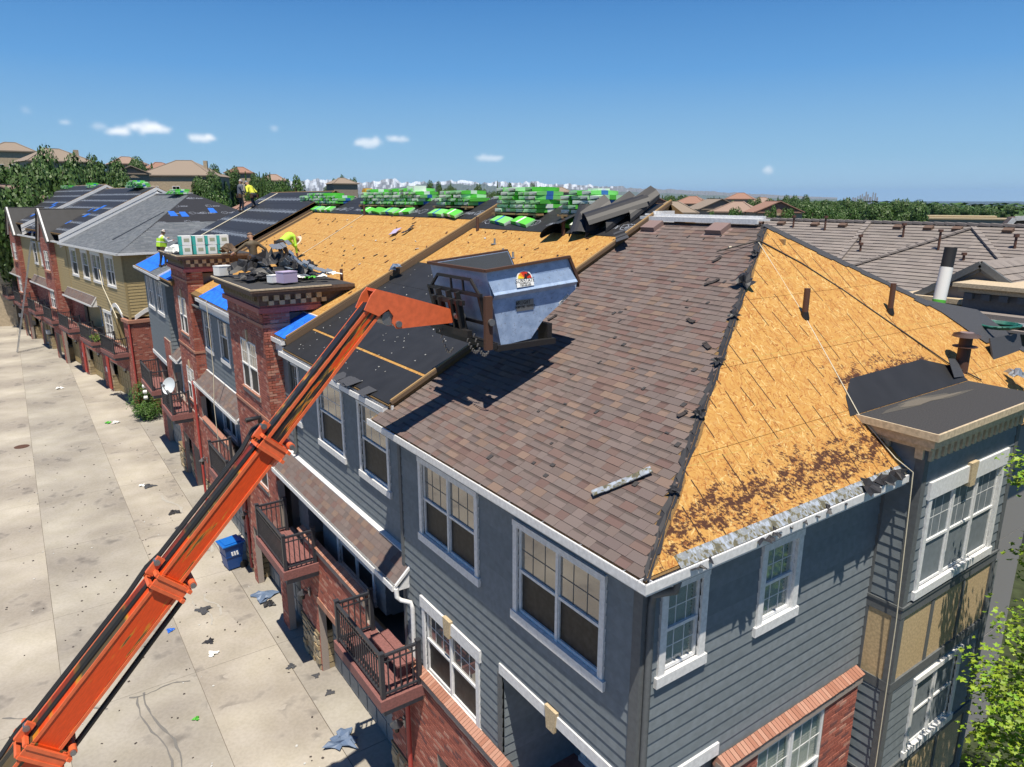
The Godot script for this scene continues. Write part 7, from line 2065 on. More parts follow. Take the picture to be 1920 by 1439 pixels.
# ---------- far houses ----------
func hip_house(label: String, x: float, z: float, top: float, W: float, deep: float, turn: float, roof: String, wall: String, storeys: int, gable := false) -> void:
	var gy := ground_y(x, z)
	var u := thing("house", label, "house", Vector3(x, gy, z), turn)
	var H := top - gy
	var rh := minf(H * 0.38, W * 0.22)
	var eh := H - rh
	boxes(u, "wall", M[wall], [[-W / 2, W / 2, -1.0, eh, -deep / 2, deep / 2]])
	var e := 0.3
	var A := Vector3(-W / 2 - e, eh - 0.1, deep / 2 + e); var B := Vector3(W / 2 + e, eh - 0.1, deep / 2 + e); var C := Vector3(W / 2 + e, eh - 0.1, -deep / 2 - e); var D := Vector3(-W / 2 - e, eh - 0.1, -deep / 2 - e)
	var ins := 0.0 if gable else minf(W, deep) * 0.42
	var P := Vector3(-W / 2 + ins - (e if gable else 0.0), H, 0); var Q := Vector3(W / 2 - ins + (e if gable else 0.0), H, 0)
	if gable:
		P = Vector3(0, H, deep / 2 + e); Q = Vector3(0, H, -deep / 2 - e)
	var r := MB.new()
	if gable:
		r.quad(A, P, Q, D, Vector3(-1, 1, 0)); r.quad(B, P, Q, C, Vector3(1, 1, 0))
		r.tri(A + Vector3(0, 0.1, -e), B + Vector3(0, 0.1, -e), P + Vector3(0, -0.1, -e), PZ)
	else:
		r.quad(A, B, Q, P, Vector3(0, 1, 1)); r.quad(D, C, Q, P, Vector3(0, 1, -1)); r.tri(B, C, Q, Vector3(1, 1, 0)); r.tri(A, D, P, Vector3(-1, 1, 0))
	var ro := ob("roof", r, M[roof], u)
	var cp := MB.new()
	for s in [[A, P], [B, Q if not gable else P], [P, Q]]: cp.bar(s[0], s[1], 0.28, 0.14)
	cp.bar(A, B, 0.12, 0.22)
	ob("ridge_tiles", cp, M[roof], ro)
	if W > 9.8: boxes(ro, "chimney", M[wall], [[W * 0.30, W * 0.30 + 0.7, eh, H - 0.1, 0.8, 1.4]])
	# lower wing roof
	if W > 8.0:
		var L := MB.new()
		var a: Vector3 = Vector3(-W / 2 - 2.0, eh * 0.52, deep / 2 + 2.2); var b := Vector3(-W * 0.05, eh * 0.52, deep / 2 + 2.2)
		L.quad(a, b, b + Vector3(-1.0, 1.3, -2.4), a + Vector3(1.6, 1.3, -2.4), Vector3(0, 1, 1)); L.tri(b, b + Vector3(0, 0, -3), b + Vector3(-1.0, 1.3, -2.4), Vector3(1, 1, 0)); L.tri(a, a + Vector3(0, 0, -3), a + Vector3(1.6, 1.3, -2.4), Vector3(-1, 1, 0))
		ob("wing_roof", L, M[roof], u)
		boxes(u, "wing_wall", M[wall], [[-W / 2 - 1.5, -W * 0.08, -1.0, eh * 0.52, deep / 2 - 0.1, deep / 2 + 1.8]])
	for s in storeys:
		for k in 3:
			var wx := (k - 1) * W * 0.29
			var wy := eh * (0.70 if s == 0 else 0.28)
			if s == 1 and k == 0: continue
			var w := boxes(u, "window", M["white"], [[wx - 0.7, wx + 0.7, wy - 0.75, wy + 0.7, deep / 2, deep / 2 + 0.05]])
			boxes(w, "pane", M["panedark"], [[wx - 0.6, wx - 0.03, wy - 0.65, wy + 0.6, deep / 2 + 0.04, deep / 2 + 0.06], [wx + 0.03, wx + 0.6, wy - 0.65, wy + 0.6, deep / 2 + 0.04, deep / 2 + 0.06]])

func far_houses() -> void:
	var r := ["clay", "clay1", "clay2"]
	var w := ["farwall", "farwall1"]
	var list := [
		["pinkish-roofed house on the hilltop at the left edge, above the tree mass", 3.0, -175.0, 23.6, 9.0, 1, 2, 0], ["tan two-storey hip-roofed house on the hillside left of the dark trees", 8.4, -149.9, 21.3, 11.5, 1, 2, 0],
		["low tan gabled house below the hill at the left edge", 1.2, -94.0, 14.4, 9.0, 0, 1, 1], ["small tan house half hidden by dark trees on the hill", 24.5, -188.4, 22.2, 8.3, 0, 1, 0],
		["house with a white-edged front gable just behind the far row's ridge", 18.2, -136.8, 18.2, 6.0, 1, 1, 1], ["broad house with a long hip roof on the hillside right of centre-left", 30.7, -157.0, 20.3, 15.5, 1, 2, 0],
		["house with pinkish roof peeping over the broad hip-roofed house", 30.6, -184.4, 21.0, 7.5, 2, 1, 0], ["brown-roofed house between two dark trees left of the long shingle stack", 44.5, -169.2, 19.8, 6.5, 2, 1, 0],
		["low brown-roofed house right of the two dark trees", 48.2, -157.8, 18.0, 6.5, 0, 1, 0], ["brown roof between the two long shingle stacks", 61.5, -153.1, 17.4, 6.2, 1, 1, 0],
		["small pale house far back on the hill beside the bright round tree", 44.2, -184.8, 18.6, 6.0, 0, 1, 0], ["tan house between the two tall shingle stacks", 118.6, -148.4, 15.9, 6.2, 1, 1, 0],
		["pale pinkish roof near the far felt roof and the roofers", 22.4, -82.0, 12.7, 6.0, 2, 1, 0], ["tan-roofed house just right of the felt roll", 114.2, -119.1, 13.2, 8.0, 0, 1, 0],
		["pink-roofed house, second right of the felt roll", 125.5, -122.0, 13.3, 10.0, 2, 1, 1], ["large tan roof above the white ridge metal's left end", 106.6, -98.3, 12.5, 10.5, 1, 1, 0],
		["pinkish roof in the back row above the large tan roof", 157.9, -138.4, 13.7, 10.2, 2, 1, 0], ["tan roof above the middle of the white ridge metal", 123.2, -102.1, 13.0, 10.5, 1, 1, 1],
		["tan roof right of the bright small tree", 114.4, -89.1, 12.5, 9.4, 0, 1, 0], ["pink roof far back above the bare slope's peak", 189.7, -147.0, 14.8, 9.5, 2, 1, 0],
		["pink gabled house nearest the dense trees", 114.0, -81.3, 12.6, 9.5, 2, 1, 1], ["small tan roof left of the large tan roof", 120.3, -133.9, 12.7, 7.5, 1, 1, 0],
		["tan roof in the back row right of the pink one", 185.5, -136.0, 13.4, 9.0, 0, 1, 0], ["clay roof farthest back in the right-hand houses", 184.4, -183.3, 14.9, 10.0, 2, 1, 0]]
	for i in list.size():
		var q: Array = list[i]
		var az := atan2(q[1], -q[2])
		hip_house(q[0], q[1], q[2], q[3], q[4] * 0.86, q[4] * 0.8, -az + 0.35 * sin(i * 2.3), r[q[5]], w[1 if i in [4, 9] else 0], q[6], q[7] == 1)
	# retail sheds, apartments and a white hall on the right
	var shed := [["long flat tan-roofed store behind the dense trees", 64.5, 330.0, 6.6, 46.0, "retail"], ["flat tan-roofed store at the right, beyond the grey tiled roof", 67.6, 320.0, 6.0, 40.0, "retail"], ["store with a dark blue metal canopy roof", 65.2, 280.0, 4.6, 11.0, "tower"], ["low white store front right of the blue canopy", 66.2, 285.0, 3.6, 14.0, "farwhite"], ["small store with a white roof edge among the dense trees", 60.3, 270.0, 5.4, 7.0, "farwall1"], ["white hall beyond the stores near the right edge", 66.5, 620.0, 8.4, 34.0, "farwhite"], ["second white hall left of the white hall", 64.9, 640.0, 6.9, 16.0, "farwhite"]]
	for q in shed:
		var p := polar(q[1], q[2])
		var u := thing("store", q[0], "store", p, -deg_to_rad(q[1]))
		boxes(u, "wall", M["farwall1" if q[5] != "farwhite" else "farwhite"], [[-q[4] / 2, q[4] / 2, -2.0, q[3] - p.y - 0.5, -12, 0]])
		boxes(u, "roof", M[q[5]], [[-q[4] / 2 - 0.4, q[4] / 2 + 0.4, q[3] - p.y - 0.5, q[3] - p.y, -12.4, 0.4]])
		for k in 5: boxes(u, "window", M["panedark"], [[-q[4] * 0.4 + k * q[4] * 0.18, -q[4] * 0.4 + k * q[4] * 0.18 + q[4] * 0.1, 0.6, 2.4, 0.0, 0.06]])
	for i in 6:
		var p := polar(61.6 + i * 0.62, 515.0 + 14.0 * (i % 2))
		hip_house("grey-gabled apartment block in the white row beyond the trees, %s from the left" % ["first", "second", "third", "fourth", "fifth", "sixth"][i], p.x, p.z, 8.0 - (i % 2) * 0.9, 10.0, 10.0, -deg_to_rad(61 + i * 0.6), "tile", "farwhite", 2, i % 2 == 0)
	# brown building at the right edge
	var bp := polar(69.6, 100.0)
	var bu := thing("building", "dark brown building with a sloping roof edge cut by the right border", "building", bp, -deg_to_rad(66))
	var bb := MB.new()
	bb.slab(PackedVector3Array([Vector3(-2.6, -1, 0), Vector3(14, -1, 0), Vector3(14, 11.6, 0), Vector3(0.0, 10.6, 0), Vector3(-1.6, 8.0, 0)]), PZ, 14.0)
	ob("wall", bb, M["brown"], bu)
	var br := MB.new()
	br.bar(Vector3(-1.9, 7.8, 0.1), Vector3(-0.1, 10.7, 0.1), 0.5, 0.5, PZ); br.bar(Vector3(-0.1, 10.7, 0.1), Vector3(14, 11.7, 0.1), 0.5, 0.5, PZ)
	ob("roof_edge", br, M["farwhite"], bu)

func tiled_neighbour() -> void:
	var u := thing("tiled_roof_building", "neighbouring building with a long grey concrete-tile roof on the right", "building")
	var m := 0.42
	var xr := 45.66; var yr := 11.5
	var s := Vector3(1, m, 0).normalized()
	var L := (xr - 33.0) * sqrt(1 + m * m)
	var o := Vector3(33.0, yr - m * (xr - 33.0), -2.0)
	var d := MB.new()
	var n := Vector3(-m, 1, 0).normalized()
	d.slab(PackedVector3Array([o, o + s * L, o + s * L + MZ * 62, o + MZ * 62]), n, 0.2)
	d.slab(PackedVector3Array([o + s * L, Vector3(58, o.y, -2), Vector3(58, o.y, -64), o + s * L + MZ * 62]), Vector3(m, 1, 0).normalized(), 0.2)
	ob("roof", d, M["tile"], u)
	var tn := [Color(0.36, 0.315, 0.29), Color(0.34, 0.30, 0.275), Color(0.385, 0.335, 0.305), Color(0.33, 0.29, 0.27)]
	shingles(u, o, MZ, s, PackedVector2Array([Vector2(0, 0), Vector2(62, 0), Vector2(62, L), Vector2(0, L)]), tn, 0.40, 0.62, 0.70, 0, 0.0, Vector3.ZERO, 0.055)
	var at := func(x: float, z: float, h: float) -> Vector3: return Vector3(x, yr - m * (xr - x), z) + n * h
	var cap := MB.new()
	for q in [[45.66, -25.2, 36.5, -23.1], [45.3, -18.9, 36.5, -25.6], [45.3, -18.9, 36.0, -10.9], [45.66, -15.2, 40.0, -11.0]]:
		for i in 22:
			var a: Vector3 = at.call(lerpf(q[0], q[2], i / 22.0), lerpf(q[1], q[3], i / 22.0), 0.09); var b: Vector3 = at.call(lerpf(q[0], q[2], (i + 1) / 22.0), lerpf(q[1], q[3], (i + 1) / 22.0), 0.13)
			cap.bar(a, b, 0.30, 0.10)
	for i in 100: cap.bar(Vector3(xr, yr + 0.05, -2 - i * 0.62), Vector3(xr, yr + 0.10, -2 - (i + 1) * 0.62), 0.34, 0.14)
	ob("ridge_tiles", cap, M["tile"], u)
	for q in [[42.6, -19.4, 1.0], [43.9, -22.1, 0.7], [44.4, -27.5, 0.8], [44.6, -30.0, 0.7], [43.2, -15.9, 0.6], [41.9, -23.5, 0.4], [43.0, -24.2, 0.35], [41.6, -17.6, 0.3]]:
		var b := MB.new()
		var p: Vector3 = at.call(q[0], q[1], 0.0)
		b.rod(p, p + Vector3(0, q[2], 0), 0.07, 6); b.rod(p + Vector3(0, q[2], 0), p + Vector3(0, q[2] + 0.14, 0), 0.14, 8)
		ob("vent_pipe", b, M["pipe"], u)
	for z in [-33.0, -31.2, -28.6, -26.6, -23.0, -21.2, -19.6, -17.0, -14.2]:
		var b := MB.new()
		b.box(at.call(45.0, z, 0.12), Vector3(0.35, 0.16, 0.5), Basis(s, n, PZ))
		ob("roof_vent", b, M["brown"], u)
	# front gable and the box bay with a cream cornice
	var gz := -13.0; var gx := 32.4
	var gr := MB.new()
	for sg in [-1, 1]:
		gr.slab(PackedVector3Array([Vector3(gx, 10.55, gz), Vector3(gx, 8.95, gz + sg * 2.5), Vector3(36.8, 8.95, gz + sg * 2.5), Vector3(43.0, 10.55, gz)]), Vector3(0, 2.5, sg * 1.6).normalized(), 0.12)
	var go := ob("gable_roof", gr, M["tile"], u)
	for sg in [-1, 1]:
		shingles(go, Vector3(gx, 8.95, gz + sg * 2.5) , PX, Vector3(0, 1.6, -sg * 2.5).normalized(), PackedVector2Array([Vector2(0, 0), Vector2(5.0, 0), Vector2(9.5, 2.95), Vector2(0, 2.95)]), tn, 0.40, 0.3, 0.5, 0, 0.0, Vector3.ZERO, 0.06)
		var rk := MB.new()
		rk.bar(Vector3(gx - 0.05, 10.42, gz), Vector3(gx - 0.05, 8.80, gz + sg * 2.5), 0.14, 0.26); rk.bar(Vector3(gx + 0.02, 10.20, gz), Vector3(gx + 0.02, 8.60, gz + sg * 2.45), 0.10, 0.14)
		ob("barge_board", rk, M["greytrim"], go)
	boxes(u, "wall", M["greytrim"], [[33.4, 57, -1.0, 8.4, -62, -3.0]])
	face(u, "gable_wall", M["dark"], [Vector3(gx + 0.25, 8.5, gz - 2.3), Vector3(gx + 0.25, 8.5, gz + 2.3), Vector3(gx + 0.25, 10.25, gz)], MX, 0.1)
	boxes(u, "bay_wall", M["greytrim"], [[31.0, 34.0, -1.0, 9.4, -12.9, -4.0]])
	var c := boxes(u, "cornice", M["cream"], [[30.6, 34.0, 9.62, 9.78, -13.2, -3.7], [30.8, 34.0, 9.42, 9.62, -13.05, -3.8]])
	for i in 14: boxes(c, "dentil", M["greytrim"], [[30.78, 30.99, 9.16, 9.40, -12.8 + i * 0.62, -12.5 + i * 0.62]])
	boxes(u, "ledge", M["tile"], [[30.2, 31.1, 8.50, 8.75, -13.6, -4.0], [29.9, 30.25, 8.2, 8.3, -13.6, -4.0]])
	gutter(u, Vector3(30.1, 8.56, -4.0), Vector3(30.1, 8.56, -13.6), MX, 0.0)
	boxes(u, "bay_roof", M["cream"], [[32.0, 34.2, 8.75, 8.95, -16.0, -13.3]])
	settle(u, Vector3(33.4, 0, -20))

# ---------- far trees: crowns of many leaf clumps ----------
var crowns := {}
func crown_mesh(kind: int, sd: int, n: int) -> ArrayMesh:
	var r := RandomNumberGenerator.new(); r.seed = sd
	var b := MB.new()
	var lobes := []
	for i in 9:
		var d := Vector3(r.randfn(), r.randfn() * 0.8, r.randfn()).normalized()
		lobes.append([d * r.randf_range(0.25, 0.55), r.randf_range(0.35, 0.55)])
	for i in n:
		var c: Vector3
		var out: Vector3
		if kind == 1:
			var t := pow(r.randf(), 0.7); var a := r.randf() * TAU
			var rad := (1.0 - t) * 0.95 * (0.65 + 0.35 * absf(sin(t * 22.0))) * r.randf_range(0.5, 1.0) + 0.03
			c = Vector3(cos(a) * rad, t * 2.0 - 1.0, sin(a) * rad); out = Vector3(cos(a), 0.5, sin(a))
		else:
			var l: Array = lobes[r.randi() % 9]
			out = Vector3(r.randfn(), r.randfn(), r.randfn()).normalized()
			c = l[0] + out * l[1] * pow(r.randf(), 0.25)
		var s := r.randf_range(0.018, 0.045) * (1.0 if kind == 1 else 1.0) * (1.0 if n > 1000 else 4.5)
		var x := out.cross(Vector3(r.randfn(), r.randfn(), r.randfn())).normalized() * s
		var nn := (out + Vector3(r.randfn(), r.randfn() + 0.4, r.randfn()) * 0.6).normalized()
		var y := nn.cross(x).normalized() * s
		b.col = Color.WHITE * r.randf_range(0.6, 1.35); b.col.b *= 0.8
		b.tri(c - x - y, c + x * 0.9 - y * 0.6, c + y * 1.2 + x * 0.2, nn)
		b.tri(c - x - y, c + y * 1.2 + x * 0.2, c - x * 1.1 + y * 0.7, nn)
	return b.mesh()

func far_trees() -> void:
	for k in 3:
		var n: int = [9000, 4000, 7000][k]
		crowns[k] = [crown_mesh(k, 600 + k, n), crown_mesh(k, 610 + k, n), crown_mesh(k, 620 + k, n)]
	var tm := MB.new(); tm.rod(Vector3.ZERO, Vector3(0, 1, 0), 0.035, 6, 0.015)
	var trunk := tm.mesh()
	# az from, az to, distance from, to, tangent of the top above eye level from, to, count, kind (0 broadleaf, 1 conifer, 2 bright), half width, where
	var bands := [[-1.5, 2.6, 100.0, 122.0, 0.042, 0.058, 14, 0, 3.0, "in the tree mass at the left edge"], [-0.5, 3.6, 88.0, 104.0, 0.024, 0.038, 13, 0, 2.8, "along the foot of the left tree mass"], [4.4, 8.4, 120.0, 190.0, 0.032, 0.048, 16, 0, 2.8, "on the hillside between the tan houses"], [4.0, 9.4, 125.0, 230.0, 0.036, 0.047, 7, 1, 1.6, "among the hillside houses"], [11.9, 14.4, 135.0, 190.0, 0.028, 0.040, 7, 0, 2.2, "behind the bright round tree on the hill"], [12.9, 13.3, 112.0, 114.0, 0.021, 0.023, 1, 2, 2.3, "alone behind the far felt roof"], [14.8, 17.0, 140.0, 170.0, 0.026, 0.035, 6, 1, 1.3, "beside the brown-roofed houses"], [15.3, 17.2, 140.0, 165.0, 0.022, 0.030, 4, 0, 2.0, "in front of the brown-roofed houses"], [17.5, 18.7, 128.0, 142.0, 0.034, 0.037, 2, 2, 2.2, "standing above the long shingle stack's left end"], [16.3, 18.3, 108.0, 118.0, 0.013, 0.017, 3, 2, 2.1, "low beside the roofers"], [20.3, 23.0, 215.0, 245.0, 0.022, 0.029, 5, 0, 1.8, "poking up between the two long stacks"], [28.0, 38.7, 228.0, 285.0, 0.014, 0.023, 15, 0, 2.2, "on the skyline behind the shingle stacks"], [29.0, 38.0, 228.0, 285.0, 0.018, 0.025, 4, 1, 1.2, "on the skyline behind the shingle stacks"], [41.5, 48.8, 215.0, 262.0, 0.005, 0.014, 9, 2, 2.8, "above the pink roofs"], [44.4, 57.0, 190.0, 330.0, -0.003, 0.0045, 46, 0, 2.8, "among the pink-roofed houses"], [44.4, 57.0, 190.0, 330.0, -0.001, 0.006, 10, 1, 1.6, "among the pink-roofed houses"], [49.5, 56.8, 118.0, 140.0, -0.012, -0.003, 5, 2, 1.5, "in front of the pink-roofed houses"], [56.0, 64.0, 150.0, 300.0, -0.012, 0.001, 70, 0, 3.2, "in the dense trees above the tiled roof"], [56.0, 60.0, 150.0, 240.0, -0.010, 0.0, 14, 2, 2.4, "in the dense trees above the tiled roof"], [61.0, 69.5, 340.0, 480.0, -0.012, -0.005, 32, 0, 4.0, "beyond the stores on the right"]]
	for q in bands:
		for i in q[6]:
			var p := polar(lerpf(q[0], q[1], (i + rng.randf()) / q[6]), rng.randf_range(q[2], q[3]))
			var top := 13.0 + rng.randf_range(q[4], q[5]) * Vector2(p.x, p.z).length()
			var h := maxf(top - p.y, 4.0)
			var kd: int = q[7]
			var u := thing("tree", "%s, %s from left %s" % [["dark leafy tree", "dark conifer", "bright leafy tree"][kd], nth(i + 1), q[9]], "tree", p, rng.randf() * TAU, "trees " + q[9])
			var t := inst("trunk", trunk, M["bark"], u)
			t.scale = Vector3(h, h * 0.8, h)
			var c := inst("crown", crowns[kd][rng.randi() % 3], M[["leafdark", "leafdark", "leafmid"][kd]], u)
			var hw: float = q[8] * rng.randf_range(0.8, 1.25)
			var ch := h * (0.50 if kd == 1 else 0.47)
			c.scale = Vector3(hw, ch, hw)
			c.position.y = h - ch * (1.0 if kd == 1 else 0.85)
	# the plain: far woods nobody could count
	var xf := []; var cols := []
	var cm := crown_mesh(0, 650, 60)
	for i in 9000:
		var az := rng.randf_range(30.0, 82.0); var d := 420.0 * pow(12.0, rng.randf())
		var p := polar(az, d)
		var s := rng.randf_range(3.5, 6.0) * (1.0 + d / 2500.0)
		xf.append(Transform3D(Basis.from_scale(Vector3(s * 1.4, s, s * 1.4)).rotated(Vector3.UP, rng.randf() * TAU), p + Vector3(0, s * 0.6, 0)))
		cols.append(Color.WHITE * rng.randf_range(0.6, 1.2))
	tag(stuff(copies("woodland", cm, M["leafdark"], xf, cols, self)), "far dark green woodland on the plain towards the horizon", "woodland")

func horizon() -> void:
	var f := FastNoiseLite.new(); f.seed = 9; f.frequency = 0.9; f.fractal_octaves = 5
	for k in 2:
		var b := MB.new()
		var D: float = [15500.0, 13000.0][k]
		var prev := []
		for i in 1060:
			var az := 8.0 + i * 0.048
			var env := 0.0
			if k == 0: env = 0.0255 if az < 34 else lerpf(0.0255, 0.002, clampf((az - 34.0) / 24.0, 0, 1))
			else: env = 0.0215 * clampf((az - 21.0) / 7.0, 0, 1) * clampf((56.0 - az) / 26.0, 0, 1)
			var el := env * (0.90 + 0.22 * f.get_noise_2d(az * 0.5, k * 50.0) + (0.10 if k == 0 else 0.05) * f.get_noise_2d(az * 1.5, 9.0))
			var col := []
			for j in 9:
				var t := j / 8.0
				var p := polar(az, D * (0.90 + 0.10 * t) + 120.0 * f.get_noise_2d(az * 4.0, t * 4.0))
				p.y = lerpf(-90.0, 13.0 + el * D, t)
				col.append(p)
			var back := polar(az, D * 1.1); back.y = -90.0
			col.append(back)
			if prev.size():
				for j in 9:
					var t := (j + 0.5) / 8.0
					b.col = Color(0.17, 0.165, 0.155) if k == 0 else Color(0.10, 0.12, 0.085)
					if k == 0:
						var sn := 1.1 * f.get_noise_2d(az * 2.2, t * 2.5) + (t - 0.86) * 1.5 - clampf((az - 38.0) / 12.0, 0.0, 1.0)
						b.col = b.col.lerp(Color(0.60, 0.64, 0.69), clampf(sn * 2.0 + 0.5, 0.0, 1.0))
					b.quad(prev[j], col[j], col[j + 1], prev[j + 1], Vector3(0, 1, 0.2) if j < 8 else Vector3(0, 1, -1))
			prev = col
		struct(["snowy_mountains", "foothills"][k], b, M["mountain"])
	# downtown on the horizon
	for i in 15:
		var az: float = [59.25, 59.45, 59.6, 59.85, 60.0, 60.15, 60.3, 60.42, 60.55, 60.66, 60.78, 60.95, 61.1, 61.25, 61.38][i]
		var hgt: float = [34, 44, 30, 40, 36, 52, 60, 74, 50, 94, 70, 44, 88, 80, 40][i]
		var p := polar(az, 8200.0 + 60.0 * (i % 4))
		var w: float = [14, 12, 20, 16, 22, 12, 14, 10, 18, 13, 16, 24, 12, 13, 18][i]
		var u := thing("office_tower", "hazy office tower in the distant downtown, %s from the left" % ["first", "second", "third", "fourth", "fifth", "sixth", "seventh", "eighth", "ninth", "tenth", "eleventh", "twelfth", "thirteenth", "fourteenth", "fifteenth"][i], "tower", p, -deg_to_rad(az))
		boxes(u, "shaft", M["tower"], [[-w / 2, w / 2, -10, hgt + 72.0 - 6, -w / 2, w / 2]])
		boxes(u, "crown", M["tower"], [[-w / 3, w / 3, hgt + 72.0 - 6, hgt + 72.0, -w / 3, w / 3]])
	var lb := MB.new()
	for i in 400:
		var p := polar(rng.randf_range(52.0, 74.0), rng.randf_range(4200.0, 11000.0))
		lb.col = Color(0.45, 0.44, 0.42) * rng.randf_range(0.5, 1.2)
		var s := rng.randf_range(10.0, 34.0)
		lb.box(p + Vector3(0, 5, 0), Vector3(s * 2.0, rng.randf_range(8.0, 22.0), s))
	tag(stuff(ob("distant_town", lb, M["vc"])), "pale specks of distant town buildings on the plain", "town")

func sky_image() -> Image:
	var W := 2048; var H := 1024
	var im := Image.create(W, H, false, Image.FORMAT_RGBF)
	for y in H:
		var el := 90.0 - 180.0 * (y + 0.5) / H
		var t := clampf(el / 32.0, 0.0, 1.0)
		var c: Color
		var hz := Color(0.36, 0.53, 0.65); var lo := Color(0.240, 0.430, 0.600); var mid := Color(0.105, 0.285, 0.560); var hi := Color(0.038, 0.160, 0.415); var zen := Color(0.016, 0.072, 0.235)
		if el < 0.0: c = hz
		elif el < 3.0: c = hz.lerp(lo, el / 3.0)
		elif el < 9.0: c = lo.lerp(mid, (el - 3.0) / 6.0)
		elif el < 16.0: c = mid.lerp(hi, (el - 9.0) / 7.0)
		else: c = hi.lerp(zen, clampf((el - 16.0) / 34.0, 0, 1))
		im.fill_rect(Rect2i(0, y, W, 1), c)
	# a handful of small fair-weather clouds low over the mountains: azimuth from -z towards +x, elevation, width, height in degrees
	var f := FastNoiseLite.new(); f.seed = 3; f.frequency = 0.055; f.fractal_octaves = 4
	var cl := [[9.0, 4.75, 2.1, 0.85, 1.0], [7.2, 4.45, 1.5, 0.6, 0.95], [12.4, 4.2, 1.6, 0.55, 0.95], [24.0, 4.1, 1.8, 0.75, 0.7], [26.0, 4.4, 1.3, 0.5, 0.65], [33.2, 3.1, 1.6, 0.5, 0.6], [53.9, 2.1, 0.7, 0.5, 0.6], [4.1, 4.9, 0.5, 0.35, 0.5], [17.3, 5.0, 0.5, 0.3, 0.3], [6.0, 4.7, 0.8, 0.4, 0.35], [2.0, 5.5, 0.5, 0.3, 0.15]]
	for q in cl:
		var cx: float = q[0] / 360.0 * W; var cy: float = (90.0 - q[1]) / 180.0 * H
		var rw: float = q[2] * 0.66 / 360.0 * W; var rh: float = q[3] * 0.62 / 180.0 * H
		for y in range(int(cy - rh * 1.5), int(cy + rh * 1.5) + 1):
			for x in range(int(cx - rw * 1.5), int(cx + rw * 1.5) + 1):
				var u := (x - cx) / rw; var v := (y - cy) / rh
				var d := 1.0 - sqrt(u * u + v * v * (1.0 if v < 0 else 2.2))
				var a: float = clampf((d + 0.55 * f.get_noise_2d(x * 3.0, y * 4.0)) * 2.2, 0.0, 1.0) * q[4]
				if a <= 0.0: continue
				var c := im.get_pixel(posmod(x, W), y)
				var cc := Color(0.86, 0.88, 0.90).lerp(Color(0.62, 0.70, 0.78), clampf(v * 0.8 + 0.3, 0, 1))
				im.set_pixel(posmod(x, W), y, c.lerp(cc, a))
	return im

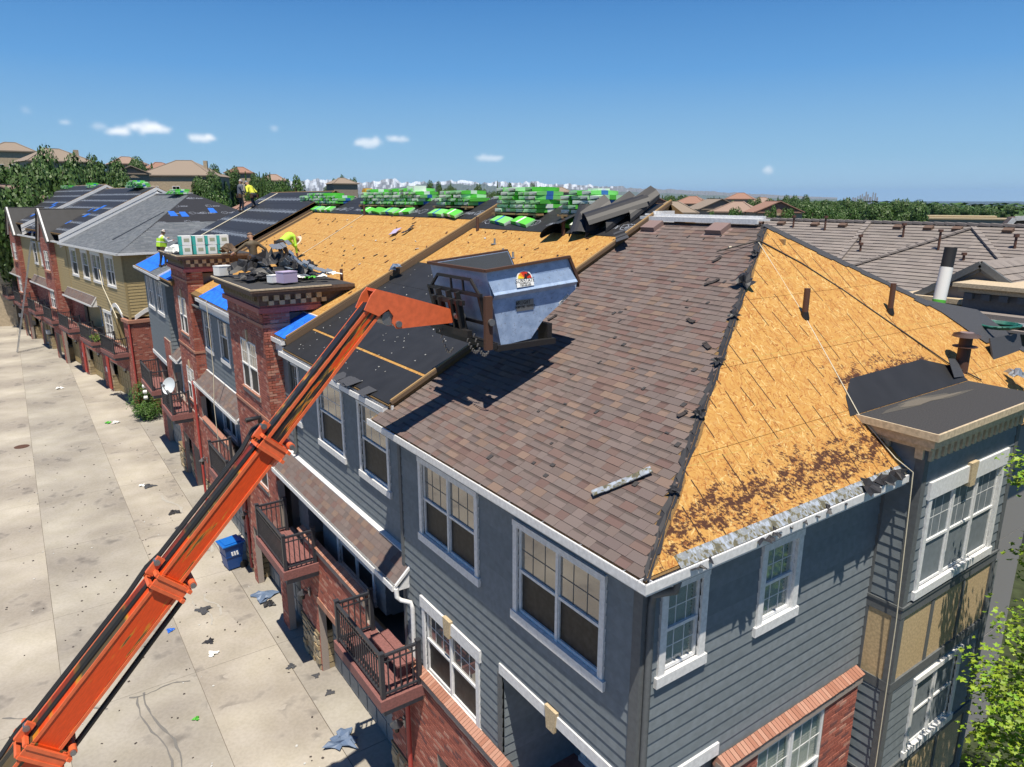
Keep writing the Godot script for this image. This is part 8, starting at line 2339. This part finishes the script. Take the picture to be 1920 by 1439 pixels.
func extra_materials() -> void:
	printed("feltprint", Color(0.14, 0.14, 0.155), Color(0.60, 0.63, 0.68), 3.0, 3, 81, 0.45)
	printed("feltstreak", Color(0.15, 0.15, 0.165), Color(0.50, 0.53, 0.58), 4.0, 8, 82, 0.42)
	printed("blueprint", Color(0.13, 0.44, 0.90), Color(0.06, 0.22, 0.55), 2.4, 4, 83, 0.40)
	# bare end slope: boards with nail lines along the rafters and dark water stains near the eave and above the bay
	var W := 2048; var H := 1024   # 14.6 m by 5.6 m
	var t := osb_tile(1024, 72)
	var im := Image.create(W, H, false, Image.FORMAT_RGB8)
	im.blit_rect(t, Rect2i(0, 0, 1024, 1024), Vector2i(0, 0)); t.flip_x(); im.blit_rect(t, Rect2i(0, 0, 1024, 1024), Vector2i(1024, 0))
	var f := FastNoiseLite.new(); f.seed = 91; f.frequency = 0.022; f.fractal_octaves = 4; f.fractal_gain = 0.62
	var g := FastNoiseLite.new(); g.seed = 92; g.frequency = 0.11; g.fractal_octaves = 3
	var pxm := W / 14.6; var pym := H / 5.6
	for y in H:
		var up := (H - 1 - y) / pym   # metres above the eave; v grows up the slope
		for x in W:
			var u := x / pxm
			var s := 0.0
			if up < 1.15: s = clampf(1.0 - absf(up - 0.42 - u * 0.035) / 0.62, 0.0, 1.0) * (1.0 if u < 5.6 else maxf(0.0, 1.0 - (u - 5.6) * 3.0))
			if u > 5.4 and u < 9.2 and up > 1.2 and up < 2.35: s = maxf(s, clampf(1.0 - absf(up - 1.75) / 0.5, 0.0, 1.0) * clampf((u - 5.4) * 2.0, 0, 1) * clampf((9.2 - u) * 1.6, 0, 1) * 0.92)
			if s <= 0.02: continue
			var a := 0.75 * f.get_noise_2d(x * 0.6 + y * 0.5, y * 0.9 - x * 0.25) + 0.55 * g.get_noise_2d(x * 0.8 - y * 0.4, y * 0.7) + 0.35 * g.get_noise_2d(x * 2.6, y * 1.6)
			var k := clampf((a + s * 0.70 - 0.46) * 3.2, 0.0, 1.0) * 0.93
			if k > 0.0: im.set_pixel(x, y, im.get_pixel(x, y).lerp(Color(0.24, 0.115, 0.075).lerp(Color(0.36, 0.19, 0.11), clampf(g.get_noise_2d(x * 3.0, y * 3.0) + 0.4, 0, 1)), k))
	var r := RandomNumberGenerator.new(); r.seed = 93
	for i in 36:   # rusty nail lines up the slope every 0.4 m, broken
		var x := (0.3 + i * 0.4) * pxm
		var y := 0.0
		while y < H:
			var l := r.randf_range(40, 150)
			if r.randf() < 0.8: px_line(im, Vector2(x + r.randf_range(-4, 4), y), Vector2(x + r.randf_range(-4, 4), y + l), r.randf_range(1.4, 2.6), Color(0.30, 0.17, 0.09))
			y += l + r.randf_range(10, 60)
	for y in [0.28, 0.55, 0.8]:   # green snapped lines and chalk
		px_line(im, Vector2(0, H * y), Vector2(W, H * y - 20), 1.0, Color(0.76, 0.66, 0.36))
	var m := mat("osbend", lin(0.65, 0.72, 0.68), 0.85)
	m.albedo_texture = ImageTexture.create_from_image(im)
	m.uv1_scale = Vector3(1.0 / 14.6, -1.0 / 5.6, 1)
	m.uv1_offset = Vector3(0, 1, 0)
	# scraped machine paint, streaks along the boom
	for k in 2:
		var p := Image.create(1024, 256, false, Image.FORMAT_RGB8)
		for y in 256:
			for x in 1024:
				var nz := f.get_noise_2d(x * 0.12 + k * 500, y * 0.9)
				var mid := absf(y / 256.0 - 0.5) * 2.0
				var c := Color(0.86, 0.30, 0.10)
				c = c * (0.95 + 0.08 * g.get_noise_2d(x * 0.2, y))
				var w := nz + (0.42 if mid > 0.45 and mid < 0.78 else 0.0) - 0.30
				if k == 1: w = nz + 0.22 + (0.1 if y > 128 else 0.0)
				if w > 0.0: c = c.lerp(Color(0.78, 0.55, 0.16), clampf(w * 9.0, 0, 1))
				if w > 0.09: c = c.lerp(Color(0.34, 0.29, 0.20), clampf((w - 0.09) * 9.0, 0, 1))
				if w > 0.22 and k == 1: c = c.lerp(Color(0.16, 0.14, 0.14), clampf((w - 0.22) * 9.0, 0, 1))
				p.set_pixel(x, y, c)
		var bm := mat(["boompaint", "boominner"][k], Color.WHITE, 0.45)
		bm.albedo_texture = ImageTexture.create_from_image(p)
	# weathered metal with lichen
	var mm := Image.create(256, 256, false, Image.FORMAT_RGB8)
	for y in 256:
		for x in 256:
			var a := f.get_noise_2d(x * 1.1, y * 1.1)
			mm.set_pixel(x, y, Color(0.66, 0.70, 0.76) if a > 0.06 else (Color(0.45, 0.42, 0.30) if a > -0.12 else Color(0.36, 0.35, 0.30)))
	mat("mossmetal", lin(0.85, 0.85, 0.85), 0.7, ImageTexture.create_from_image(mm), 0.9)
	mat("brickfar", lin(0.30, 0.10, 0.07), 0.9, M["bandbrick"].albedo_texture, 3.0)
	mat("concrete1", lin(0.46, 0.43, 0.38), 0.9, M["concrete"].albedo_texture, 0.078)
	mat("grass", lin(0.055, 0.075, 0.028), 0.95, M["bandbrick"].albedo_texture, 0.05)
	mat("yellow", lin(0.62, 0.36, 0.02), 0.5)
	vc(mat("mountain", Color.WHITE, 0.95))

func _ready() -> void:
	rng.seed = 20240607
	var cam := Camera3D.new()
	cam.name = "camera"
	cam.position = Vector3(0, 13, 0)
	cam.rotation_degrees = Vector3(-14.6, -34.9, 0)
	cam.fov = 56.80
	cam.near = 0.1
	cam.far = 60000.0
	add_child(cam)
	cam.make_current()
	var we := WorldEnvironment.new()
	we.name = "world"
	var env := Environment.new()
	var sky := Sky.new()
	var pm := PanoramaSkyMaterial.new()
	pm.panorama = ImageTexture.create_from_image(sky_image())
	sky.sky_material = pm
	env.background_mode = Environment.BG_SKY
	env.sky = sky
	env.tonemap_mode = Environment.TONE_MAPPER_LINEAR
	env.tonemap_exposure = 1.3
	env.sdfgi_enabled = true
	env.ssao_enabled = true
	env.ssil_enabled = true
	env.fog_enabled = true
	env.fog_density = 0.000028
	env.fog_light_color = Color(0.62, 0.76, 0.92)
	we.environment = env
	add_child(we)
	var sun := DirectionalLight3D.new()
	sun.name = "sun"
	sun.light_color = Color(1.0, 0.965, 0.90)
	sun.light_energy = 1.6
	sun.light_angular_distance = 0.5
	sun.shadow_enabled = true
	sun.look_at_from_position(Vector3.ZERO, Vector3(0.446, -2.42, -0.76), Vector3(0, 0, -1))
	add_child(sun)
	make_materials()
	extra_materials()
	# setting and large structure
	land()
	end_unit()
	unit_b()
	tower("near brick tower with a dark dentil cornice, its flat roof heaped with torn felt", 5.45, -23.65, -19.85, 7.34, 9.95, 0.75, true)
	unit_c()
	tower("second brick tower up the row, white cartons stacked on its flat roof", 5.65, -34.15, -30.85, 7.45, 10.15, 0.6, true)
	unit_d()
	e_house()
	gable_tower("first gabled brick tower of the far row, next to the grey-shingled roof", 16.3, 19.6)
	far_house("tan townhouse of the far row between the two gabled brick towers", 12.6, 26.9, 0.55, [12.6, 19.2])
	gable_tower("second gabled brick tower of the far row, near the left edge", 30.4, 33.4)
	far_house("tan townhouse at the far left end of the far row", 26.9, 42.0, 0.95, [25.8, 32.4])
	far_house("brown-roofed last townhouse of the far row cut by the left border", 42.0, 60.0, 0.4, [39.0, 45.6])
	tiled_neighbour()
	far_houses()
	# machine and things
	boom()
	hopper()
	bundles()
	people()
	scraps()
	ground_scraps()
	props()
	plants()
	far_trees()
	horizon()
	print("bundles ", n_bundles)
